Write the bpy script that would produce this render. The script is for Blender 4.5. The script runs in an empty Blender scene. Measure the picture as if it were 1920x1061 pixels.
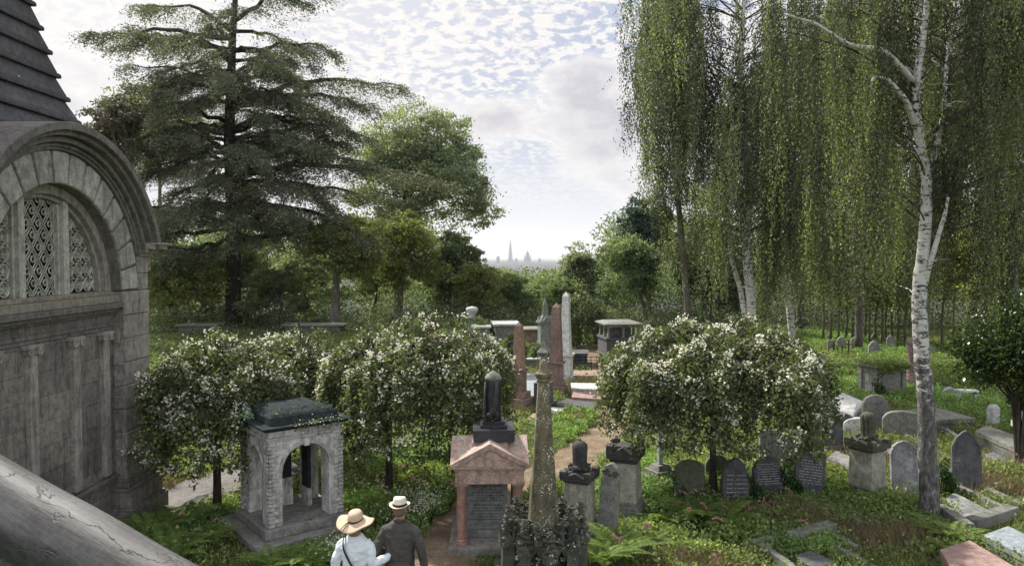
import bpy, math, random
import numpy as np
from mathutils import Vector, Matrix
random.seed(11)
RNG = np.random.default_rng(11)
C = bpy.context.scene.collection
PI = math.pi
R = math.radians
F = 1371.0; CZ = 4.5; TP = (530.5-480.5)/F; PITCH = math.atan(TP)
_fw = Vector((0, math.cos(PITCH), -math.sin(PITCH))); _up = Vector((0, math.sin(PITCH), math.cos(PITCH)))

def at(px, py, d):
    r = _fw + Vector((1,0,0))*((px-960)/F) + _up*((530.5-py)/F)
    r = r*(d/r.y)
    return Vector((0,0,CZ)) + r
def g(px, py, z=0.0):
    r = _fw + Vector((1,0,0))*((px-960)/F) + _up*((530.5-py)/F)
    return Vector((0,0,CZ)) + r*((z-CZ)/r.z)
def tz(x, y):
    x = np.asarray(x, float); y = np.asarray(y, float)
    t = np.clip(y-46, 0, None)
    z = -0.105*t*t/(t+14)
    z = np.maximum(z, -88.0)
    z = np.where(z < -80, -80-8*(1-np.exp((z+80)/8)), z)
    near = np.clip((60-y)/20, 0, 1)
    z = z + near*0.035*(np.sin(x*0.9+1.3)*np.sin(y*0.7+0.4)+0.5*np.sin(x*1.5+y*1.1))
    return z
def tzf(x, y): return float(tz(x, y))

# ---------------------------------------------------------------- materials
def _nodes(name):
    m = bpy.data.materials.new(name); m.use_nodes = True
    nt = m.node_tree; nt.nodes.clear()
    return m, nt, nt.nodes.new, nt.links.new
def ramp(nt, fac, stops):
    n = nt.nodes.new('ShaderNodeValToRGB')
    e = n.color_ramp.elements
    while len(e) < len(stops): e.new(0.5)
    for i, (p, c) in enumerate(stops):
        e[i].position = p; e[i].color = (c[0], c[1], c[2], 1) if hasattr(c, '__len__') else (c, c, c, 1)
    nt.links.new(fac, n.inputs['Fac']); return n.outputs['Color']
def mixc(nt, fac, a, b, mode='MIX'):
    n = nt.nodes.new('ShaderNodeMix'); n.data_type = 'RGBA'; n.blend_type = mode
    for s, v in ((0, fac), (6, a), (7, b)):
        if hasattr(v, 'is_linked') or hasattr(v, 'links'): nt.links.new(v, n.inputs[s])
        elif s == 0: n.inputs[0].default_value = v
        else: n.inputs[s].default_value = (v[0], v[1], v[2], 1)
    return n.outputs[2]
def math_(nt, op, a, b=0.0):
    n = nt.nodes.new('ShaderNodeMath'); n.operation = op
    for i, v in enumerate((a, b)):
        if hasattr(v, 'links'): nt.links.new(v, n.inputs[i])
        else: n.inputs[i].default_value = v
    return n.outputs[0]
def noise(nt, vec, scale, detail=4, rough=0.6, sc=None):
    if sc:
        mp = nt.nodes.new('ShaderNodeMapping'); mp.inputs['Scale'].default_value = sc
        nt.links.new(vec, mp.inputs['Vector']); vec = mp.outputs[0]
    n = nt.nodes.new('ShaderNodeTexNoise'); n.inputs['Scale'].default_value = scale
    n.inputs['Detail'].default_value = detail; n.inputs['Roughness'].default_value = rough
    nt.links.new(vec, n.inputs['Vector']); return n.outputs['Fac']
def coord(nt, kind='Object'):
    return nt.nodes.new('ShaderNodeTexCoord').outputs[kind]
def rotvec(nt):
    o = nt.nodes.new('ShaderNodeObjectInfo')
    c = nt.nodes.new('ShaderNodeTexCoord').outputs['Object']
    a = nt.nodes.new('ShaderNodeVectorMath'); a.operation = 'ADD'
    s = nt.nodes.new('ShaderNodeVectorMath'); s.operation = 'SCALE'; s.inputs['Scale'].default_value = 37.0
    cmb = nt.nodes.new('ShaderNodeCombineXYZ')
    for i in range(3): nt.links.new(o.outputs['Random'], cmb.inputs[i])
    nt.links.new(cmb.outputs[0], s.inputs[0]); nt.links.new(c, a.inputs[0]); nt.links.new(s.outputs[0], a.inputs[1])
    return a.outputs[0]

def stone(name, c1, c2, rough=0.85, spot=None, spot_amt=0.5, moss=None, moss_amt=0.5, streak=0.4, grain=0.3, grain_scale=90, bump=0.35,
          brick=None, scale=2.2, dirt=(0.03,0.03,0.03), dirt_amt=0.35, spot_scale=26, spec=0.35):
    m, nt, N, L = _nodes(name)
    v = rotvec(nt)
    base = ramp(nt, noise(nt, v, scale, 8, 0.65), [(0.3, c1), (0.7, c2)])
    gr = noise(nt, v, grain_scale, 2, 0.5)
    base = mixc(nt, grain, base, ramp(nt, gr, [(0.35, [x*0.35 for x in c1]), (0.65, [min(1, x*1.7) for x in c2])]))
    mo_ = noise(nt, v, 9.0, 7, 0.75)
    base = mixc(nt, 0.8, base, ramp(nt, mo_, [(0.32, (0.45, 0.45, 0.45)), (0.5, (1, 1, 1)), (0.68, (1.5, 1.48, 1.42))]), 'MULTIPLY')
    st = noise(nt, v, 3.0, 7, 0.7, (4.0, 4.0, 0.55))
    base = mixc(nt, math_(nt, 'MULTIPLY', ramp(nt, st, [(0.5, 0), (0.72, 1)]), streak), base, dirt)
    bl = noise(nt, v, 1.1, 6, 0.7)
    base = mixc(nt, math_(nt, 'MULTIPLY', ramp(nt, bl, [(0.48, 0), (0.66, 1)]), dirt_amt), base, dirt)
    hfac = noise(nt, v, 14, 8, 0.7)
    if brick:
        bw, bh, mort = brick
        sp = N('ShaderNodeSeparateXYZ'); L(coord(nt), sp.inputs[0])
        cb = N('ShaderNodeCombineXYZ')
        L(math_(nt, 'ADD', sp.outputs[0], sp.outputs[1]), cb.inputs[0]); L(sp.outputs[2], cb.inputs[1])
        b = N('ShaderNodeTexBrick'); b.inputs['Scale'].default_value = 1
        b.inputs['Brick Width'].default_value = bw; b.inputs['Row Height'].default_value = bh; b.inputs['Mortar Size'].default_value = mort
        b.inputs['Mortar Smooth'].default_value = 0.4
        b.inputs['Color1'].default_value = (0.55,0.55,0.56,1); b.inputs['Color2'].default_value = (1,1,1,1); b.inputs['Mortar'].default_value = (0.25,0.25,0.25,1)
        L(cb.outputs[0], b.inputs['Vector'])
        base = mixc(nt, 0.75, base, b.outputs['Color'], 'MULTIPLY')
        hfac = math_(nt, 'SUBTRACT', hfac, math_(nt, 'MULTIPLY', b.outputs['Fac'], 0.8))
    if spot:
        vo = N('ShaderNodeTexVoronoi'); vo.inputs['Scale'].default_value = spot_scale
        nv = N('ShaderNodeVectorMath'); nv.operation = 'ADD'
        nn = N('ShaderNodeTexNoise'); nn.inputs['Scale'].default_value = spot_scale*1.3; L(v, nn.inputs['Vector'])
        sc = N('ShaderNodeVectorMath'); sc.operation = 'SCALE'; sc.inputs['Scale'].default_value = 0.04*26/spot_scale; L(nn.outputs['Color'], sc.inputs[0])
        L(v, nv.inputs[0]); L(sc.outputs[0], nv.inputs[1]); L(nv.outputs[0], vo.inputs['Vector'])
        zone = ramp(nt, noise(nt, v, 2.4, 4, 0.7), [(0.62-0.3*spot_amt, 0.0), (0.75-0.2*spot_amt, 1.0)])
        big = math_(nt, 'LESS_THAN', vo.outputs['Distance'], math_(nt, 'MULTIPLY', zone, 0.36))
        base = mixc(nt, math_(nt, 'MULTIPLY', big, 0.9), base, spot)
    if moss:
        ge = N('ShaderNodeNewGeometry'); sp = N('ShaderNodeSeparateXYZ'); L(ge.outputs['Normal'], sp.inputs[0])
        up = ramp(nt, sp.outputs[2], [(0.3, 0.12), (0.8, 1.0)])
        mn = ramp(nt, noise(nt, v, 6.5, 8, 0.72), [(0.62-0.3*moss_amt, 0), (0.78-0.25*moss_amt, 1)])
        base = mixc(nt, math_(nt, 'MULTIPLY', mn, up), base, moss)
    p = N('ShaderNodeBsdfPrincipled'); L(base, p.inputs['Base Color'])
    L(ramp(nt, bl, [(0.3, min(1, rough-0.1)), (0.7, min(1, rough+0.1))]), p.inputs['Roughness'])
    p.inputs['Specular IOR Level'].default_value = spec
    bp = N('ShaderNodeBump'); bp.inputs['Strength'].default_value = bump; bp.inputs['Distance'].default_value = 0.03
    L(math_(nt, 'ADD', hfac, math_(nt, 'MULTIPLY', gr, 0.25)), bp.inputs['Height']); L(bp.outputs[0], p.inputs['Normal'])
    o = N('ShaderNodeOutputMaterial'); L(p.outputs[0], o.inputs['Surface'])
    return m

def leaf(name, c1, c2, c3=None, trans=0.4, tcol=None, rough=0.55, clump=0.7, spec=0.25, csc=None, lo=0.62, hi=1.3, tone=False):
    m, nt, N, L = _nodes(name)
    ge = N('ShaderNodeNewGeometry')
    r = ge.outputs['Random Per Island']
    a = ramp(nt, r, [(0.0, c1), (0.75, c2), (0.97, c3 or c2)])
    n = noise(nt, coord(nt), clump, 3, 0.6, csc)
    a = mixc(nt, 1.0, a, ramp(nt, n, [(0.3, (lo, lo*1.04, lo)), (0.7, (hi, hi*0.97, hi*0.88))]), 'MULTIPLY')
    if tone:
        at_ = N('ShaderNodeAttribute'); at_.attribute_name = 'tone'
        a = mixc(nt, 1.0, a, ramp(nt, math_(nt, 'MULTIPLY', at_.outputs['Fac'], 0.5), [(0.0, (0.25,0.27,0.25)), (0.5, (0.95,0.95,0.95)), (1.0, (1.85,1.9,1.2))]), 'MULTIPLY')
    p = N('ShaderNodeBsdfPrincipled'); L(a, p.inputs['Base Color']); p.inputs['Roughness'].default_value = rough
    p.inputs['Specular IOR Level'].default_value = spec
    t = N('ShaderNodeBsdfTranslucent'); L(mixc(nt, 1.0, a, tcol or (1.35, 1.4, 0.65), 'MULTIPLY'), t.inputs['Color'])
    mx = N('ShaderNodeMixShader'); mx.inputs[0].default_value = trans
    L(p.outputs[0], mx.inputs[1]); L(t.outputs[0], mx.inputs[2])
    o = N('ShaderNodeOutputMaterial'); L(mx.outputs[0], o.inputs['Surface'])
    return m
def plain(name, c, rough=0.8, var=0.3, scale=20, bump=0.1, metal=0.0, spec=0.4, sc=None):
    m, nt, N, L = _nodes(name)
    n = noise(nt, coord(nt), scale, 5, 0.65, sc)
    p = N('ShaderNodeBsdfPrincipled')
    L(ramp(nt, n, [(0.3, [x*(1-var) for x in c]), (0.7, [min(1, x*(1+var)) for x in c])]), p.inputs['Base Color'])
    p.inputs['Roughness'].default_value = rough; p.inputs['Metallic'].default_value = metal; p.inputs['Specular IOR Level'].default_value = spec
    bp = N('ShaderNodeBump'); bp.inputs['Strength'].default_value = bump; bp.inputs['Distance'].default_value = 0.02
    L(n, bp.inputs['Height']); L(bp.outputs[0], p.inputs['Normal'])
    o = N('ShaderNodeOutputMaterial'); L(p.outputs[0], o.inputs['Surface'])
    return m
def bark(name, c1, c2, sc=(1, 1, 0.25), scale=9, bump=0.6):
    m, nt, N, L = _nodes(name)
    n = noise(nt, coord(nt), scale, 8, 0.7, sc)
    p = N('ShaderNodeBsdfPrincipled')
    col = ramp(nt, n, [(0.35, c1), (0.65, c2)])
    mo = ramp(nt, noise(nt, coord(nt), 1.3, 5, 0.7), [(0.5, 0), (0.7, 0.6)])
    col = mixc(nt, mo, col, (0.035, 0.05, 0.025))
    L(col, p.inputs['Base Color']); p.inputs['Roughness'].default_value = 0.9; p.inputs['Specular IOR Level'].default_value = 0.2
    bp = N('ShaderNodeBump'); bp.inputs['Strength'].default_value = bump; bp.inputs['Distance'].default_value = 0.05
    L(n, bp.inputs['Height']); L(bp.outputs[0], p.inputs['Normal'])
    o = N('ShaderNodeOutputMaterial'); L(p.outputs[0], o.inputs['Surface'])
    return m
def birchbark(name, z_white):
    m, nt, N, L = _nodes(name)
    v = coord(nt)
    sp = N('ShaderNodeSeparateXYZ'); L(v, sp.inputs[0])
    a = noise(nt, v, 2.6, 6, 0.75, (1.5, 1.5, 7.0))
    b = noise(nt, v, 1.6, 6, 0.75, (1.5, 1.5, 2.6))
    c = noise(nt, v, 16, 6, 0.7, (1, 1, 0.5))
    b2 = noise(nt, v, 4.5, 7, 0.75, (1.2, 1.2, 2.2))
    hb = ramp(nt, math_(nt, 'MULTIPLY', 0.5, math_(nt, 'ADD', math_(nt, 'MULTIPLY', math_(nt, 'SUBTRACT', z_white, sp.outputs[2]), 0.12), math_(nt, 'ADD', math_(nt, 'MULTIPLY', b, 0.8), math_(nt, 'MULTIPLY', b2, 1.7)))), [(0.595, 0), (0.65, 1)])
    white = mixc(nt, ramp(nt, c, [(0.4, 0), (0.7, 0.5)]), (0.62, 0.60, 0.56), (0.33, 0.31, 0.29))
    col = mixc(nt, ramp(nt, a, [(0.545, 0), (0.60, 1)]), white, (0.035, 0.03, 0.028))
    dark = ramp(nt, c, [(0.35, (0.035,0.032,0.03)), (0.55, (0.12,0.115,0.11)), (0.72, (0.34,0.335,0.325))])
    col = mixc(nt, hb, col, dark)
    p = N('ShaderNodeBsdfPrincipled'); L(col, p.inputs['Base Color']); p.inputs['Roughness'].default_value = 0.85
    bp = N('ShaderNodeBump'); bp.inputs['Strength'].default_value = 0.6; bp.inputs['Distance'].default_value = 0.03
    L(math_(nt, 'ADD', c, math_(nt, 'MULTIPLY', a, 0.6)), bp.inputs['Height']); L(bp.outputs[0], p.inputs['Normal'])
    o = N('ShaderNodeOutputMaterial'); L(p.outputs[0], o.inputs['Surface'])
    return m

M = {}
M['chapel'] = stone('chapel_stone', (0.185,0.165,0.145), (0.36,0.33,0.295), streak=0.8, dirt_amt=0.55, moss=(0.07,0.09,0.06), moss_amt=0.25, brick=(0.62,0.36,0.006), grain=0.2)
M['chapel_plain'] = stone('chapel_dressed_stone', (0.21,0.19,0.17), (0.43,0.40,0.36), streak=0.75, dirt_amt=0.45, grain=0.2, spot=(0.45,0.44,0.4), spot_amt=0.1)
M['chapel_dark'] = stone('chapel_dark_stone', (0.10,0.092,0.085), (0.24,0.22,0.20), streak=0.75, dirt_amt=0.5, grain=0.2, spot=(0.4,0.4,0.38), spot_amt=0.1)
M['voussoir'] = stone('arch_block_stone', (0.27,0.26,0.235), (0.50,0.485,0.445), streak=0.7, dirt_amt=0.4, moss=(0.16,0.19,0.15), moss_amt=0.3, scale=3)
M['tracery'] = stone('tracery_stone', (0.36,0.365,0.31), (0.58,0.58,0.51), streak=0.5, dirt_amt=0.3, moss=(0.16,0.2,0.12), moss_amt=0.4)
M['sill'] = stone('sill_stone', (0.16,0.15,0.12), (0.36,0.33,0.26), moss=(0.16,0.12,0.06), moss_amt=0.4, streak=0.5)
M['roofstone'] = stone('roof_stone', (0.055,0.054,0.06), (0.12,0.118,0.125), streak=0.6, dirt_amt=0.6, spot=(0.5,0.48,0.48), spot_amt=0.1, spot_scale=6, grain=0.15)
def railmat():
    m, nt, N, L = _nodes('worn_handrail_stone'); v = coord(nt)
    a = noise(nt, v, 16, 7, 0.6, (0.16, 1.3, 1.3)); b = noise(nt, v, 90, 4, 0.6); k = noise(nt, v, 9, 5, 0.6, (0.35, 1.3, 1.3))
    col = ramp(nt, a, [(0.34, (0.014,0.0135,0.014)), (0.5, (0.05,0.049,0.05)), (0.66, (0.13,0.127,0.127))])
    col = mixc(nt, 0.25, col, ramp(nt, b, [(0.3, (0.015,0.015,0.015)), (0.7, (0.12,0.12,0.12))]))
    cr = ramp(nt, k, [(0.494, 0), (0.5, 1), (0.506, 0)]); col = mixc(nt, math_(nt, 'MULTIPLY', cr, 0.85), col, (0.02,0.019,0.018))
    p = N('ShaderNodeBsdfPrincipled'); L(col, p.inputs['Base Color']); p.inputs['Roughness'].default_value = 0.6; p.inputs['Specular IOR Level'].default_value = 0.25
    bp = N('ShaderNodeBump'); bp.inputs['Strength'].default_value = 0.35; bp.inputs['Distance'].default_value = 0.01
    L(math_(nt, 'SUBTRACT', math_(nt, 'ADD', a, math_(nt, 'MULTIPLY', b, 0.05)), math_(nt, 'MULTIPLY', cr, 0.5)), bp.inputs['Height']); L(bp.outputs[0], p.inputs['Normal'])
    o = N('ShaderNodeOutputMaterial'); L(p.outputs[0], o.inputs['Surface']); return m
M['handrail'] = railmat()
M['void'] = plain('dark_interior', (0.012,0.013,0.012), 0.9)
M['tomb'] = stone('tomb_limestone', (0.34,0.33,0.30), (0.70,0.68,0.63), streak=0.8, dirt_amt=0.5, moss=(0.1,0.12,0.07), moss_amt=0.3, spot=(0.55,0.54,0.5), spot_amt=0.2)
M['tombdark'] = stone('tomb_slate', (0.012,0.018,0.021), (0.04,0.052,0.056), streak=0.3, dirt_amt=0.3, moss=(0.03,0.045,0.03), moss_amt=0.3, rough=0.9, spec=0.08)
M['concrete'] = stone('step_stone', (0.14,0.135,0.125), (0.3,0.29,0.27), streak=0.2, dirt_amt=0.5, moss=(0.07,0.09,0.045), moss_amt=0.3, spot=(0.4,0.4,0.37), spot_amt=0.2)
M['pink'] = stone('pink_granite', (0.29,0.195,0.165), (0.46,0.335,0.285), rough=0.75, grain=0.6, grain_scale=110, streak=0.6, dirt_amt=0.45, dirt=(0.09,0.065,0.055), bump=0.15, moss=(0.33,0.32,0.28), moss_amt=0.45)
M['red'] = stone('red_granite', (0.23,0.13,0.10), (0.36,0.225,0.18), rough=0.5, grain=0.45, grain_scale=110, streak=0.3, dirt_amt=0.25, dirt=(0.1,0.06,0.055), bump=0.06)
M['redgrey'] = stone('weathered_red_granite', (0.17,0.11,0.09), (0.31,0.215,0.18), rough=0.75, grain=0.45, grain_scale=110, streak=0.6, dirt_amt=0.5, bump=0.1, moss=(0.14,0.15,0.1), moss_amt=0.3)
M['black'] = stone('black_granite', (0.012,0.013,0.017), (0.035,0.037,0.045), rough=0.35, grain=0.25, streak=0.1, dirt_amt=0.1, bump=0.06, moss=(0.09,0.09,0.08), moss_amt=0.15, spec=0.5)
M['slate'] = stone('grey_slate', (0.15,0.165,0.165), (0.25,0.265,0.26), rough=0.7, grain=0.3, streak=0.2, dirt_amt=0.2, bump=0.08)
M['letter'] = plain('incised_lettering', (0.018,0.018,0.018), 0.8)
M['letterpale'] = plain('pale_lettering', (0.42,0.42,0.40), 0.9, 0.5, 60)
M['sooty'] = stone('sooty_limestone', (0.035,0.036,0.03), (0.115,0.12,0.09), streak=0.5, dirt_amt=0.55, dirt=(0.015,0.015,0.014), spot=(0.62,0.62,0.55), spot_amt=0.55, moss=(0.15,0.16,0.07), moss_amt=0.3, spot_scale=22, bump=0.5)
M['spire'] = stone('lichened_spire_stone', (0.085,0.075,0.05), (0.27,0.235,0.145), streak=0.75, dirt_amt=0.6, dirt=(0.018,0.018,0.016), spot=(0.7,0.69,0.62), spot_amt=0.75, spot_scale=34, moss=(0.16,0.17,0.06), moss_amt=0.3, bump=0.5)
M['urn'] = stone('soot_black_carving', (0.02,0.02,0.02), (0.085,0.085,0.08), streak=0.5, dirt_amt=0.4, dirt=(0.01,0.01,0.01), spot=(0.4,0.4,0.37), spot_amt=0.15, moss=(0.16,0.155,0.12), moss_amt=0.3, bump=0.5)
M['urnbrown'] = stone('mossy_carving', (0.05,0.05,0.04), (0.13,0.125,0.09), streak=0.6, dirt_amt=0.4, dirt=(0.02,0.02,0.015), moss=(0.14,0.14,0.07), moss_amt=0.4, bump=0.5)
M['ped'] = stone('pedestal_limestone', (0.22,0.215,0.17), (0.42,0.41,0.34), streak=0.55, dirt_amt=0.3, moss=(0.12,0.14,0.07), moss_amt=0.25, spot=(0.55,0.54,0.48), spot_amt=0.1)
M['headdark'] = stone('dark_headstone', (0.055,0.055,0.062), (0.14,0.14,0.15), streak=0.45, dirt_amt=0.35, spot=(0.4,0.4,0.4), spot_amt=0.25, moss=(0.08,0.1,0.05), moss_amt=0.35, spot_scale=40)
M['headwhite'] = stone('whitened_headstone', (0.10,0.10,0.10), (0.36,0.36,0.37), streak=0.85, dirt_amt=0.3, scale=5, moss=(0.1,0.12,0.07), moss_amt=0.3)
M['headgrey'] = stone('grey_headstone', (0.14,0.14,0.125), (0.29,0.285,0.26), streak=0.5, dirt_amt=0.4, moss=(0.1,0.13,0.06), moss_amt=0.35, spot=(0.45,0.45,0.4), spot_amt=0.2)
M['headmoss'] = stone('mossy_headstone', (0.06,0.075,0.045), (0.15,0.17,0.11), streak=0.4, dirt_amt=0.4, moss=(0.08,0.12,0.04), moss_amt=0.6)
M['pale'] = stone('pale_marble', (0.42,0.43,0.42), (0.62,0.62,0.60), streak=0.35, dirt_amt=0.2, dirt=(0.14,0.15,0.12), moss=(0.28,0.31,0.24), moss_amt=0.2)
M['white'] = stone('white_granite', (0.54,0.55,0.52), (0.74,0.74,0.70), grain=0.3, streak=0.4, dirt_amt=0.25, dirt=(0.18,0.19,0.16), bump=0.1)
M['greystone'] = stone('grey_green_stone', (0.15,0.165,0.145), (0.3,0.31,0.28), streak=0.6, dirt_amt=0.4, moss=(0.1,0.13,0.08), moss_amt=0.4)
M['ledger'] = stone('grey_ledger', (0.13,0.13,0.13), (0.28,0.28,0.28), streak=0.1, dirt_amt=0.4, moss=(0.08,0.1,0.05), moss_amt=0.3, scale=4, spot=(0.45,0.45,0.44), spot_amt=0.3, spot_scale=18, rough=0.75)
M['blueledger'] = stone('blue_grey_ledger', (0.19,0.22,0.25), (0.33,0.37,0.39), streak=0.1, dirt_amt=0.25, rough=0.5, scale=3, bump=0.1, moss=(0.12,0.15,0.11), moss_amt=0.15)
M['darkledger'] = stone('dark_ledger', (0.05,0.05,0.055), (0.13,0.13,0.135), streak=0.1, dirt_amt=0.3, rough=0.5, moss=(0.1,0.11,0.07), moss_amt=0.3, spot=(0.4,0.4,0.4), spot_amt=0.2)
M['kerb'] = stone('kerb_stone', (0.11,0.11,0.10), (0.24,0.24,0.22), streak=0.1, dirt_amt=0.5, moss=(0.07,0.1,0.04), moss_amt=0.45)
M['pinkledger'] = stone('pink_ledger', (0.21,0.13,0.11), (0.35,0.235,0.205), rough=0.7, grain=0.5, grain_scale=110, streak=0.1, dirt_amt=0.25, dirt=(0.12,0.09,0.08), bump=0.15, moss=(0.13,0.15,0.08), moss_amt=0.15)
M['pinkbrick'] = stone('pink_brick', (0.28,0.17,0.18), (0.42,0.28,0.29), brick=(0.2,0.075,0.01), streak=0.3)
M['iron'] = plain('rusted_iron', (0.03,0.028,0.026), 0.6, 0.4, metal=0.4)
M['fgtrunk'] = bark('crab_apple_bark', (0.03,0.026,0.02), (0.085,0.075,0.06))
M['cedartrunk'] = bark('cedar_bark', (0.03,0.026,0.022), (0.075,0.066,0.058))
M['trunk'] = bark('grey_brown_bark', (0.09,0.08,0.065), (0.21,0.19,0.16), scale=5)
M['birch'] = birchbark('birch_bark', 3.1)
M['birchfar'] = birchbark('far_birch_bark', 0.6)
M['twig'] = plain('twig_bark', (0.05,0.04,0.03), 0.9)
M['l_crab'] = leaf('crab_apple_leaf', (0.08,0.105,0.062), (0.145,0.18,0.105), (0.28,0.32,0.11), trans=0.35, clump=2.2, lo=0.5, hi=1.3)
M['blossom'] = leaf('white_blossom', (0.78,0.78,0.70), (0.87,0.86,0.80), (0.86,0.76,0.70), trans=0.3, tcol=(0.95,1,0.9), rough=0.7)
M['l_cedar'] = leaf('cedar_needles', (0.095,0.108,0.082), (0.165,0.182,0.135), (0.28,0.31,0.22), trans=0.25, clump=0.35)
M['l_pale'] = leaf('pale_green_leaf', (0.17,0.205,0.155), (0.27,0.32,0.245), (0.42,0.47,0.36), trans=0.45, clump=0.3)
M['l_olive'] = leaf('olive_green_leaf', (0.13,0.155,0.065), (0.22,0.25,0.10), (0.34,0.36,0.15), trans=0.4, clump=0.4)
M['l_mid'] = leaf('mid_green_leaf', (0.12,0.16,0.095), (0.20,0.26,0.15), (0.32,0.38,0.22), trans=0.4, clump=0.35)
M['l_dark'] = leaf('dark_green_leaf', (0.06,0.08,0.05), (0.11,0.14,0.085), (0.20,0.24,0.13), trans=0.25, clump=0.4)
M['l_blue'] = leaf('blue_green_needles', (0.05,0.085,0.07), (0.09,0.14,0.115), (0.15,0.21,0.16), trans=0.2, clump=0.4)
M['l_purple'] = leaf('purple_brown_leaf', (0.08,0.07,0.062), (0.13,0.115,0.1), (0.2,0.17,0.14), trans=0.25, clump=0.5)
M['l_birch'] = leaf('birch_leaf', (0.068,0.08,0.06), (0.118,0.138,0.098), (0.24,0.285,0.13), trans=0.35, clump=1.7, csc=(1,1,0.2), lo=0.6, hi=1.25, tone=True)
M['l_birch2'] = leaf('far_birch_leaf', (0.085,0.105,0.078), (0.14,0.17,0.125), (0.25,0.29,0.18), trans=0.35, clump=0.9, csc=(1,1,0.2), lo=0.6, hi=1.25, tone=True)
M['l_holly'] = leaf('glossy_holly_leaf', (0.02,0.04,0.015), (0.045,0.08,0.025), (0.20,0.25,0.05), trans=0.25, rough=0.3, spec=0.5, clump=1.2)
M['l_ivy'] = leaf('ivy_leaf', (0.035,0.075,0.03), (0.07,0.13,0.05), (0.15,0.22,0.09), trans=0.3, rough=0.4, clump=2)
M['l_cover'] = leaf('ground_plant_leaf', (0.14,0.19,0.075), (0.24,0.31,0.12), (0.40,0.47,0.2), trans=0.4, clump=0.8)
M['l_nettle'] = leaf('bright_weed_leaf', (0.14,0.23,0.085), (0.24,0.37,0.14), (0.38,0.52,0.24), trans=0.4, clump=1.5)
M['l_grass'] = leaf('grass_blade', (0.15,0.18,0.075), (0.25,0.285,0.12), (0.42,0.41,0.22), trans=0.45, clump=0.6)
M['l_dry'] = leaf('dry_litter', (0.14,0.10,0.065), (0.24,0.19,0.12), (0.36,0.30,0.2), trans=0.1, clump=1)
M['l_fern'] = leaf('fern_frond', (0.13,0.19,0.055), (0.21,0.30,0.08), (0.28,0.38,0.13), trans=0.5, clump=2)
M['l_teal'] = leaf('pale_sprig_leaf', (0.2,0.36,0.22), (0.3,0.48,0.3), trans=0.3)
M['pinkflower'] = leaf('pink_flower', (0.5,0.16,0.28), (0.62,0.25,0.38), (0.75,0.45,0.5), trans=0.3, tcol=(1,1,1))
M['skin'] = plain('skin', (0.50,0.25,0.17), 0.55, 0.12, 12, 0.03)
M['hair'] = plain('grey_hair', (0.16,0.11,0.09), 0.7, 0.4, 120, 0.3)
M['hairbl'] = plain('light_brown_hair', (0.3,0.2,0.12), 0.6, 0.4, 120, 0.3)
def cloth(name, c, weave=260, var=0.15, bump=0.25):
    m, nt, N, L = _nodes(name)
    v = coord(nt)
    n = noise(nt, v, 7, 5, 0.6); w = noise(nt, v, weave, 2, 0.5)
    col = mixc(nt, 0.35, ramp(nt, n, [(0.3, [x*(1-var) for x in c]), (0.7, [min(1, x*(1+var)) for x in c])]), ramp(nt, w, [(0.3, [x*0.5 for x in c]), (0.7, [min(1, x*1.5) for x in c])]))
    p = N('ShaderNodeBsdfPrincipled'); L(col, p.inputs['Base Color']); p.inputs['Roughness'].default_value = 0.9; p.inputs['Specular IOR Level'].default_value = 0.15
    bp = N('ShaderNodeBump'); bp.inputs['Strength'].default_value = bump; bp.inputs['Distance'].default_value = 0.03
    L(math_(nt, 'ADD', n, math_(nt, 'MULTIPLY', w, 0.1)), bp.inputs['Height']); L(bp.outputs[0], p.inputs['Normal'])
    o = N('ShaderNodeOutputMaterial'); L(p.outputs[0], o.inputs['Surface'])
    return m
M['shirtwhite'] = cloth('pale_blue_white_cloth', (0.76,0.83,0.88), 300, 0.06)
M['jacket'] = cloth('dark_grey_tweed', (0.085,0.079,0.074), 150, 0.35, 0.6)
M['trouser'] = cloth('dark_trouser_cloth', (0.05,0.05,0.06))
M['straw'] = cloth('tan_straw', (0.56,0.43,0.31), 300, 0.10, 0.25)
M['cream'] = cloth('cream_straw', (0.70,0.66,0.55), 300, 0.10, 0.25)
M['band'] = cloth('dark_ribbon', (0.05,0.025,0.02))
M['strap'] = plain('black_strap', (0.012,0.014,0.02), 0.5)
M['citygrey'] = plain('city_block', (0.2,0.2,0.21), 0.8, 0.4, 0.01)
M['glass'] = plain('blue_grey_glass', (0.16,0.19,0.23), 0.35, 0.3, 0.02)

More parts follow.
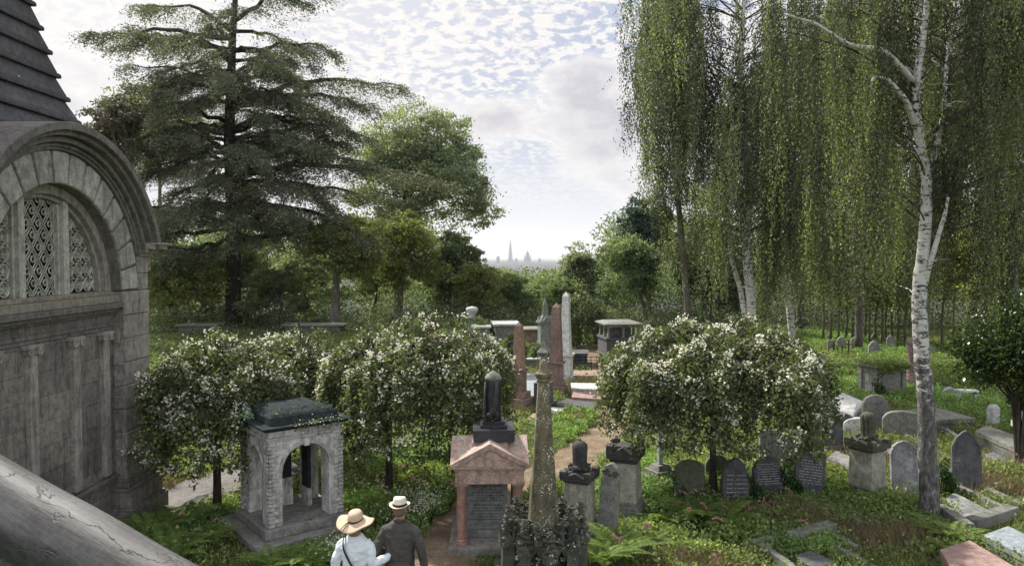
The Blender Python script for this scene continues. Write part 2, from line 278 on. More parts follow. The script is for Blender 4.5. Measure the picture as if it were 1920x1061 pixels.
# ---------------------------------------------------------------- mesh building
class MB:
    def __init__(s): s.v = []; s.f = []
    def add(s, vs, fs):
        o = len(s.v); s.v.extend([tuple(v) for v in vs]); s.f.extend([tuple(i+o for i in f) for f in fs]); return s
    def box(s, x0, x1, y0, y1, z0, z1):
        return s.add([(x0,y0,z0),(x1,y0,z0),(x1,y1,z0),(x0,y1,z0),(x0,y0,z1),(x1,y0,z1),(x1,y1,z1),(x0,y1,z1)],
                     [(0,3,2,1),(4,5,6,7),(0,1,5,4),(1,2,6,5),(2,3,7,6),(3,0,4,7)])
    def cbox(s, w, d, z0, z1, cx=0, cy=0, w1=None, d1=None):
        w1 = w if w1 is None else w1; d1 = d if d1 is None else d1
        a, b, c, e = w/2, d/2, w1/2, d1/2
        return s.add([(cx-a,cy-b,z0),(cx+a,cy-b,z0),(cx+a,cy+b,z0),(cx-a,cy+b,z0),(cx-c,cy-e,z1),(cx+c,cy-e,z1),(cx+c,cy+e,z1),(cx-c,cy+e,z1)],
                     [(0,3,2,1),(4,5,6,7),(0,1,5,4),(1,2,6,5),(2,3,7,6),(3,0,4,7)])
    def prism(s, poly, a0, a1, axis='y'):
        n = len(poly)
        f = {'y': lambda p, a: (p[0], a, p[1]), 'x': lambda p, a: (a, p[0], p[1]), 'z': lambda p, a: (p[0], p[1], a)}[axis]
        vs = [f(p, a0) for p in poly] + [f(p, a1) for p in poly]
        fs = [tuple(range(n)), tuple(reversed(range(n, 2*n)))]
        for i in range(n):
            j = (i+1) % n; fs.append((i, i+n, j+n, j))
        return s.add(vs, fs)
    def lathe(s, prof, seg=24, cx=0, cy=0, fold=0.0, nf=9, sq=None, ph=0.0):
        vs = []
        for k, (r, z) in enumerate(prof):
            for i in range(seg):
                a = 2*PI*i/seg + ph
                rr = r
                if fold: rr = r*(1+fold*math.sin(nf*a+0.35*k)*(0.6+0.4*math.sin(2.3*a+1)))
                vs.append((cx+rr*math.cos(a), cy+rr*math.sin(a), z))
        fs = []
        for k in range(len(prof)-1):
            for i in range(seg):
                j = (i+1) % seg
                fs.append((k*seg+i, k*seg+j, (k+1)*seg+j, (k+1)*seg+i))
        fs.append(tuple(reversed(range(seg)))); fs.append(tuple(range((len(prof)-1)*seg, len(prof)*seg)))
        return s.add(vs, fs)
    def tube(s, pts, rad, sides=8, cap=True, up=None):
        pts = [Vector(p) for p in pts]; n = len(pts)
        if not hasattr(rad, '__len__'): rad = [rad]*n
        vs = []
        prev = None
        for i, p in enumerate(pts):
            t = (pts[min(i+1, n-1)]-pts[max(i-1, 0)])
            t = t.normalized() if t.length > 1e-9 else Vector((0,0,1))
            u = Vector(up) if up else (prev if prev is not None else (Vector((1,0,0)) if abs(t.x) < 0.8 else Vector((0,1,0))))
            u = (u - t*u.dot(t)); u = u.normalized() if u.length > 1e-6 else t.orthogonal().normalized()
            prev = u; w = t.cross(u)
            r = rad[i]; ra, rb = r if hasattr(r, '__len__') else (r, r)
            for k in range(sides):
                a = 2*PI*k/sides
                vs.append(p + u*(ra*math.cos(a)) + w*(rb*math.sin(a)))
        fs = []
        for i in range(n-1):
            for k in range(sides):
                j = (k+1) % sides
                fs.append((i*sides+k, i*sides+j, (i+1)*sides+j, (i+1)*sides+k))
        if cap: fs.append(tuple(reversed(range(sides)))); fs.append(tuple(range((n-1)*sides, n*sides)))
        return s.add(vs, fs)
    def blob(s, c, r, jit=0.3):
        # rough faceted lump
        c = Vector(c); rx, ry, rz = r if hasattr(r, '__len__') else (r, r, r)
        vs = []; rings, seg = 4, 6
        vs.append(c+Vector((0,0,-rz)))
        for i in range(1, rings):
            th = PI*i/rings
            for k in range(seg):
                a = 2*PI*k/seg + i*0.5; q = 1+random.uniform(-jit, jit)
                vs.append(c+Vector((rx*math.sin(th)*math.cos(a)*q, ry*math.sin(th)*math.sin(a)*q, -rz*math.cos(th)*q)))
        vs.append(c+Vector((0,0,rz)))
        fs = [(0, 1+(k+1)%seg, 1+k) for k in range(seg)]
        for i in range(rings-2):
            for k in range(seg):
                j = (k+1)%seg; fs.append((1+i*seg+k, 1+i*seg+j, 1+(i+1)*seg+j, 1+(i+1)*seg+k))
        o = 1+(rings-2)*seg; top = len(vs)-1
        fs += [(o+k, o+(k+1)%seg, top) for k in range(seg)]
        return s.add(vs, fs)
    def xf(s, M4, start=0):
        s.v[start:] = [tuple(M4 @ Vector(v)) for v in s.v[start:]]; return s
    def build(s, name, mat, parent=None, bevel=0.0, smooth=False, loc=None, rotz=0, seg=2):
        me = bpy.data.meshes.new(name); me.from_pydata(s.v, [], s.f); me.validate(); me.update()
        o = bpy.data.objects.new(name, me); C.objects.link(o)
        if mat: me.materials.append(mat)
        if parent: o.parent = parent
        if loc is not None: o.location = loc; o.rotation_euler = (0,0,rotz)
        if smooth: me.polygons.foreach_set('use_smooth', [True]*len(me.polygons))
        if bevel:
            b = o.modifiers.new('b', 'BEVEL'); b.width = bevel; b.segments = seg; b.limit_method = 'ANGLE'; b.angle_limit = R(35)
        return o
def fixn(o):
    import bmesh
    bm = bmesh.new(); bm.from_mesh(o.data); bmesh.ops.recalc_face_normals(bm, faces=bm.faces[:]); bm.to_mesh(o.data); bm.free(); return o
def thing(name, label, cat, loc=(0,0,0), rotz=0, group=None):
    o = bpy.data.objects.new(name, None); C.objects.link(o); o.location = loc; o.rotation_euler = (0,0,rotz)
    o['label'] = label; o['category'] = cat; o['kind'] = 'thing'; o.empty_display_size = 0.2
    if group: o['group'] = group
    return o
def tag(o, label, cat, group=None, kind=None):
    o['label'] = label; o['category'] = cat
    if group: o['group'] = group
    if kind: o['kind'] = kind
    return o
def struct(o, label=None):
    o['kind'] = 'structure'
    if label: o['label'] = label; o['category'] = o.name.split('.')[0].replace('_', ' ')
    return o
def copytree(o, parent=None):
    c = o.copy(); C.objects.link(c)
    if parent: c.parent = parent
    for ch in list(o.children): copytree(ch, c)
    return c

def quadmesh(name, V, mat, parent=None, tri=False, loc=None):
    k = 3 if tri else 4
    V = np.ascontiguousarray(V, dtype=np.float32).reshape(-1, 3); n = len(V)//k
    me = bpy.data.meshes.new(name)
    me.vertices.add(n*k); me.vertices.foreach_set('co', V.ravel())
    me.loops.add(n*k); me.loops.foreach_set('vertex_index', np.arange(n*k, dtype=np.int32))
    me.polygons.add(n); me.polygons.foreach_set('loop_start', np.arange(0, n*k, k, dtype=np.int32))
    me.update(calc_edges=True); me.materials.append(mat)
    o = bpy.data.objects.new(name, me); C.objects.link(o)
    if parent: o.parent = parent
    if loc is not None: o.location = loc
    return o
def unit(a): return a/np.maximum(np.linalg.norm(a, axis=1, keepdims=True), 1e-9)
def leafquads(P, size, d=None, spread=1.0, aspect=0.6):
    """P n x 3 leaf bases, d preferred direction (n x 3 or 3-vector)."""
    n = len(P); rnd = unit(RNG.normal(size=(n, 3)))
    D = rnd if d is None else unit(np.broadcast_to(np.asarray(d, float), (n, 3)) + rnd*spread)
    S = unit(np.cross(D, unit(RNG.normal(size=(n, 3)))))
    L = (np.ones(n)*size*RNG.uniform(0.65, 1.3, n))[:, None]; W = L*aspect*0.5
    Q = np.empty((n, 4, 3)); Q[:, 0] = P; Q[:, 1] = P+D*L*0.45+S*W; Q[:, 2] = P+D*L; Q[:, 3] = P+D*L*0.45-S*W
    return Q
# ---------------------------------------------------------------- camera, light, sky
cam = bpy.data.cameras.new('camera'); co = bpy.data.objects.new('camera', cam); C.objects.link(co)
co.location = (0,0,CZ); co.rotation_euler = (PI/2-PITCH, 0, 0)
cam.sensor_width = 36; cam.lens = 36*F/1920; cam.clip_start = 0.05; cam.clip_end = 90000
bpy.context.scene.camera = co
S = bpy.context.scene
AZ, EL = R(-44), R(47)
sund = Vector((math.sin(AZ)*math.cos(EL), math.cos(AZ)*math.cos(EL), math.sin(EL)))
sl = bpy.data.lights.new('sun', 'SUN'); sl.energy = 5.0; sl.angle = R(2.0); sl.color = (1.0, 0.95, 0.87)
so = bpy.data.objects.new('sun', sl); C.objects.link(so); so.rotation_euler = (-sund).to_track_quat('-Z', 'Y').to_euler(); so.location = (-20, 20, 40)
W = bpy.data.worlds.new('World'); S.world = W; W.use_nodes = True
nt = W.node_tree; nt.nodes.clear(); N = nt.nodes.new; L = nt.links.new
sky = N('ShaderNodeTexSky'); sky.sky_type = 'NISHITA'; sky.sun_disc = False; sky.sun_elevation = EL; sky.sun_rotation = AZ; sky.altitude = 100
sky.air_density = 1.0; sky.dust_density = 2.0
gen = N('ShaderNodeTexCoord').outputs['Generated']
nrm = N('ShaderNodeVectorMath'); nrm.operation = 'NORMALIZE'; L(gen, nrm.inputs[0])
sp = N('ShaderNodeSeparateXYZ'); L(nrm.outputs[0], sp.inputs[0])
zc = math_(nt, 'MAXIMUM', sp.outputs[2], 0.0)
den = math_(nt, 'ADD', zc, 0.22)
cb = N('ShaderNodeCombineXYZ'); L(math_(nt, 'DIVIDE', sp.outputs[0], den), cb.inputs[0]); L(math_(nt, 'DIVIDE', sp.outputs[1], den), cb.inputs[1])
pl = cb.outputs[0]
# small mackerel clouds, high up
def warp(v, sc, amt):
    nn = N('ShaderNodeTexNoise'); nn.inputs['Scale'].default_value = sc; nn.inputs['Detail'].default_value = 3; L(v, nn.inputs['Vector'])
    s2 = N('ShaderNodeVectorMath'); s2.operation = 'SCALE'; s2.inputs['Scale'].default_value = amt; L(nn.outputs['Color'], s2.inputs[0])
    a2 = N('ShaderNodeVectorMath'); a2.operation = 'ADD'; L(v, a2.inputs[0]); L(s2.outputs[0], a2.inputs[1]); return a2.outputs[0]
pw = warp(pl, 5, 0.08)
ms = noise(nt, pw, 27, 5, 0.55)
mb_ = noise(nt, pl, 1.9, 4, 0.55)
mack = ramp(nt, math_(nt, 'ADD', math_(nt, 'MULTIPLY', ms, 0.95), math_(nt, 'MULTIPLY', mb_, 0.35)), [(0.595, 0), (0.69, 1)])
# billowing low cloud, in angular space
mp = N('ShaderNodeMapping'); mp.inputs['Scale'].default_value = (1, 1, 1.7); mp.inputs['Location'].default_value = (3.1, 0.7, 0.35); L(nrm.outputs[0], mp.inputs['Vector'])
bw = warp(mp.outputs[0], 9, 0.05)
bn = noise(nt, bw, 4.2, 9, 0.55)
lowmask = ramp(nt, sp.outputs[2], [(0.0, 0.0), (0.04, 0.30), (0.08, 0.78), (0.20, 0.76), (0.27, 0.35), (0.33, 0.0)])
bill = ramp(nt, math_(nt, 'ADD', bn, math_(nt, 'MULTIPLY', math_(nt, 'SUBTRACT', lowmask, 0.5), 0.36)), [(0.49, 0), (0.58, 1)])
# shading of the billows: grey in the thick middle, white at the rim
core = ramp(nt, math_(nt, 'ADD', bn, math_(nt, 'MULTIPLY', math_(nt, 'SUBTRACT', lowmask, 0.5), 0.36)), [(0.54, 0), (0.66, 1)])
# glow towards the sun
dt = N('ShaderNodeVectorMath'); dt.operation = 'DOT_PRODUCT'; L(nrm.outputs[0], dt.inputs[0]); dt.inputs[1].default_value = sund
glow = ramp(nt, dt.outputs['Value'], [(0.35, 0), (0.92, 1)])
skyc = mixc(nt, 1.0, sky.outputs['Color'], (0.10, 0.10, 0.105), 'MULTIPLY')
blue = mixc(nt, 0.8, skyc, (0.46, 0.51, 0.66))
hor = ramp(nt, sp.outputs[2], [(0.0, 1.0), (0.20, 0.0)])
base = mixc(nt, hor, blue, (0.80, 0.82, 0.84))
wh = mixc(nt, glow, (0.76, 0.75, 0.76), (0.93, 0.90, 0.87))
c1 = mixc(nt, math_(nt, 'MULTIPLY', mack, math_(nt, 'SUBTRACT', 1.0, math_(nt, 'MULTIPLY', hor, 0.8))), base, wh)
gl2 = ramp(nt, dt.outputs['Value'], [(0.60, 0), (0.86, 1)])
c1 = mixc(nt, math_(nt, 'MULTIPLY', gl2, 0.85), c1, (0.88, 0.85, 0.83))
bcol = mixc(nt, core, (0.88, 0.855, 0.84), mixc(nt, glow, (0.52, 0.515, 0.58), (0.63, 0.60, 0.625)))
c2 = mixc(nt, math_(nt, 'MULTIPLY', bill, 0.92), c1, bcol)
low = ramp(nt, sp.outputs[2], [(0.49, 0.0), (0.5, 1.0)])
below = math_(nt, 'LESS_THAN', sp.outputs[2], -0.001)
c3 = mixc(nt, below, c2, (0.10, 0.11, 0.10))
# added fill: sky made brighter behind the camera and overhead to lift shadows
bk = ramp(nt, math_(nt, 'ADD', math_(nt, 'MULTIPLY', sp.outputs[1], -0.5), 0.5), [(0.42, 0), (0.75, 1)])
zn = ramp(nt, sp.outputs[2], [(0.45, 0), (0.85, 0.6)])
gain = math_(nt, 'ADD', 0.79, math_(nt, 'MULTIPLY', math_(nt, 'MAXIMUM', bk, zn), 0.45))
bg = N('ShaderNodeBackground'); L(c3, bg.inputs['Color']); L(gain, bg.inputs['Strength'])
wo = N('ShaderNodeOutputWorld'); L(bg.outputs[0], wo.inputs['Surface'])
S.view_settings.view_transform = 'Standard'; S.view_settings.look = 'None'; S.view_settings.exposure = 0.50; S.view_settings.gamma = 1
cy = S.cycles
cy.max_bounces = 8; cy.diffuse_bounces = 5; cy.glossy_bounces = 2; cy.transmission_bounces = 5; cy.transparent_max_bounces = 6; cy.volume_bounces = 1
cy.use_denoising = True
try: cy.denoiser = 'OPENIMAGEDENOISE'; cy.denoising_prefilter = 'ACCURATE'
except Exception: pass
cy.use_adaptive_sampling = True; cy.adaptive_threshold = 0.02

# ---------------------------------------------------------------- ground
def axis(a, b, step, far0, far1, gr=1.22):
    core = list(np.arange(a, b+1e-6, step)); d = step; x = b
    up = []
    while x < far1: d *= gr; x += d; up.append(min(x, far1))
    d = step; x = a; dn = []
    while x > far0: d *= gr; x -= d; dn.append(max(x, far0))
    return np.array(dn[::-1]+core+up)
xs = axis(-18, 26, 0.5, -42000, 42000); ys = axis(4, 62, 0.5, -300, 41000)
X, Y = np.meshgrid(xs, ys); Z = tz(X, Y)
V = np.stack([X, Y, Z], -1).reshape(-1, 3); nx, ny = len(xs), len(ys)
idx = np.arange(nx*ny).reshape(ny, nx)
Fc = np.stack([idx[:-1,:-1], idx[:-1,1:], idx[1:,1:], idx[1:,:-1]], -1).reshape(-1, 4)
me = bpy.data.meshes.new('ground'); me.from_pydata(V.tolist(), [], Fc.tolist()); me.update()
m, nt, N, L = _nodes('earth_and_moss')
v = coord(nt)
big = noise(nt, v, 0.55, 6, 0.65); fine = noise(nt, v, 9, 8, 0.7); vf = noise(nt, v, 55, 4, 0.7)
soil = ramp(nt, vf, [(0.3, (0.045,0.035,0.024)), (0.6, (0.12,0.095,0.065)), (0.8, (0.22,0.19,0.14))])
mossc = ramp(nt, fine, [(0.3, (0.035,0.06,0.018)), (0.7, (0.10,0.15,0.045))])
col = mixc(nt, ramp(nt, math_(nt, 'ADD', math_(nt, 'MULTIPLY', big, 0.7), math_(nt, 'MULTIPLY', fine, 0.3)), [(0.50, 1), (0.62, 0)]), soil, mossc)
spg = N('ShaderNodeSeparateXYZ'); L(v, spg.inputs[0])
city = ramp(nt, noise(nt, v, 0.004, 8, 0.75), [(0.4, (0.02,0.028,0.022)), (0.6, (0.055,0.055,0.06))])
fy = math_(nt, 'MULTIPLY', math_(nt, 'SUBTRACT', spg.outputs[1], 300), 0.001)
col = mixc(nt, ramp(nt, fy, [(0.0, 0), (0.8, 1)]), col, city)
p = N('ShaderNodeBsdfPrincipled'); L(col, p.inputs['Base Color']); p.inputs['Roughness'].default_value = 0.95; p.inputs['Specular IOR Level'].default_value = 0.1
bp = N('ShaderNodeBump'); bp.inputs['Strength'].default_value = 0.8; bp.inputs['Distance'].default_value = 0.05
L(math_(nt, 'ADD', fine, vf), bp.inputs['Height']); L(bp.outputs[0], p.inputs['Normal'])
o = N('ShaderNodeOutputMaterial'); L(p.outputs[0], o.inputs['Surface'])
me.materials.append(m)
gr = bpy.data.objects.new('ground', me); C.objects.link(gr); gr['kind'] = 'structure'
gr['label'] = 'mossy earth ground of the cemetery falling away to the far city'; gr['category'] = 'ground'

# path
m, nt, N, L = _nodes('trodden_earth')
v = coord(nt); a = noise(nt, v, 2.2, 7, 0.7); b = noise(nt, v, 32, 5, 0.7)
col = ramp(nt, math_(nt, 'ADD', math_(nt, 'MULTIPLY', a, 0.55), math_(nt, 'MULTIPLY', b, 0.45)), [(0.36, (0.10,0.075,0.05)), (0.52, (0.22,0.165,0.115)), (0.68, (0.38,0.31,0.235))])
p = N('ShaderNodeBsdfPrincipled'); L(col, p.inputs['Base Color']); p.inputs['Roughness'].default_value = 0.95; p.inputs['Specular IOR Level'].default_value = 0.1
bp = N('ShaderNodeBump'); bp.inputs['Strength'].default_value = 0.6; bp.inputs['Distance'].default_value = 0.03; L(b, bp.inputs['Height']); L(bp.outputs[0], p.inputs['Normal'])
o = N('ShaderNodeOutputMaterial'); L(p.outputs[0], o.inputs['Surface']); M['path'] = m
BLOCK = []   # (poly) keep-out polygons for plants
def ribbon(name, cl, wid, mat, label):
    pts = [Vector(p) for p in cl]; dense = []; wd = []
    for i in range(len(pts)-1):
        p0 = pts[max(i-1,0)]; p1 = pts[i]; p2 = pts[i+1]; p3 = pts[min(i+2, len(pts)-1)]
        for k in range(8):
            t = k/8; t2, t3 = t*t, t*t*t
            dense.append(0.5*((2*p1)+(-p0+p2)*t+(2*p0-5*p1+4*p2-p3)*t2+(-p0+3*p1-3*p2+p3)*t3)); wd.append(wid[i]*(1-t)+wid[i+1]*t)
    dense.append(pts[-1]); wd.append(wid[-1])
    mb = MB(); vs = []; nn = 8
    for i, p in enumerate(dense):
        t = (dense[min(i+1, len(dense)-1)]-dense[max(i-1, 0)]).normalized(); s = Vector((t.y, -t.x, 0))
        for k in range(nn+1):
            q = p + s*((k/nn-0.5)*wd[i]*(1+0.12*math.sin(i*1.7)+0.08*math.sin(i*0.63)))
            vs.append((q.x, q.y, tzf(q.x, q.y)+0.018))
    fs = []
    for i in range(len(dense)-1):
        for k in range(nn):
            fs.append((i*(nn+1)+k, i*(nn+1)+k+1, (i+1)*(nn+1)+k+1, (i+1)*(nn+1)+k))
    mb.add(vs, fs); o = fixn(mb.build(name, mat)); struct(o, label)
    return np.array([[p.x, p.y] for p in dense]), np.array(wd)
cl = [g(*q) for q in [(800,1200),(822,1090),(838,1025),(880,965),(960,905),(1062,870),(1112,838),(1145,795),(1155,750),(1150,705),(1135,675),(1120,655),(1090,640)]]
PATHS = [ribbon('path', cl, [1.1,1.0,1.0,1.0,1.0,1.15,1.25,1.0,1.1,1.4,2.2,2.4,2.0], M['path'], 'brown trodden earth path winding between the graves')]
cl = [g(*q) for q in [(300,960),(340,930),(400,908),(470,890),(560,875)]]
m2 = stone('path_slabs', (0.085,0.08,0.074), (0.19,0.18,0.165), streak=0, dirt_amt=0.4, bump=0.3); 
PATHS.append(ribbon('pavement', cl, [1.3,1.4,1.5,1.4,1.2], m2, 'grey worn pavement beside the stone chapel'))

def block(poly): BLOCK.append(np.array([[p[0], p[1]] for p in poly], float))
def rect(cx, cy, w, d, rz):
    c, s = math.cos(rz), math.sin(rz)
    return [(cx+c*a-s*b, cy+s*a+c*b) for a, b in ((-w/2,-d/2),(w/2,-d/2),(w/2,d/2),(-w/2,d/2))]
def inpoly(P, poly):
    x, y = P[:, 0], P[:, 1]; ins = np.zeros(len(P), bool); n = len(poly)
    for i in range(n):
        x0, y0 = poly[i]; x1, y1 = poly[(i+1) % n]
        c = ((y0 > y) != (y1 > y)) & (x < (x1-x0)*(y-y0)/(y1-y0+1e-12)+x0); ins ^= c
    return ins
def free(P):
    ok = np.ones(len(P), bool)
    for pts, wd in PATHS:
        d = np.linalg.norm(P[:, None, :2]-pts[None], axis=2); j = d.argmin(1)
        ok &= d[np.arange(len(P)), j] > wd[j]*0.5*(0.93+0.15*np.sin(P[:,0]*7+P[:,1]*5))
    for b in BLOCK: ok &= ~inpoly(P, b)
    return ok

# ---------------------------------------------------------------- chapel
XF, XW, XT = -6.40, -6.61, -6.78    # pier face, panel wall, tracery plane
YC, ZS, RI = 10.45, 3.93, 1.60
ch = thing('stone_chapel', 'grey weathered stone chapel with round arched window of pierced tracery and stepped stone spire roof', 'chapel', (XF, YC, 0))
def L2(x, y, z): return (x-XF, y-YC, z)
def arc(r, a0, a1, n, cy=0.0, cz=ZS): return [(cy+r*math.cos(a0+(a1-a0)*i/n), cz+r*math.sin(a0+(a1-a0)*i/n)) for i in range(n+1)]
# body behind
mb = MB().box(-6.5, XW-XF, -2.43, 2.43, 0, ZS-0.1)
mb.build('wall', M['chapel'], ch)
# spandrel wall round the arch at the pier plane and behind
out = arc(2.43, 0, PI, 28); inn = arc(RI, 0, PI, 28)
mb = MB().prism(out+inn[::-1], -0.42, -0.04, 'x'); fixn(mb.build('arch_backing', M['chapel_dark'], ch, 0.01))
mb = MB()
nv = 15
for i in range(nv):
    a0 = PI*i/nv+0.012; a1 = PI*(i+1)/nv-0.012
    q0 = arc(RI, a0, a1, 4); q1 = arc(2.06, a0, a1, 4)
    mb.prism(q0+q1[::-1], -0.12, 0.0, 'x')
fixn(mb.build('voussoirs', M['voussoir'], ch, 0.022, seg=2))
# moulded hood
prof = [(2.07,0.0,0.03),(2.12,0.03,0.06),(2.17,0.06,0.12),(2.24,0.12,0.16),(2.30,0.16,0.26),(2.36,0.26,0.30),(2.42,0.30,0.31)]
mb = MB()
steps = [(2.065,2.11,0.04),(2.11,2.15,0.07),(2.15,2.17,0.05),(2.17,2.24,0.13),(2.24,2.26,0.10),(2.26,2.33,0.22),(2.33,2.44,0.30)]
for r0, r1, x1 in steps: mb.prism(arc(r0, R(17), PI-R(17), 48)+arc(r1, R(17), PI-R(17), 48)[::-1], -0.45, x1, 'x')
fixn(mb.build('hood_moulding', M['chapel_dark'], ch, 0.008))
for sgn in (1, -1):
    mb = MB()
    for k, (h0, h1, x1, e) in enumerate([(4.50,4.56,0.06,0.02),(4.56,4.62,0.14,0.06),(4.62,4.70,0.26,0.14),(4.70,4.73,0.32,0.19)]):
        y0, y1 = sorted((sgn*2.10, sgn*(2.46+e))); mb.box(-0.5, x1, y0, y1, h0, h1)
    mb.build('cornice_return', M['chapel_plain'], ch, 0.006)
# barrel roof behind the hood
mb = MB().prism(arc(2.34, 0, PI, 40), -6.4, -0.60, 'x'); fixn(mb.build('barrel_roof', M['roofstone'], ch, smooth=False))
# piers, rusticated
for sgn in (1, -1):
    mb = MB(); z = 0.80; k = 0
    zs_ = [0.80, 1.19, 1.58, 1.97, 2.36, 2.75, 3.14, 3.53, ZS-0.002]
    for k in range(8):
        y0, y1 = sorted((sgn*1.60, sgn*2.43)); mb.box(-0.5, -0.012+(0.012 if k % 2 else 0), y0, y1, zs_[k], zs_[k+1]-0.012)
    mb.box(-0.5, -0.03, *sorted((sgn*1.61, sgn*2.42)), 0.79, ZS-0.01)
    for k, (a, b) in enumerate(((ZS, 4.20), (4.21, 4.499))): mb.box(-0.5, -0.012+(0.012 if k % 2 else 0), *sorted((sgn*2.075, sgn*2.43)), a, b)
    z = 0.9; k = 0
    while z < 3.4:
        w = 0.16 if k % 2 else 0.10; mb.box(-0.19, -0.19+w, *sorted((sgn*1.58, sgn*1.64)), z, z+0.2); z += 0.36; k += 1
    mb.build('pier', M['chapel_plain'], ch, 0.012)
mb = MB()
for sgn in (1, -1):
    for h0, h1, e in ((0,0.30,0.20),(0.30,0.34,0.17),(0.34,0.60,0.13),(0.60,0.66,0.10),(0.66,0.74,0.06),(0.74,0.80,0.03)):
        y0, y1 = sorted((sgn*(1.60-e), sgn*(2.43+e))); mb.box(-0.5, e-0.01, y0, y1, h0, h1)
for h0, h1, e in ((0.0,0.62,0.05),(0.90,0.94,0.03),(0.84,0.90,0.08),(0.78,0.84,0.05),(0.62,0.78,0.03)): mb.box(-0.6, XW-XF+e, -1.6, 1.6, h0, h1)
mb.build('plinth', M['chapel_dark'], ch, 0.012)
# upper entablature + sill
mb = MB()
for h0, h1, e in ((3.30,3.36,0.03),(3.36,3.42,0.05),(3.42,3.56,0.035),(3.56,3.60,0.09),(3.60,3.66,0.14),(3.66,3.74,0.20)): mb.box(-0.6, XW-XF+e, -1.61, 1.61, h0, h1)
mb.build('cornice', M['chapel_dark'], ch, 0.008)
mb = MB().box(-0.6, XW-XF+0.13, -1.615, 1.615, 3.743, 3.86).box(-0.6, XW-XF+0.03, -1.60, 1.60, 3.86, 3.93)
mb.build('window_sill', M['sill'], ch, 0.012)
# pilasters
for yy in (-1.3, -0.5, 0.5, 1.3):
    mb = MB().box(XW-XF-0.05, XW-XF+0.075, yy-0.085, yy+0.085, 0.95, 3.18)
    pi = mb.build('pilaster', M['chapel_plain'], ch, 0.008)
    mb = MB().box(XW-XF-0.05, XW-XF+0.115, yy-0.15, yy+0.15, 3.24, 3.295).box(XW-XF-0.05, XW-XF+0.095, yy-0.11, yy+0.11, 3.16, 3.243)
    for s_ in (-1, 1):
        pts = []
        for i in range(20):
            a = i/19*3.6*PI; r_ = 0.055*(1-i/24)
            pts.append((XW-XF+0.105, yy+s_*(0.10)+s_*r_*math.cos(a+PI/2)*1.0, 3.19+r_*math.sin(a+PI/2)))
        mb.tube(pts, 0.014, 6)
    mb.build('capital', M['chapel_plain'], pi, 0.005)
# window: frame, mullions, tracery
XR = XT-XF
mb = MB().prism(arc(RI-0.003, 0, PI, 36)+arc(RI-0.14, 0, PI, 36)[::-1], XR-0.05, XR+0.17, 'x')
mb.prism(arc(RI-0.14, 0, PI, 36)+arc(RI-0.20, 0, PI, 36)[::-1], XR-0.05, XR+0.09, 'x')
win = fixn(mb.build('window_frame', M['chapel_plain'], ch, 0.008))
def ztop(y, r): return ZS+math.sqrt(max(0, r*r-y*y))
for s_ in (-1, 1):
    y0, y1 = sorted((s_*0.43, s_*0.56)); ym = (y0+y1)/2
    mb = MB().box(XR-0.05, XR+0.12, y0, y1, ZS-0.002, ztop(ym, RI-0.12)); mb.box(XR-0.05, XR+0.06, y0-0.04, y0-0.002, ZS-0.002, ztop(ym, RI-0.14)); mb.box(XR-0.05, XR+0.06, y1+0.002, y1+0.04, ZS-0.002, ztop(ym, RI-0.14))
    mb.build('mullion', M['tracery'], ch, 0.008)
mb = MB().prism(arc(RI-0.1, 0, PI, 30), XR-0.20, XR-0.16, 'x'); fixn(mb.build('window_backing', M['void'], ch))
def inside(y, z, y0, y1, r): return y0 <= y <= y1 and z >= ZS and y*y+(z-ZS)**2 <= r*r
def clipline(mb, a, b, y0, y1, r, rad, dx=0.0):
    n = 60; run = []
    for i in range(n+1):
        y = a[0]+(b[0]-a[0])*i/n; z = a[1]+(b[1]-a[1])*i/n
        if inside(y, z, y0, y1, r): run.append((y, z))
        else:
            if len(run) > 1: mb.tube([(XR+dx,)+run[0], (XR+dx,)+run[-1]], [(0.012, rad)]*2, 4, up=(1,0,0))
            run = []
    if len(run) > 1: mb.tube([(XR+dx,)+run[0], (XR+dx,)+run[-1]], [(0.012, rad)]*2, 4, up=(1,0,0))
def ringc(mb, cy, cz, r, rad, y0, y1, rr, a0=0, a1=2*PI, n=16, dx=0.0):
    run = []
    for i in range(n+1):
        a = a0+(a1-a0)*i/n; y = cy+r*math.cos(a); z = cz+r*math.sin(a)
        if inside(y, z, y0, y1, rr): run.append((XR+dx, y, z))
        else:
            if len(run) > 1: mb.tube(run, [(0.014, rad)]*len(run), 4, up=(1,0,0))
            run = []
    if len(run) > 1: mb.tube(run, [(0.014, rad)]*len(run), 4, up=(1,0,0))
# centre light: interlaced double diagonals with knots and rosettes
mb = MB(); y0, y1 = -0.39, 0.39; rr = RI-0.2
pz = 0.34; py_ = 0.26
for k in range(-8, 10):
    for off in (-0.022, 0.022):
        z0 = ZS+k*pz+off*1.6
        clipline(mb, (-0.39, z0), (0.39, z0+0.78*pz/py_), y0, y1, rr, 0.011, 0.004)
        clipline(mb, (-0.39, z0+0.78*pz/py_), (0.39, z0), y0, y1, rr, 0.011, 0.014)
for i in range(-2, 3):
    for k in range(0, 12):
        cyy = i*py_/2; czz = ZS+k*pz/2+0.02
        if (i+k) % 2 == 0: ringc(mb, cyy, czz, 0.042, 0.012, y0, y1, rr, dx=0.02)
        else:
            for q in range(4):
                a = q*PI/2+PI/4*0; ringc(mb, cyy+0.035*math.cos(a), czz+0.045*math.sin(a), 0.026, 0.008, y0, y1, rr, n=8, dx=-0.012)
            ringc(mb, cyy, czz, 0.02, 0.009, y0, y1, rr, n=8, dx=-0.005)
clipline(mb, (-0.38, ZS), (-0.38, ZS+2), y0, y1, rr+0.02, 0.012); clipline(mb, (0.38, ZS), (0.38, ZS+2), y0, y1, rr+0.02, 0.012)
mb.build('pierced_tracery', M['tracery'], ch)
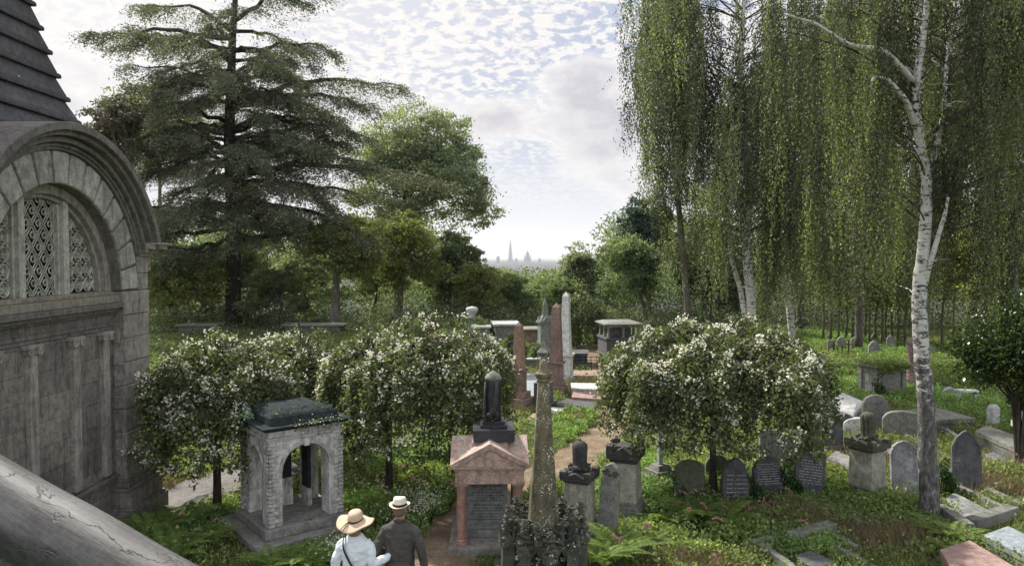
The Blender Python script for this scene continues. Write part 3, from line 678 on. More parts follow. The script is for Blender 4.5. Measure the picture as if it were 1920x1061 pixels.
# side lights: linked circles
for s_ in (-1, 1):
    mb = MB(); y0, y1 = (0.60, 1.42) if s_ > 0 else (-1.42, -0.60); rr = RI-0.2
    for i in range(4):
        for k in range(7):
            cyy = s_*(0.72+i*0.235); czz = ZS+0.12+k*0.235
            ringc(mb, cyy, czz, 0.10, 0.013, y0, y1, rr, dx=0.012); ringc(mb, cyy, czz, 0.078, 0.006, y0, y1, rr, n=12)
            ringc(mb, cyy, czz, 0.018, 0.012, y0, y1, rr, n=8)
            for q in range(5):
                a = q*2*PI/5+0.3; ringc(mb, cyy+0.045*math.cos(a), czz+0.045*math.sin(a), 0.018, 0.006, y0, y1, rr, n=6)
            ringc(mb, cyy+0.1175, czz+0.1175, 0.028, 0.010, y0, y1, rr, n=8)
            clipline(mb, (cyy+0.1, czz-0.05), (cyy+0.135, czz+0.05), y0, y1, rr, 0.009)
            clipline(mb, (cyy-0.05, czz+0.1), (cyy+0.05, czz+0.135), y0, y1, rr, 0.009)
    mb.build('pierced_tracery', M['tracery'], ch)
# stepped spire roof
mb = MB(); z = 5.2
prof = [(0,6.35),(0,6.42)]
insets = [0.0,0.13,0.24,0.33,0.41,0.49,0.56,0.64,0.73,0.80,0.88,0.96,1.04,1.12]
cxr, cyr, hw = -3.20, -0.70, 2.55      # local centre; half width
zz = 6.30
mb.cbox(2*hw+0.1, 2*hw+0.1, 5.0, zz, cxr, cyr)
for i, e in enumerate(insets[:-1]):
    e2 = insets[i+1]; h = 0.36
    mb.cbox(2*(hw-e)+0.10, 2*(hw-e)+0.10, zz, zz+0.06, cxr, cyr, 2*(hw-e)+0.10, 2*(hw-e)+0.10)
    mb.cbox(2*(hw-e)+0.10, 2*(hw-e)+0.10, zz+0.06, zz+0.09, cxr, cyr, 2*(hw-e)+0.02, 2*(hw-e)+0.02)
    mb.cbox(2*(hw-e)+0.02, 2*(hw-e)+0.02, zz+0.09, zz+h, cxr, cyr, 2*(hw-e2)-0.02, 2*(hw-e2)-0.02); zz += h
mb.cbox(2*(hw-insets[-1]), 2*(hw-insets[-1]), zz, zz+3, cxr, cyr, 0.2, 0.2)
mb.build('spire_roof', M['roofstone'], ch, 0.012)
block(rect(-9.6, YC, 6.8, 5.3, 0))

# handrail in the corner
A = at(-100, 880, 1.35); B = at(260, 1105, 1.05); D = (B-A).normalized()
hr = thing('stone_handrail', 'thick rounded dark grey stone handrail sloping down in the bottom corner', 'handrail', (0,0,0))
mb = MB(); n = 40; pts = [Vector((2.6*i/n,0,0)) for i in range(n+1)]
mb.tube(pts, [(0.068+0.001*math.sin(i*1.3), 0.060+0.001*math.cos(i*0.9)) for i in range(n+1)], 28, up=(0,0,1))
ro = mb.build('rail', M['handrail'], hr, smooth=True); ro.rotation_mode = 'QUATERNION'; ro.rotation_quaternion = D.to_track_quat('X', 'Z'); ro.location = A-D*0.9
pts = [A-D*0.9 + D*(2.6*i/n) for i in range(n+1)]
for t in (-0.8, 1.6):
    q = A+D*t; mb = MB().tube([(q.x, q.y, 0), (q.x, q.y, q.z-0.03)], 0.04, 10); mb.build('post', M['iron'], hr)
mb = MB(); off = Vector((0.0,-0.02,-0.15)); mb.tube([p+off for p in pts[::4]], 0.022, 10); mb.build('lower_rail', M['iron'], hr)
# ---------------------------------------------------------------- canopy tomb
th = R(38.9); s = 1.21
ct = thing('canopy_tomb', 'open stone canopy tomb with round arches and blocky quoins under a dark slab roof', 'tomb', (-3.76, 11.2, 0), th); ct.scale = (1, 1, 0.94)
# local: x along front (F->R), y along left side (F->L)
mb = MB().box(-0.30, s+0.30, -0.30, s+0.30, 0, 0.13); mb.build('lower_step', M['concrete'], ct, 0.02)
mb = MB().box(-0.10, s+0.10, -0.10, s+0.10, 0.13, 0.30); mb.build('upper_step', M['concrete'], ct, 0.02)
def archpoly(w, h, ow, spring, z0):
    c = w/2; o = [(0,z0),(c-ow/2,z0)]
    o += [(c-ow/2*math.cos(PI*i/16), spring+ow/2*math.sin(PI*i/16)*1.02) for i in range(17)]
    o += [(c+ow/2,z0),(w,z0),(w,h),(0,h)]; return o
pw_, H0 = 0.27, 1.72
def facewall(M4):
    mb = MB().prism(archpoly(s, H0, 0.78, 1.22, 0.30), 0, 0.22, 'y'); mb.xf(M4); return fixn(mb.build('arch_wall', M['tomb'], ct, 0.012))
facewall(Matrix.Identity(4))
facewall(Matrix.Translation((0, s-0.22, 0)))
sd = archpoly(s-0.446, H0, 0.60, 1.24, 0.30)
for x0 in (0.0, s-0.22):
    mb = MB().prism(sd, 0, 0.22, 'y'); mb.xf(Matrix.Translation((x0+0.22, 0.223, 0)) @ Matrix.Rotation(PI/2, 4, 'Z')); fixn(mb.build('arch_wall', M['tomb'], ct, 0.012))
# archivolt mouldings and keystones
for (M4, w, ow) in ((Matrix.Identity(4), s, 0.78), (Matrix.Translation((0,s,0)) @ Matrix.Rotation(-PI/2, 4, 'Z'), s, 0.60)):
    mb = MB(); c = w/2
    o1 = [(c-ow/2*1.0*math.cos(PI*i/20), (1.22 if ow > .7 else 1.24)+ow/2*math.sin(PI*i/20)*1.02) for i in range(21)]
    o2 = [(c-(ow/2+0.055)*math.cos(PI*i/20), (1.22 if ow > .7 else 1.24)+(ow/2+0.055)*math.sin(PI*i/20)*1.02) for i in range(21)]
    mb.prism(o1+o2[::-1], -0.02, 0.03, 'y')
    mb.xf(M4); fixn(mb.build('archivolt', M['tomb'], ct, 0.004))
    mb = MB().prism([(c-0.045, 1.585),(c+0.045, 1.585),(c+0.075,1.715),(c-0.075,1.715)], -0.045, 0.05, 'y'); mb.xf(M4); fixn(mb.build('keystone', M['tomb'], ct, 0.006))
# vermiculated quoins
def quoins(xa, flip, M4):
    mb = MB(); z = 0.31; k = 0
    while z < 1.66:
        w = 0.15 if k % 2 else 0.08
        x0, x1 = (xa, xa+w) if not flip else (xa-w, xa)
        mb.box(x0, x1, -0.034, 0.03, z, z+0.054)
        for q in range(6):
            u = random.uniform(x0+0.012, x1-0.012); mb.blob((u, -0.036, z+random.uniform(0.012, 0.05)), (0.012,0.008,0.010), 0.35)
        z += 0.068; k += 1
    mb.xf(M4); return mb.build('quoin_blocks', M['tomb'], ct)
ML = Matrix.Translation((0,s,0)) @ Matrix.Rotation(-PI/2, 4, 'Z')
quoins(-0.015, False, Matrix.Identity(4)); quoins(s+0.015, True, Matrix.Identity(4)); quoins(s+0.0, True, ML); quoins(0.0, False, ML)
# slate tablets inside
mb = MB().box(0.24, 0.29, 0.30, s-0.30, 0.78, 1.62); mb.xf(Matrix.Translation((0.30,0.12,0))); 
MB().box(0.30, 0.72, s-0.32, s-0.26, 0.80, 1.66).build('slate_tablet', M['tombdark'], ct, 0.006)
MB().box(s-0.32, s-0.26, 0.62, s-0.34, 0.62, 1.62).build('slate_tablet', M['tombdark'], ct, 0.006); MB().box(s-0.33, s-0.25, 0.60, s-0.345, 0.30, 0.615).build('tablet_foot', M['tomb'], ct, 0.006)
mb = MB().box(0.28, 0.74, s-0.33, s-0.25, 0.30, 0.795)
for i in range(7): mb.box(0.30+i*0.062, 0.335+i*0.062, s-0.345, s-0.32, 0.34, 0.76)
mb.build('ribbed_panel', M['tomb'], ct, 0.004)
# entablature, cornice, roof slab
mb = MB()
for e, h0, h1 in ((0.012,1.723,1.76),(0.03,1.76,1.79),(0.0,1.79,1.90)): mb.box(-e, s+e, -e, s+e, h0, h1)
mb.build('entablature', M['tomb'], ct, 0.006)
mb = MB()
for e, h0, h1 in ((0.05,1.90,1.925),(0.10,1.925,1.96),(0.14,1.96,1.985)): mb.box(-e, s+e, -e, s+e, h0, h1)
mb.build('cornice', M['tombdark'], ct, 0.008)
mb = MB().cbox(1.16, 1.16, 1.985, 2.10, s/2, s/2, 1.12, 1.12).cbox(1.12, 1.12, 2.10, 2.15, s/2, s/2, 1.00, 1.00).cbox(1.00, 1.00, 2.15, 2.20, s/2, s/2, 0.72, 0.72).cbox(0.72, 0.72, 2.20, 2.225, s/2, s/2, 0.3, 0.3)
mb.build('roof_slab', M['tombdark'], ct, 0.01)
block(rect(-3.76+math.cos(th)*s/2-math.sin(th)*s/2, 11.2+math.sin(th)*s/2+math.cos(th)*s/2, s+0.6, s+0.6, th))
CT4 = Matrix.Translation((-3.76,11.2,0)) @ Matrix.Rotation(th, 4, 'Z') @ Matrix.Diagonal((1,1,0.94,1))
def ivyq(P, size, spread=0.9, d=(0,0,0.5), aspect=0.85): return leafquads(np.asarray(P), size, np.asarray(d, float), spread, aspect)
# creeper with white flowers on the roof corner
P = []; 
for i in range(520):
    t = random.random(); u = s*(0.30+0.72*t); z = 1.99 + random.uniform(-0.16, 0.05)*(1 if random.random() < .6 else .2); yv = -0.14+random.uniform(-0.05, 0.12)
    if z > 1.985: yv += random.uniform(0, 0.15)
    P.append(CT4 @ Vector((u+random.gauss(0,.03), yv, z+random.gauss(0,.02))))
P = np.array([list(p) for p in P])
cr = thing('white_flowered_creeper', 'dark creeper with tiny white flowers trailing over the canopy tomb cornice', 'creeper', tuple(CT4 @ Vector((0.8,-0.1,1.95))))
Pl = P - np.array(cr.location)
quadmesh('leaves', ivyq(Pl, 0.032, 1.0, aspect=0.5), M['l_dark'], cr)
quadmesh('flowers', leafquads(Pl[::5]+RNG.normal(0, .012, (len(Pl[::5]), 3))+np.array([0,-.03,.01]), 0.022, np.array([0,-0.5,0.5]), 0.7, 0.95), M['blossom'], cr)
q_ = np.array([list(CT4 @ Vector((random.uniform(.1,1.1), random.uniform(.05,1.1), 2.12+abs(random.gauss(0,.05))))) for _ in range(420)])
iv = thing('ivy', 'dark mat of creeper over the slate roof of the canopy tomb', 'creeper', tuple(CT4 @ Vector((.6,.6,2.2)))); quadmesh('leaves', leafquads(q_-np.array(iv.location), 0.045, np.array([0,0,.5]), 1, .7), M['l_dark'], iv)
# pale sprig at the left corner
sp_ = thing('pale_green_sprig', 'pale green feathery sprig growing from the corner of the canopy tomb roof', 'sprig', tuple(CT4 @ Vector((-0.05, 0.75, 1.99))))
Q = []
for k in range(9):
    a = random.uniform(0, 2*PI); l = random.uniform(0.15, 0.3)
    for j in range(22):
        t = j/22; q = Vector((math.cos(a)*l*t*0.8-0.04*t, math.sin(a)*l*t*0.8-0.1*t, 0.16*math.sin(t*2.2)-0.1*t)); Q.append(list(q))
quadmesh('leaves', leafquads(np.array(Q), 0.045, None, 1, 0.35), M['l_teal'], sp_)

# ---------------------------------------------------------------- pink granite monument
PM = Vector((at(918, 900, 11.55).x, 11.55, 0))
pm = thing('pink_granite_monument', 'pink granite temple monument with pediment and four columns sheltering a grey inscribed tablet', 'monument', PM, R(2))
wd, dp = 0.52, 0.62     # half extents of entablature
zc0, ze0, ze1 = 0.12, 1.06, 1.31
MB().box(-0.62, 0.62, -0.72, 0.72, 0, 0.12).build('base', M['concrete'], pm, 0.015)
for sx in (-1, 1):
    for sy in (-1, 1):
        pf = [(0.105,0.12),(0.105,0.16),(0.088,0.17),(0.092,0.19),(0.078,0.205),(0.078,0.4),(0.071,0.94),(0.075,0.95),(0.073,0.97),(0.086,0.99),(0.094,1.02),(0.094,1.035)]
        cl_ = MB().lathe(pf, 24, sx*0.43, sy*0.53).build('column', M['red'], pm, smooth=True)
        cl_.modifiers.new('e', 'EDGE_SPLIT').split_angle = R(40)
        MB().box(sx*0.43-0.10, sx*0.43+0.10, sy*0.53-0.10, sy*0.53+0.10, 1.035, 1.06).build('abacus', M['red'], cl_, 0.004)
MB().box(-wd, wd, -dp, dp, ze0, ze1-0.05).box(-wd-0.015, wd+0.015, -dp-0.015, dp+0.015, ze1-0.05, ze1).build('entablature', M['pink'], pm, 0.008)
MB().box(-wd-0.075, wd+0.075, -dp-0.075, dp+0.075, ze1, ze1+0.035).build('cornice', M['pink'], pm, 0.006)
e = wd+0.075; zr = ze1+0.035
mb = MB()
# roof: four gables meeting in a cross roof
zg = zr+0.30; ey = dp+0.075
def gable_roof(mb, hw, l0, l1, z0, z1, axis_, t=0.035):
    poly = [(-hw, z0), (hw, z0), (hw, z0+t), (0, z1+t), (-hw, z0+t)]
    mb.prism(poly, l0, l1, axis_)
gable_roof(mb, e, -ey, ey, zr+0.0, zg, 'y')
rf = fixn(mb.build('roof', M['pink'], pm, 0.006))
mb = MB(); gable_roof(mb, ey*0.93, -e*1.002, e*1.002, zr+0.003, zg-0.02, 'x'); fixn(mb.build('cross_roof', M['pink'], pm, 0.006))
# raking cornice in front (raised rim with sunk tympanum)
for yy in (-ey-0.03, ey-0.005):
    mb = MB().prism([(-e,zr+0.0),(-e,zr+0.045),(0,zg+0.055),(e,zr+0.045),(e,zr),(e-0.10,zr+0.012),(0,zg-0.03),(-e+0.10,zr+0.012)], yy, yy+0.035, 'y')
    fixn(mb.build('raking_cornice', M['pink'], pm, 0.004))
MB().box(-0.28, 0.28, -0.30, 0.30, zr+0.1, zg-0.021).build('pedestal_block', M['pink'], pm, 0.008)
# tablet
TB = thing('inscribed_tablet', 'grey slate tablet with rows of incised lettering standing between the pink granite columns', 'tablet', tuple(PM+Vector((-0.04,-0.22,0.0))), R(2))
MB().box(-0.33, 0.33, -0.05, 0.05, 0.24, 1.045).build('slab', M['slate'], TB, 0.006)
MB().box(-0.37, 0.37, -0.08, 0.08, 0.121, 0.239).build('foot', M['concrete'], TB, 0.01)
lines = [('WIDOW OF THE LATE',.022,.86,.24),('ELIZABETH ANN',.036,.91,.36),('ARTHUR W. HAWKES',.028,.81,.38),('WHO DIED SEPTEMBER 1ST 1889',.019,.77,.44),('AGED 77 YEARS',.019,.73,.26),('In Christ shall all be made alive',.030,.685,.42),
 ('ALSO OF ARTHUR',.032,.615,.33),('YOUNGEST SON OF THE LATE',.020,.57,.42),('ARTHUR W. HAWKES',.028,.525,.36),('WHO DIED JANUARY 8TH 1892',.021,.48,.44),('AGED 37 YEARS',.022,.435,.26),('Until Christ appeareth in his peace',.030,.39,.42),
 ('THEY REST FROM THEIR LABOURS',.015,.335,.40),('AND THEIR WORKS DO FOLLOW THEM',.015,.305,.42)]
def textmesh(s_, width, height):
    cu = bpy.data.curves.new('t', 'FONT'); cu.body = s_; cu.size = 1; cu.align_x = 'CENTER'; cu.extrude = 0.0; cu.resolution_u = 2; cu.offset = 0.012
    ob = bpy.data.objects.new('t', cu); C.objects.link(ob); bpy.context.view_layer.update()
    me = bpy.data.meshes.new_from_object(ob); bpy.data.objects.remove(ob)
    v = [list(q.co) for q in me.vertices]; f = [list(q.vertices) for q in me.polygons]; bpy.data.meshes.remove(me)
    xs_ = [q[0] for q in v]; ys_ = [q[1] for q in v]; w = max(xs_)-min(xs_); 
    sx = width/w; sy = height/0.73; xm = (max(xs_)+min(xs_))/2
    return [((q[0]-xm)*sx, 0, q[1]*sy) for q in v], f
mb = MB()
for t, h, z, w in lines:
    v_, f_ = textmesh(t, w*1.25, h*0.95); mb.add([(a, 0, c+z) for a, b, c in v_], f_)
arcs = 'IN AFFECTIONATE REMEMBRANCE OF'; v_, f_ = textmesh(arcs, 0.52, 0.018)
mb.add([(a, 0, c+0.975-0.9*a*a) for a, b, c in v_], f_)
mb.xf(Matrix.Translation((0,-0.0525,0)))
mb.build('inscription', M['letter'], TB)
block(rect(PM.x, PM.y, 1.3, 1.5, 0))
# black granite base + broken draped column
U = thing('black_draped_column', 'black granite block and draped broken column with pale domed top, on the pink roof', 'monument', tuple(PM+Vector((0.06,-0.02,zg-0.02))), R(4))
MB().box(-0.32, 0.32, -0.32, 0.32, 0.0, 0.205).build('block', M['black'], U, 0.01)
MB().box(-0.21, 0.21, -0.20, 0.20, 0.205, 0.26).box(-0.175, 0.175, -0.16, 0.16, 0.26, 0.31).build('step', M['black'], U, 0.006)
mb = MB().lathe([(0.125,0.31),(0.13,0.36),(0.122,0.6),(0.124,0.9),(0.128,0.99),(0.125,1.0)], 48, 0, 0.02, 0.035, 14)
mb.build('column', M['black'], U, smooth=True)
MB().lathe([(0.131,0.995),(0.135,1.02),(0.125,1.05),(0.085,1.09),(0.035,1.13),(0.0,1.145)], 32, 0, 0.02).build('domed_top', M['greystone'], U, smooth=True)
mb = MB().tube([(-0.08,-0.11,0.31),(-0.04,-0.14,0.42),(0.02,-0.135,0.6),(0.05,-0.13,0.85),(0.04,-0.12,0.98)], [(0.06,0.03),(0.05,0.035),(0.04,0.025),(0.035,0.02),(0.025,0.015)], 10)
for i in range(16): mb.blob((random.uniform(-0.16,0.06), -0.16+random.uniform(-.03,.02), 0.32+random.uniform(0,.12)), random.uniform(.02,.045))
mb.tube([(-0.12,0.0,0.96),(-0.135,-0.04,0.7),(-0.135,-0.05,0.45),(-0.15,-0.05,0.33)], [(0.015,0.04),(0.02,0.05),(0.03,0.06),(0.03,0.05)], 10)
mb.build('drapery', M['urn'], U, smooth=True)

U.scale = (1.0, 1.0, 0.93)
# ---------------------------------------------------------------- gothic spire monument
SM = Vector((at(1019, 900, 9.9).x, 9.9, 0))
sm = thing('gothic_spire_monument', 'tall tapering octagonal spire speckled with white lichen rising from a cluster of sooty gothic pinnacles', 'monument', SM, R(8))
MB().cbox(1.25, 1.25, 0, 0.14).cbox(1.05, 1.05, 0.14, 0.26).build('base', M['sooty'], sm, 0.02)
MB().lathe([(0.42,0.26),(0.42,0.34),(0.36,0.37),(0.34,0.66),(0.38,0.70),(0.30,0.76)], 8, ph=PI/8).build('octagonal_body', M['sooty'], sm, 0.01)
mb = MB().lathe([(0.235,0.72),(0.215,0.95),(0.19,1.3),(0.145,1.85),(0.112,2.35),(0.082,2.80)], 8, ph=PI/8)
mb.build('spire', M['spire'], sm, 0.008)
MB().lathe([(0.088,2.795),(0.10,2.82),(0.088,2.84),(0.12,2.88),(0.125,2.915),(0.09,2.925),(0.07,2.97),(0.055,3.05),(0.03,3.09),(0.0,3.11)], 10).build('finial', M['spire'], sm, 0.004)
def crocket(mb, c, r, n=5):
    for i in range(n):
        a = 2*PI*i/n+random.uniform(-.3,.3)
        mb.blob((c[0]+r*math.cos(a), c[1]+r*math.sin(a), c[2]+random.uniform(-.3,.3)*r), (r*0.55, r*0.55, r*0.42), 0.45)
    mb.blob(c, r*0.7, 0.3)
def pinnacle(x, y, h, base=0.26, w=0.06):
    mb = MB(); mb.cbox(w*2, w*2, base, base+h*0.42, x, y, w*1.8, w*1.8)
    mb.lathe([(w*1.5, base+h*0.42),(w*1.5, base+h*0.45),(w*0.9, base+h*0.48),(w*0.35, base+h*0.92),(0.006, base+h)], 8, x, y)
    # gablets
    for q in range(4):
        a = q*PI/2; mb2 = len(mb.v); mb.prism([(-w*1.1,0),(w*1.1,0),(0,w*2.2)], -w*1.35, -w*0.6, 'y')
        mb.xf(Matrix.Translation((x,y,base+h*0.40)) @ Matrix.Rotation(a, 4, 'Z'), mb2)
    for t in (0.52, 0.62, 0.72, 0.82, 0.91):
        for q in range(4):
            a = q*PI/2+PI/4; rr_ = w*0.9*(1-(t-0.48)/0.5)+0.012
            mb.blob((x+rr_*math.cos(a), y+rr_*math.sin(a), base+h*t), (0.046,0.046,0.034), 0.55)
    crocket(mb, (x, y, base+h*0.97), 0.030)
    return mb
for (a, rr_, h, w) in ((PI*0.25,0.46,0.80,0.055),(PI*0.75,0.46,0.84,0.055),(PI*1.25,0.44,0.74,0.05),(PI*1.75,0.46,0.80,0.055),(PI*1.04,0.50,0.86,0.06),(PI*1.94,0.50,0.88,0.06),(PI*1.5,0.46,0.62,0.05)):
    pinnacle(rr_*math.cos(a), rr_*math.sin(a), h*1.04, 0.26, w*1.5).build('pinnacle', M['sooty'], sm)
# steep crocketed gables between
for q in range(8):
    a = q*PI/4 + PI/8
    mb = MB().prism([(-0.17,0.30),(-0.12,0.30),(-0.12,0.42),(0,0.62),(0.12,0.42),(0.12,0.30),(0.17,0.30),(0.17,0.46),(0.0,0.80),(-0.17,0.46)], -0.03, 0.03, 'y')
    for t in np.linspace(0, 1, 6):
        for s_ in (-1, 1): mb.blob((s_*0.18*(1-t), 0, 0.46+0.36*t), (0.055,0.06,0.045), 0.6)
    crocket(mb, (0,0,0.87), 0.055, 6); crocket(mb, (0,0,0.96), 0.034, 5)
    mb.tube([(0,0,0.78),(0,0,0.92)], 0.015, 6)
    mb.xf(Matrix.Rotation(a, 4, 'Z') @ Matrix.Translation((0, -0.41, 0)))
    fixn(mb.build('crocketed_gable', M['sooty'], sm))
for q in range(8):
    a = q*PI/4
    mb = MB().tube([(0.48*math.cos(a),0.48*math.sin(a),0.35),(0.42*math.cos(a),0.42*math.sin(a),0.7),(0.30*math.cos(a),0.30*math.sin(a),0.86),(0.2*math.cos(a),0.2*math.sin(a),0.9)], [0.035,0.03,0.026,0.018], 7)
    for t in range(4): mb.blob(((0.46-0.05*t)*math.cos(a), (0.46-0.05*t)*math.sin(a), 0.60+0.09*t), (0.045,0.045,0.03), 0.55)
    mb.build('flying_rib', M['sooty'], sm)
mb = MB()
for i in range(90):
    a = random.uniform(0, 2*PI); r_ = random.uniform(.30, .50); z_ = random.uniform(.45, .98)-0.5*(r_-.3)
    mb.blob((r_*math.cos(a), r_*math.sin(a), z_), (random.uniform(.02,.055), random.uniform(.02,.055), random.uniform(.02,.05)), 0.6)
for q in range(8):
    a = q*PI/4+PI/8; c_ = (.47*math.cos(a), .47*math.sin(a), .98)
    for k in range(4): b_ = a+k*PI/2; mb.blob((c_[0]+.05*math.cos(b_), c_[1]+.05*math.sin(b_), c_[2]), (.04,.03,.025), .4)
    mb.tube([(c_[0], c_[1], .7), (c_[0], c_[1], 1.03)], [.022,.016], 6)
mb.build('leaf_carving', M['sooty'], sm)
block(rect(SM.x, SM.y, 1.5, 1.5, 0))

# ---------------------------------------------------------------- pedestals with draped urns
def pedestal(px, by, sw, shaft_top, cap_top, urn_top, rot, mshaft, mcap, label, kind, urnm=None, bury=0.0):
    P = g(px, by); d = P.y + 0.3; px_w = sw*d/F
    t = thing('urn_pedestal' if urn_top else 'capped_pedestal', label, 'monument', (P.x, d, -bury), R(rot))
    zs = at(px, shaft_top, d).z; zc_ = at(px, cap_top, d).z
    w = px_w
    MB().cbox(w*1.42, w*1.42, 0, 0.10).cbox(w*1.3, w*1.3, 0.10, 0.17, 0, 0, w*1.22, w*1.22).cbox(w*1.16, w*1.16, 0.17, 0.22).build('plinth', M['kerb'], t, 0.012)
    MB().cbox(w*1.08, w*1.08, 0.22, zs, 0, 0, w*0.98, w*0.98).build('shaft', mshaft, t, 0.008)
    h = zc_-zs
    mb = MB().cbox(w*1.08, w*1.08, zs, zs+h*0.2).cbox(w*1.30, w*1.30, zs+h*0.2, zs+h*0.42)
    for q in range(4):
        b = len(mb.v); mb.prism([(-w*0.5, 0), (w*0.5, 0), (0, h*0.42)], -w*0.66, -w*0.3, 'y'); mb.xf(Matrix.Translation((0,0,zs+h*0.42)) @ Matrix.Rotation(q*PI/2, 4, 'Z'), b)
        b = len(mb.v); mb.prism([(-w*0.14, 0), (w*0.14, 0), (w*0.14, h*0.45), (0.0, h*0.55), (-w*0.14, h*0.45)], -w*0.14, w*0.14, 'y'); mb.xf(Matrix.Translation((0,0,zs+h*0.42)) @ Matrix.Rotation(q*PI/2, 4, 'Z') @ Matrix.Translation((w*0.52, -w*0.52, 0)), b)
    mb.cbox(w*0.9, w*0.9, zs+h*0.42, zs+h*0.8, 0, 0, w*0.7, w*0.7)
    fixn(mb.build('cap', mcap, t, 0.006))
    if urn_top:
        zu = at(px, urn_top, d).z; H = zu-zc_+0.1*h; z0 = zs+h*0.8; r = w*0.285
        prof = [(w*0.36, z0), (w*0.37, z0+H*0.06), (r*0.92, z0+H*0.12), (r*0.98, z0+H*0.3), (r*1.0, z0+H*0.55), (r*1.06, z0+H*0.74), (r*1.0, z0+H*0.86), (r*0.6, z0+H*0.95), (r*0.28, z0+H*0.98), (0.0, z0+H)]
        mb = MB().lathe(prof, 64, 0, 0, 0.10, 13)
        for i in range(18):
            a = random.uniform(0, 2*PI); mb.blob((w*0.36*math.cos(a), w*0.36*math.sin(a), z0+random.uniform(0, 0.07)), (random.uniform(.02,.05),)*3, 0.5)
        mb.blob((0,0,z0+H*1.0), r*0.22)
        mb.build('draped_urn', urnm or mcap, t, smooth=True)
    block(rect(P.x, d, w*1.5, w*1.5, R(rot)))
    return t, d, w, zs, zc_
pedestal(1090, 1012, 46, 900, 876, 822, -24, M['ped'], M['urn'], 'tall pale stone pedestal with sooty cap and draped urn beside the gothic spire', 0)
pedestal(1178, 968, 47, 862, 826, None, -22, M['ped'], M['urn'], 'tall stone pedestal with black broken cap below the blossom of the right crab apple tree', 0)
pedestal(1640, 940, 45, 842, 818, 768, 32, M['ped'], M['urnbrown'], 'pale stone pedestal with dark carved books and a mossy shrouded urn among the headstones', 0)
# open carved books at the foot of the mossy urn
# leaning stele between pedestals
P = g(1138, 1003); t = thing('leaning_stele', 'leaning grey stone stele with scrolled top between the two tall pedestals', 'gravestone', (P.x, P.y, 0), R(-28)); t.rotation_euler[1] = R(4)
mb = MB().prism([(-0.16,-0.1),(0.16,-0.1),(0.15,0.95),(0.12,1.0),(0.15,1.06),(0.1,1.14),(0.0,1.2),(-0.1,1.14),(-0.15,1.06),(-0.12,1.0),(-0.15,0.95)], -0.06, 0.06, 'y'); fixn(mb.build('slab', M['headgrey'], t, 0.012))
mb = MB()
for sx in (-0.09, 0.09): mb.tube([(sx+0.035*math.cos(a), -0.07, 1.05+0.035*math.sin(a)) for a in np.linspace(0, 2*PI, 12)], 0.012, 6)
for i in range(10): mb.blob((random.uniform(-.1,.1), -0.07, random.uniform(0.98,1.15)), 0.02)
mb.build('scroll_carving', M['sooty'], t)

# cross on steps
P = g(1243, 908); d = P.y+0.3
t = thing('stone_cross', 'pale stone cross on a mossy stepped base under the right crab apple tree', 'cross', (P.x, d, 0), R(28))
MB().cbox(0.62, 0.62, 0, 0.12).build('lower_step', M['headgrey'], t, 0.02)
MB().cbox(0.46, 0.46, 0.12, 0.23).cbox(0.36, 0.36, 0.23, 0.33, 0, 0, 0.26, 0.26).build('upper_step', M['headgrey'], t, 0.015)
MB().cbox(0.10, 0.08, 0.33, 1.30).box(-0.22, 0.22, -0.038, 0.038, 0.98, 1.08).build('cross_shaft', M['pale'], t, 0.008)
block(rect(P.x, d, 0.7, 0.7, R(28)))

# ---------------------------------------------------------------- headstones
def arcp(cx, cz, r, a0, a1, n=12): return [(cx+r*math.cos(a0+(a1-a0)*i/n), cz+r*math.sin(a0+(a1-a0)*i/n)) for i in range(n+1)]
def outline(style, w, h):
    a = w/2
    if style == 'gothic':
        r = w*0.95; th1 = math.acos((r-a)/r); zt = r*math.sin(th1); zs_ = h-zt
        return [(-a,-0.1),(a,-0.1)]+arcp(a-r, zs_, r, 0, th1, 10)+arcp(-a+r, zs_, r, PI-th1, PI, 10)[1:]
    if style == 'round': return [(-a,-0.1),(a,-0.1)]+arcp(0, h-a, a, 0, PI, 20)
    if style == 'flat': 
        rr_ = a*0.5; return [(-a,-0.1),(a,-0.1)]+[(a*math.cos(t_), h-rr_+rr_*math.sin(t_)) for t_ in np.linspace(0, PI, 17)]
    if style == 'shoulder': return [(-a,-0.1),(a,-0.1),(a,h-a*0.72),(a*0.86,h-a*0.62)]+[(a*0.82*math.cos(t_), h-a*0.62+a*0.62*math.sin(t_)) for t_ in np.linspace(0.15, PI-0.15, 14)]+[(-a*0.86,h-a*0.62),(-a,h-a*0.72)]
    if style == 'square': return [(-a,-0.1),(a,-0.1),(a,h-0.05),(a*0.9,h),(-a*0.9,h),(-a,h-0.05)]
    if style == 'ogee': return [(-a,-0.1),(a,-0.1),(a,h*0.78)]+[(a*math.cos(t_), h*0.8+h*0.2*math.sin(t_)**1.5) for t_ in np.linspace(0.1, PI-0.1, 16)]+[(-a,h*0.78)]
    if style == 'stump': return [(-a,-0.1),(a,-0.1),(a*0.9,h*0.6),(a*0.3,h*0.8),(-a*0.2,h),(-a*0.85,h*0.7)]
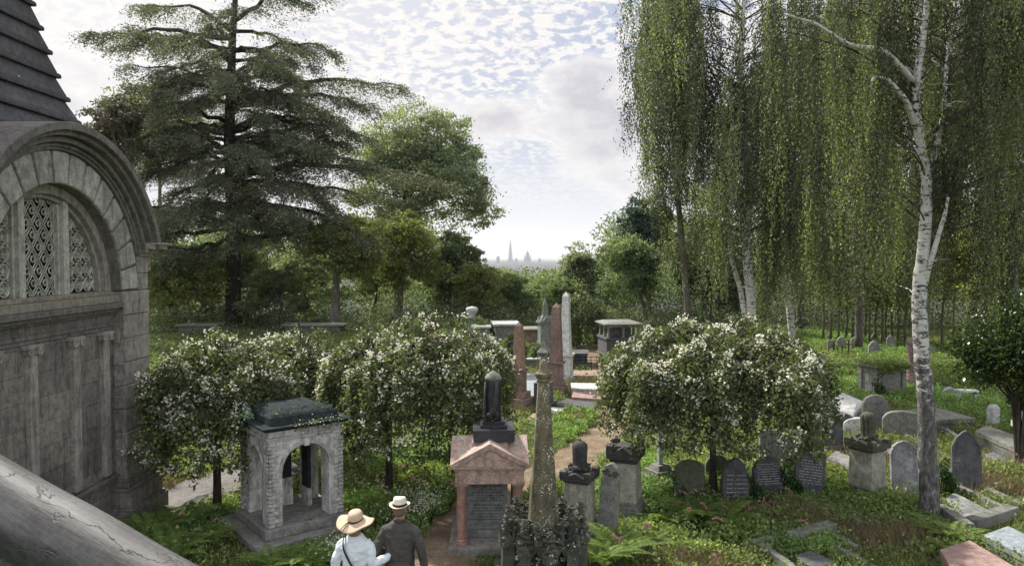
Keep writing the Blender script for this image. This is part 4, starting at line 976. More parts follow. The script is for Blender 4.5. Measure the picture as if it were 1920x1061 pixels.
def headstone(px, by, wpx, ty, style, mat, label, rot=0, lean=0, lean_y=0, thick=0.10, border=False, text=0, base=False, group=None, cat='headstone', name='headstone'):
    P = g(px, by)
    if P.y > 46:
        pass
    d = P.y; w = wpx*d/F; h = at(px, ty, d).z - tzf(P.x, d)
    t = thing(name, label, cat, (P.x, d, tzf(P.x, d)), R(rot), group); t.rotation_euler[0] = R(lean); t.rotation_euler[1] = R(lean_y)
    ol = outline(style, w, h); ol = [(x+random.uniform(-.006,.006)*(z > 0), z+random.uniform(-.006,.006)*(z > 0)) for x, z in ol]
    fixn(MB().prism(ol, -thick/2, thick/2, 'y').build('slab', mat, t, min(0.02, w*0.05)))
    if border:
        k = 0.84; c_ = h*0.5
        inner = [(x*k, c_+(z-c_)*(0.93 if z > 0 else 1)) for x, z in ol]
        fixn(MB().prism(ol[2:]+inner[2:][::-1], -thick/2-0.02, -thick/2, 'y').build('moulded_border', mat, t, 0.005))
        k2 = 0.74; inner2 = [(x*k2, c_+(z-c_)*0.86) for x, z in ol]; inner3 = [(x*0.69, c_+(z-c_)*0.83) for x, z in ol]
        fixn(MB().prism(inner2[2:]+inner3[2:][::-1], -thick/2-0.012, -thick/2, 'y').build('inner_border', mat, t))
    if base: MB().cbox(w*1.35, thick*2.6, -0.05, 0.13).build('footing', M['kerb'], t, 0.015)
    if text:
        mb = MB(); z = h*0.80 if style != 'gothic' else h*0.6
        rows = text
        for i in range(rows):
            x = -w*0.38+random.uniform(0, .03); 
            while x < w*0.38:
                l = random.uniform(0.012, 0.028); 
                if random.random() < 0.8: mb.box(x, x+l*0.72, -thick/2-0.002, -thick/2+0.01, z, z+random.uniform(0.010, 0.017))
                x += l
            z -= h*0.55/rows
        mb.build('worn_inscription', M['letterpale'], t)
    block(rect(P.x, d, w*1.05, 0.2, R(rot)))
    return t, P, w, h
hs = headstone
hs(1378, 945, 56, 858, 'gothic', M['headdark'], 'dark pointed headstone with two pale lichen spots next to the crab apple trunk', 10, -6, 3, text=6)
hs(1441, 930, 58, 856, 'shoulder', M['headdark'], 'dark rounded headstone with faded pale lettering and ivy on its right edge', 4, -5, -2, text=9)
hs(1514, 930, 56, 848, 'square', M['headdark'], 'dark square topped headstone with pale lettering right of the ivy', -10, -7, 5, text=9)
hs(1443, 875, 38, 806, 'square', M['headwhite'], 'narrow whitish streaked slab standing behind the dark headstones', 0, -2)
hs(1488, 868, 60, 808, 'stump', M['headgrey'], 'grey broken headstone slab leaning behind the square dark headstone', 8, -6, -12)
hs(1293, 938, 58, 862, 'ogee', M['headmoss'], 'green mossy headstone in the shade left of the crab apple trunk', 6, -3)
hs(1345, 900, 46, 852, 'round', M['headmoss'], 'small dim mossy headstone behind the crab apple trunk', 0, -3)
hs(1556, 842, 46, 787, 'shoulder', M['headdark'], 'dark blue grey rounded headstone with a flat grave slab in front', -14, -3, base=True)
hs(1641, 795, 46, 740, 'round', M['headgrey'], 'grey round topped headstone behind the mossy shrouded urn', -12, -3, thick=0.2)
hs(1696, 925, 48, 828, 'round', M['headwhite'], 'black headstone streaked white with a round top beside the birch trunk', -8, -6, border=True)
hs(1725, 925, 24, 880, 'stump', M['headwhite'], 'small broken whitish stone leaning against the birch trunk', 14, -14, 10)
hs(1812, 912, 50, 808, 'gothic', M['headdark'], 'dark pointed headstone with moulded border right of the birch trunk', -22, -8, border=True, thick=0.13)
hs(1611, 815, 56, 783, 'flat', M['pale'], 'low pale headstone with a humped top left of the shrouded urn', -25, -3, thick=0.3)
hs(1694, 816, 72, 770, 'flat', M['headgrey'], 'wide low grey headstone with humped top behind the birch trunk', -25, -2, thick=0.25)
hs(1530, 812, 24, 775, 'flat', M['headdark'], 'low dark humped stone at the edge of the crab apple blossom', -10, -2)
hs(1582, 812, 30, 775, 'flat', M['headdark'], 'low black humped stone right behind the blue grey headstone', -16, -2)
gp_ = 'old gravestones at the edge of the far wood'
hs(1577, 656, 16, 631, 'shoulder', M['headgrey'], 'brownish headstone with shouldered top by the iron crosses at the far wood', 5, 0, group=gp_)
hs(1558, 656, 14, 637, 'square', M['headgrey'], 'low square grey headstone leftmost of those at the far wood', 0, 0, group=gp_)
hs(1603, 655, 15, 632, 'round', M['headgrey'], 'small round topped headstone between iron crosses and the white lichened stone', 0, -3, group=gp_)
hs(1638, 664, 23, 639, 'shoulder', M['headwhite'], 'broad whitish lichened headstone in the ivy at the far wood', 6, 2, 4, group=gp_)
hs(1640, 640, 20, 626, 'gothic', M['headgrey'], 'distant pale headstone rising behind the broad whitish one', 0, 0, group=gp_)
hs(1670, 657, 16, 629, 'round', M['headgrey'], 'tall round topped brownish headstone nearest the pink brick pillar', -4, 0, group=gp_)
hs(1655, 638, 9, 627, 'round', M['headgrey'], 'tiny round headstone far back among the thin trunks', 0, 0, group=gp_)
hs(1690, 640, 10, 628, 'square', M['headgrey'], 'tiny square headstone far back beside the birch trunk', 0, 0, group=gp_)
hs(1600, 636, 12, 624, 'round', M['headgrey'], 'pale low headstone farthest back among the thin trunks', 0, 0, group=gp_)
hs(1781, 742, 24, 726, 'round', M['blueledger'], 'small blue grey round topped stone right of the birch under the holly', -10, 0, thick=0.2)
# white table-like frame
P = g(1812, 756); t = thing('white_stone_bench', 'whitish stone slab on two short legs under the holly bush', 'bench', (P.x, P.y, 0), R(-12))
MB().box(-0.30, 0.30, -0.14, 0.14, 0.36, 0.42).build('seat', M['pale'], t, 0.01)
for sx in (-0.22, 0.22): MB().box(sx-0.03, sx+0.03, -0.11, 0.11, 0, 0.36).build('leg', M['pale'], t, 0.01)
P = g(1862, 797); t = thing('stub_post', 'short pale stone post with chamfered top near the right edge', 'post', (P.x, P.y, 0), R(15))
MB().cbox(0.24, 0.20, -0.05, 0.46).cbox(0.24, 0.20, 0.46, 0.56, 0, 0, 0.14, 0.10).build('shaft', M['pale'], t, 0.015)
MB().cbox(0.34, 0.30, -0.05, 0.08).build('foot', M['headgrey'], t, 0.01)
P = g(1922, 870); t = thing('stone_cross', 'pale stone cross cut off by the right edge of the picture', 'cross', (P.x, P.y, 0), R(-10))
MB().cbox(0.14, 0.12, -0.05, 1.15).box(-0.28, 0.28, -0.055, 0.055, 0.82, 0.95).build('cross_shaft', M['pale'], t, 0.01)
MB().cbox(0.4, 0.36, -0.02, 0.14).build('foot', M['headgrey'], t, 0.01)
# iron crosses
for k, (px, by, hpx, lab) in enumerate([(1591, 662, 26, 'black iron cross with a low rail in front of the far headstones'), (1563, 660, 20, 'smaller black iron cross beside the crab apple blossom')]):
    P = g(px, by); H = hpx*P.y/F; t = thing('iron_cross', lab, 'cross', (P.x, P.y, tzf(P.x, P.y)), R(10))
    mb = MB().cbox(0.045, 0.045, 0, H).box(-H*0.3, H*0.3, -0.02, 0.02, H*0.66, H*0.72); mb.box(-H*0.55, H*0.4, -0.015, 0.015, H*0.42, H*0.46); mb.box(-H*0.55, -H*0.5, -0.015, 0.015, 0, H*0.6); mb.box(H*0.35, H*0.4, -0.015, 0.015, 0, H*0.6)
    mb.build('bars', M['iron'], t)

# ---------------------------------------------------------------- ledgers & kerbs from ground outlines
def slab(name, px4, zt, mat, label, cat='grave slab', coped=0.0, group=None, over=0.03, bev=0.015, foot=True):
    Q = [g(px, py, zt) for px, py in px4]
    c_ = sum(Q, Vector())/len(Q); t = thing(name, label, cat, (c_.x, c_.y, 0), 0, group)
    q = [(p.x-c_.x, p.y-c_.y) for p in Q]
    th_ = min(0.12, zt*0.6)
    if coped:
        n = len(q); m1 = ((q[0][0]+q[1][0])/2, (q[0][1]+q[1][1])/2); m2_ = ((q[2][0]+q[3][0])/2, (q[2][1]+q[3][1])/2)
        k = 0.12; r1 = (m1[0]*(1-k)+m2_[0]*k, m1[1]*(1-k)+m2_[1]*k); r2 = (m2_[0]*(1-k)+m1[0]*k, m2_[1]*(1-k)+m1[1]*k)
        vs = [(x, y, zt-th_-coped) for x, y in q]+[(x, y, zt-coped) for x, y in q]+[(r1[0], r1[1], zt), (r2[0], r2[1], zt)]
        fs = [(0,1,2,3)]+[(i, (i+1) % 4, 4+(i+1) % 4, 4+i) for i in range(4)]+[(4,5,8),(5,6,9,8),(6,7,9),(7,4,8,9)]
        o_ = fixn(MB().add(vs, fs).build('coped_top', mat, t, bev)); zb = zt-th_-coped
    else:
        fixn(MB().prism(q, zt-th_, zt, 'z').build('top_slab', mat, t, bev)); zb = zt-th_
    if foot and zb > 0.03:
        fixn(MB().prism([(x*0.95, y*0.95) for x, y in q], -0.1, zb-0.001, 'z').build('base', M['kerb'] if mat not in (M['pinkledger'],) else M['headgrey'], t, bev))
    block([(p.x, p.y) for p in Q]); return t
slab('ledger_stone', [(1762,1029),(1818,1011),(1912,1066),(1790,1075)], 0.30, M['pinkledger'], 'pink speckled granite grave slab in the bottom right corner')
slab('ledger_stone', [(1845,996),(1891,979),(1960,1012),(1960,1052)], 0.30, M['blueledger'], 'smooth blue grey coped grave slab at the bottom right edge', coped=0.05)
slab('ledger_stone', [(1769,934),(1790,922),(1876,966),(1819,981)], 0.10, M['ledger'], 'cracked grey grave slab with fallen lichen flakes right of the birch foot')
slab('ledger_stone', [(1545,862),(1568,844),(1622,866),(1592,884)], 0.08, M['ledger'], 'flat dark grey grave slab in front of the blue grey headstone')
slab('ledger_stone', [(1490,1040),(1520,1030),(1568,1052),(1528,1066)], 0.10, M['darkledger'], 'small dark purple grey slab inside kerbs at the bottom of the picture')
slab('ledger_stone', [(1655,842),(1685,826),(1735,853),(1712,872)], 0.10, M['ledger'], 'grey slab lying behind the white streaked headstone', group=None)
slab('coped_tomb', [(1547,755),(1580,730),(1622,748),(1600,772)], 0.42, M['pale'], 'low tomb with a bright pale sloping slab top near the right blossom', 'tomb', coped=0.08)
slab('coped_tomb', [(1510,765),(1516,751),(1566,751),(1568,765)], 0.42, M['headdark'], 'dark low tomb block left of the bright sloping slab', 'tomb')
slab('coped_tomb', [(1752,783),(1700,764),(1740,757),(1828,779)], 0.36, M['headgrey'], 'long grey green coffin shaped tomb just right of the birch trunk', 'tomb', coped=0.06)
slab('coped_tomb', [(1828,807),(1850,796),(1960,836),(1950,858)], 0.36, M['headgrey'], 'long low grey tomb running to the right edge', 'tomb')
slab('ledger_stone', [(1838,852),(1862,846),(1905,868),(1872,876)], 0.06, M['ledger'], 'thin grey slab sunk in grass right of the pointed bordered headstone')
def kerb(pts, label, w=0.11, h=0.09, mat=None):
    P = [g(*p) for p in pts]; c_ = P[0]; t = thing('grave_kerb', label, 'kerb', (c_.x, c_.y, 0), 0, 'grave kerbs among the ground plants')
    for i in range(len(P)-1):
        a, b = P[i]-c_, P[i+1]-c_; dd = (b-a); l = dd.length; u = dd/l; n_ = Vector((-u.y, u.x, 0))*w/2
        e0 = a+u*(0.003 if i else -w/2); e1 = b+u*(w/2 if i == len(P)-2 else -0.003) 
        if i: e0 = a+u*(w/2+0.002)
        if i < len(P)-2: e1 = b+u*(w/2)
        q = [(e0+n_), (e0-n_), (e1-n_), (e1+n_)]
        hh = h+0.004*i
        MB().prism([(v_.x, v_.y) for v_ in q], -0.1, hh, 'z').build('kerb_stone', mat or M['kerb'], t, 0.02) 
        fixn(t.children[-1]) if t.children else None
kerb([(1500,918),(1560,948),(1612,985)], 'long lichened kerb running down beside the square dark headstone')
kerb([(1545,995),(1572,1013),(1600,1030)], 'short kerb stub near the bottom centre right')
kerb([(1412,1022),(1480,1008)], 'broken pale kerb piece left of the small dark slab')
kerb([(1492,1022),(1552,1004)], 'thick kerb stone above the small dark slab', 0.2, 0.22)
kerb([(1430,1030),(1475,1061),(1500,1085)], 'kerb running off the bottom edge in the weeds')
kerb([(1562,1030),(1610,1055),(1660,1085)], 'kerb right of the small dark slab running off the bottom')
kerb([(1745,952),(1812,1000)], 'rough kerb on the near side of the cracked grave slab', 0.18, 0.20)
kerb([(1826,992),(1892,970)], 'thick end kerb of the cracked grave slab', 0.22, 0.20)
kerb([(1800,925),(1895,972)], 'kerb on the far side of the cracked grave slab', 0.1, 0.16)
kerb([(1820,905),(1870,930),(1935,960)], 'long kerb from the pointed bordered headstone to the right edge')
kerb([(1775,900),(1800,893)], 'short kerb end by the ivy right of the birch', 0.14, 0.2)
kerb([(1575,838),(1640,872)], 'kerb beside the flat dark grey grave slab')
kerb([(1690,815),(1735,838),(1790,868)], 'kerb running behind the birch trunk toward the bordered headstone')
kerb([(1745,790),(1830,845)], 'thin kerb between the grey coffin tomb and bordered headstone')
kerb([(1210,920),(1262,905)], 'kerb stub in the bright weeds beside the stone cross')

# ---------------------------------------------------------------- chest tomb with ivy
P = g(1662, 742); d = P.y+0.5; ctb = thing('chest_tomb', 'square stone chest tomb with moulded lid covered by ivy, behind the white birch', 'tomb', (P.x+0.1, d, 0), R(14))
MB().cbox(1.25, 0.9, 0, 0.12).build('base', M['headgrey'], ctb, 0.015)
mb = MB().cbox(1.02, 0.72, 0.12, 0.86); mb.build('chest', M['greystone'], ctb, 0.01)
for sx in (-1, 1):
    for sy in (-1, 1): MB().cbox(0.15, 0.15, 0.122, 0.862, sx*0.50, sy*0.345).build('corner_pier', M['headgrey'], ctb, 0.01)
MB().box(-0.32, 0.32, -0.385, -0.3605, 0.2, 0.78).build('panel', M['headgrey'], ctb, 0.01)
MB().cbox(1.16, 0.86, 0.863, 0.91).cbox(1.28, 0.98, 0.91, 0.97).build('lid', M['headgrey'], ctb, 0.012)
block(rect(P.x+0.1, d, 1.3, 1.0, R(14)))
def ivy_on(name, label, cat, org, rot, P, size, mat='l_ivy', d=(0,-0.2,0.6), spread=0.8, kind=None):
    t = thing(name, label, cat, org, rot); quadmesh('leaves', leafquads(np.asarray(P, float), size, np.array(d, float), spread, 0.85), M[mat], t); return t
P_ = np.column_stack([RNG.uniform(-.66,.66,1500), RNG.uniform(-.5,.5,1500), 0.97+np.abs(RNG.normal(0,.035,1500))])
e1 = np.column_stack([RNG.uniform(-.66,.66,700), RNG.uniform(-.54,-.49,700), 0.97-np.abs(RNG.normal(0,.11,700))])
ivy_on('ivy', 'ivy mat spread over the lid of the chest tomb', 'ivy', (P.x+0.1, d, 0), R(14), np.vstack([P_, e1]), 0.06, 'l_cover')
# ivy between headstones, on the cross base etc.
def ivy_patch(label, px, by, wpx, ty, n, size=0.06, dy=0.0, mat='l_ivy'):
    P = g(px, by); w = wpx*P.y/F; h = at(px, ty, P.y).z
    q = RNG.random((n, 3)); k = np.abs(RNG.normal(0, .45, n)); z = np.clip(k, 0, 1)*h
    x = (q[:, 0]-.5)*w*(1.15-0.6*z/h)+0.08*np.sin(z*9); y = RNG.normal(-0.08, .045, n)+dy
    t = ivy_on('ivy', label, 'ivy', (P.x, P.y, 0), 0, np.column_stack([x, y, z]), size, mat, (0,-0.6,0.1), 0.6)
    mb = MB()
    for i in range(6):
        x0 = random.uniform(-w/3, w/3); mb.tube([(x0, -0.05, 0), (x0+random.uniform(-.05,.05), -0.06, h*0.4), (x0*0.5+random.uniform(-.06,.06), -0.06, h*random.uniform(.6,.95))], [0.012,0.009,0.004], 5)
    mb.build('stem', M['twig'], t)
ivy_patch('ivy climbing between the two lettered dark headstones', 1478, 928, 30, 858, 700, 0.055, -0.02, 'l_ivy')
ivy_patch('ivy tuft in the gap beside the pointed dark headstone', 1410, 940, 20, 885, 420, 0.05)
ivy_patch('red tinged creeper on the pointed dark headstone shoulder', 1352, 935, 14, 880, 160, 0.045)
ivy_patch('dark ivy hanging under the right crab apple near the grey slab', 1508, 862, 36, 800, 600, 0.06)
ivy_patch('ivy growing up beside the birch foot', 1768, 925, 26, 858, 900, 0.055)
ivy_patch('ivy cloaking the left side of the chest tomb base', 1645, 745, 22, 700, 400, 0.07)
ivy_patch('ivy strand on the mossy headstone under the crab apple', 1268, 935, 20, 880, 400, 0.05)

# pink pillar + grey urn monument behind birch
P = g(1714, 722); d = P.y; t = thing('pink_pillar_monument', 'pink banded square pillar with gabled stone cap beside the white birch', 'monument', (P.x, d, 0), R(-16)); w = 20*d/F; H = at(1714, 632, d).z
MB().cbox(w*1.5, w*1.5, -0.05, 0.25).cbox(w*1.2, w*1.2, 0.25, 0.36).build('base', M['pinkledger'], t, 0.01)
MB().cbox(w*1.02, w*1.02, 0.36, H*0.86).build('shaft', M['pinkbrick'], t, 0.008)
mb = MB().cbox(w*1.3, w*1.3, H*0.86, H*0.90); mb.prism([(-w*0.7,0),(w*0.7,0),(0,H*0.1)], -w*0.68, w*0.68, 'y')
mb.xf(Matrix.Translation((0,0,H*0.90)), 8); fixn(mb.build('gabled_cap', M['headgrey'], t, 0.006))
P = g(1754, 725); d = P.y+1; t = thing('urn_monument', 'tall mottled grey monument with urn half hidden behind the birch trunk', 'monument', (P.x, d, 0), R(10)); w = 20*d/F; H = at(1754, 622, d).z
MB().cbox(w*1.7, w*1.7, -0.05, 0.4).build('base', M['headwhite'], t, 0.02)
MB().cbox(w*1.25, w*1.25, 0.4, H*0.66, 0, 0, w*1.05, w*1.05).cbox(w*1.7, w*1.7, H*0.66, H*0.72).build('shaft', M['headwhite'], t, 0.01)
MB().lathe([(w*.5,H*.72),(w*.3,H*.75),(w*.55,H*.83),(w*.6,H*.89),(w*.35,H*.94),(w*.15,H*.97),(0,H)], 20).build('urn', M['headgrey'], t, smooth=True)

# ---------------------------------------------------------------- centre obelisks
def obelisk(px, by, tip, ws, wt, shaft_b, mats, steps, label, rot, die=None):
    P = g(px, by); k0 = steps[0][0]*0.5*P.y/F; d = P.y+k0*0.8
    t = thing('obelisk', label, 'obelisk', (P.x, d, 0), R(rot)); s_ = d/F
    Z = lambda y: at(px, y, d).z
    zb = -0.05; n = len(steps)
    mb = MB()
    for i, (wp, ytop) in enumerate(steps):
        z1 = Z(ytop); mb.cbox(wp*s_, wp*s_, zb, z1-0.001); zb = z1
    mb.build('step', mats[1], t, 0.012)
    if die:
        wp, y1 = die; z1 = Z(y1); MB().cbox(wp*s_, wp*s_, zb, z1, 0, 0, wp*s_*0.94, wp*s_*0.94).build('die', mats[1], t, 0.008)
        MB().cbox(wp*s_*1.15, wp*s_*1.15, z1, z1+0.04).cbox(wp*s_*1.25, wp*s_*1.25, z1+0.04, z1+0.10).build('cornice', mats[1], t, 0.006); zb = z1+0.10
    zt = Z(tip); hp = (zt-zb)*0.07
    MB().cbox(ws*s_, ws*s_, zb, zt-hp, 0, 0, wt*s_, wt*s_).build('shaft', mats[0], t, 0.006)
    MB().cbox(wt*s_, wt*s_, zt-hp+0.001, zt, 0, 0, wt*s_*0.12, wt*s_*0.12).build('pyramidion', mats[2], t)
    block(rect(P.x, d, steps[0][0]*s_, steps[0][0]*s_, R(rot))); return t
obelisk(973, 768, 604, 21, 13, 700, (M['red'], M['redgrey'], M['redgrey']), [(60,757),(48,744),(36,733)], 'red granite obelisk on three mossy steps, leftmost of the three obelisks', -20, (24, 696))
obelisk(1044, 740, 568, 22, 14, 676, (M['redgrey'], M['redgrey'], M['redgrey']), [(38,722),(30,712)], 'brownish pink granite obelisk on a stepped plinth, middle of the three obelisks', -18, (24, 682))
obelisk(1062, 716, 547, 19, 12, 665, (M['white'], M['white'], M['white']), [(32,704)], 'tall white granite obelisk behind the brownish pink one', -18, (23, 668))
# figure monument on dark block
P = g(1020, 764); d = P.y+0.25; s_ = d/F; t = thing('figure_monument', 'weathered pale figure with canopy on a dark square plinth in front of the pink obelisk', 'monument', (P.x, d, 0), R(-20)); Z = lambda y: at(1020, y, d).z
MB().cbox(42*s_, 42*s_, -0.05, Z(752)).build('step', M['darkledger'], t, 0.012)
MB().cbox(30*s_, 30*s_, Z(752)+0.001, Z(716)).build('block', M['darkledger'], t, 0.012)
z0 = Z(716); H = Z(648)-z0
mb = MB().lathe([(0.17,z0),(0.16,z0+.08),(0.10,z0+.14),(0.11,z0+H*.35),(0.13,z0+H*.5),(0.11,z0+H*.6),(0.12,z0+H*.68),(0.05,z0+H*.74),(0.075,z0+H*.80),(0.07,z0+H*.88),(0.0,z0+H*.93)], 24, 0, 0, 0.14, 7)
mb.build('figure', M['greystone'], t, smooth=True)
mb = MB()
for sx in (-1, 1):
    for sy in (-1, 1): mb.tube([(sx*.15, sy*.15, z0), (sx*.14, sy*.14, z0+H*.8)], 0.02, 8)
mb.lathe([(0.24,z0+H*.8),(0.24,z0+H*.84),(0.12,z0+H*.95),(0.03,z0+H*1.15),(0,z0+H*1.2)], 4, ph=PI/4); mb.build('canopy', M['greystone'], t)
# far gothic monument
d = 33.0; s_ = d/F; X0 = at(1022, 600, d).x; Z = lambda y: at(1022, y, d).z
t = thing('gothic_monument', 'grey green gothic monument with slim pinnacled top between the red and pink obelisks', 'monument', (X0, d, 0), R(12))
MB().cbox(30*s_, 30*s_, -0.05, 0.35).cbox(26*s_, 26*s_, 0.35, Z(640)).build('base', M['greystone'], t, 0.015)
MB().cbox(23*s_, 23*s_, Z(640), Z(605)).build('die', M['greystone'], t, 0.01)
mb = MB().cbox(29*s_, 29*s_, Z(605), Z(602)).cbox(27*s_, 27*s_, Z(602), Z(590), 0, 0, 9*s_, 9*s_)
for q in range(4):
    b = len(mb.v); mb.prism([(-9*s_,0),(9*s_,0),(0,10*s_)], -14*s_, -9*s_, 'y'); mb.xf(Matrix.Translation((0,0,Z(602))) @ Matrix.Rotation(q*PI/2, 4, 'Z'), b)
fixn(mb.build('gabled_roof', M['greystone'], t, 0.006))
mb = MB().cbox(8*s_, 8*s_, Z(592), Z(572), 0, 0, 6.5*s_, 6.5*s_).cbox(7.5*s_, 7.5*s_, Z(572), Z(557), 0, 0, 0.6*s_, 0.6*s_)
for q in range(4):
    a = q*PI/2+PI/4; mb.cbox(2*s_, 2*s_, Z(592), Z(568), 6*s_*math.cos(a), 6*s_*math.sin(a), 0.4*s_, 0.4*s_)
mb.build('pinnacle', M['greystone'], t)
# box tombs far
def boxtomb(px, by, wpx, ty, dep, rot, m1, m2_, label, z_top=None):
    P = g(px, by); d = P.y+dep/2; w = wpx*d/F; H = at(px, ty, d-dep/2).z
    t = thing('chest_tomb', label, 'tomb', (P.x, d, 0), R(rot))
    MB().cbox(w*1.02, dep*1.02, -0.05, H*0.12).build('base', m1, t, 0.02)
    MB().cbox(w*0.92, dep*0.92, H*0.12, H*0.88).build('chest', m1, t, 0.01)
    MB().cbox(w*1.06, dep*1.05, H*0.88, H).build('lid', m2_, t, 0.015); block(rect(P.x, d, w, dep, R(rot)))
boxtomb(948, 640, 48, 607, 2.0, 6, M['headgrey'], M['pale'], 'pale topped grey chest tomb behind the red obelisk')
boxtomb(994, 642, 34, 617, 1.6, 8, M['redgrey'], M['headgrey'], 'brick coloured chest tomb right of the red obelisk tip')
boxtomb(1088, 688, 34, 662, 1.2, -6, M['darkledger'], M['darkledger'], 'black stepped tomb between white obelisk and path')
boxtomb(900, 640, 36, 612, 1.5, 4, M['headgrey'], M['pale'], 'dim pale tomb left behind the middle crab apple')
P = g(995, 690); t = thing('low_wall', 'low grey stone wall behind the reflective dark slab', 'wall', (P.x, P.y, 0), R(3)); MB().box(-0.9, 0.9, -0.12, 0.12, -0.05, 0.34).build('wall', M['headgrey'], t, 0.015)
MB().box(-0.93, 0.93, -0.15, 0.15, 0.34, 0.40).build('coping', M['pale'], t, 0.01)
slab('ledger_stone', [(985,742),(988,700),(1016,700),(1013,748)], 0.12, M['blueledger'], 'long reflective blue grey slab right of the red obelisk')
slab('ledger_stone', [(1072,704),(1076,694),(1118,694),(1123,704)], 0.16, M['pinkledger'], 'pinkish slab within iron rails by the white obelisk')
slab('ledger_stone', [(1072,728),(1070,717),(1118,718),(1122,729)], 0.22, M['pale'], 'pale greenish grave slab right of the pink obelisk')
slab('ledger_stone', [(1072,744),(1074,733),(1126,735),(1128,748)], 0.20, M['pinkledger'], 'pink flat slab in front of the pale greenish one')
slab('ledger_stone', [(1042,758),(1060,747),(1126,752),(1112,768)], 0.12, M['darkledger'], 'long dark slab lying at the near side of the obelisks')
slab('ledger_stone', [(1028,776),(1032,762),(1060,764),(1058,780)], 0.06, M['pale'], 'small pale flagstone beside the spire')
slab('ledger_stone', [(985,786),(1000,774),(1022,776),(1015,790)], 0.05, M['pinkledger'], 'small pinkish flagstone left of the spire')
slab('ledger_stone', [(1160,725),(1164,715),(1200,716),(1200,726)], 0.2, M['headgrey'], 'grey slab half hidden by the right crab apple blossom')
# iron rails
P0 = g(1074, 700); P1 = g(1132, 700); P2 = g(1128, 688); P3 = g(1078, 688)
t = thing('iron_railing', 'low rusted iron railing round the pinkish slab', 'railing', (P0.x, P0.y, 0)); mb = MB()
cs = [P0, P1, P2, P3, P0]
for i in range(4):
    a, b = cs[i]-P0, cs[i+1]-P0
    for z in (0.28, 0.42): mb.tube([(a.x, a.y, z), (b.x, b.y, z)], 0.015, 6)
    for k in range(5):
        q = a+(b-a)*k/5; mb.tube([(q.x, q.y, -0.05), (q.x, q.y, 0.55 if k == 0 else 0.46)], 0.022 if k == 0 else 0.012, 6)
mb.build('rails', M['iron'], t)
# mausoleum
P = g(1166, 672); d = P.y+0.9; s_ = d/F; t = thing('small_mausoleum', 'small dark stone mausoleum with flat pale roof on short columns beside the far path', 'mausoleum', (P.x, d, 0), R(8))
W2 = 0.78; H = 1.55
MB().box(-W2-.06, W2+.06, -W2-.06, W2+.06, -0.05, 0.16).build('base', M['headmoss'], t, 0.02)
MB().box(-W2, W2, -W2, W2, 0.16, 0.80).box(-W2-0.05, W2+0.05, -W2-0.05, W2+0.05, 0.80, 0.90).build('lower_storey', M['headdark'], t, 0.012)
MB().box(-W2+.35, W2-.35, -W2+.35, W2-.35, 0.90, 1.36).build('inner_chamber', M['headdark'], t, 0.01)
for sx in (-1, 0, 1):
    for sy in (-1, 0, 1):
        if sx == 0 and sy == 0: continue
        MB().lathe([(0.09,0.90),(0.09,0.94),(0.062,0.96),(0.055,1.28),(0.085,1.33),(0.085,1.36)], 12, sx*(W2-.1), sy*(W2-.1)).build('column', M['headgrey'], t, smooth=True)
MB().box(-W2, W2, -W2, W2, 1.36, 1.46).build('entablature', M['headgrey'], t, 0.01)
MB().cbox(2*W2+.24, 2*W2+.24, 1.46, 1.52).cbox(2*W2+.2, 2*W2+.2, 1.52, 1.60, 0, 0, 2*W2-.3, 2*W2-.3).build('roof', M['headgrey'], t, 0.012)
block(rect(P.x, d, 1.7, 1.7, 0))
# pale globe urn
d = 44.0; X0 = at(885, 590, d).x; t = thing('globe_urn_pillar', 'pale stone pillar topped by a round urn far behind the middle crab apple', 'monument', (X0, d, 0)); zt = at(885, 574, d).z
MB().cbox(0.9, 0.9, -0.1, 0.5).cbox(0.6, 0.6, 0.5, zt-0.75, 0, 0, 0.55, 0.55).cbox(0.75, 0.75, zt-0.75, zt-0.65).build('pillar', M['headgrey'], t, 0.02)
MB().lathe([(0.3,zt-.65),(0.15,zt-.58),(0.3,zt-.4),(0.38,zt-.2),(0.32,zt-.08),(0.1,zt-.02),(0,zt)], 20).build('urn', M['pale'], t, smooth=True)
# far white tombs under cedar
for px, w_, lab in ((585, 110, 'long pale far tomb below the cedar bough'), (365, 70, 'pale far tomb left of the cedar trunk'), (1320, 60, 'pale far tomb among trees behind the right blossom')):
    boxtomb(px, 626, w_, 609, 1.5, random.uniform(-8, 8), M['headmoss'], M['headgrey'], lab)
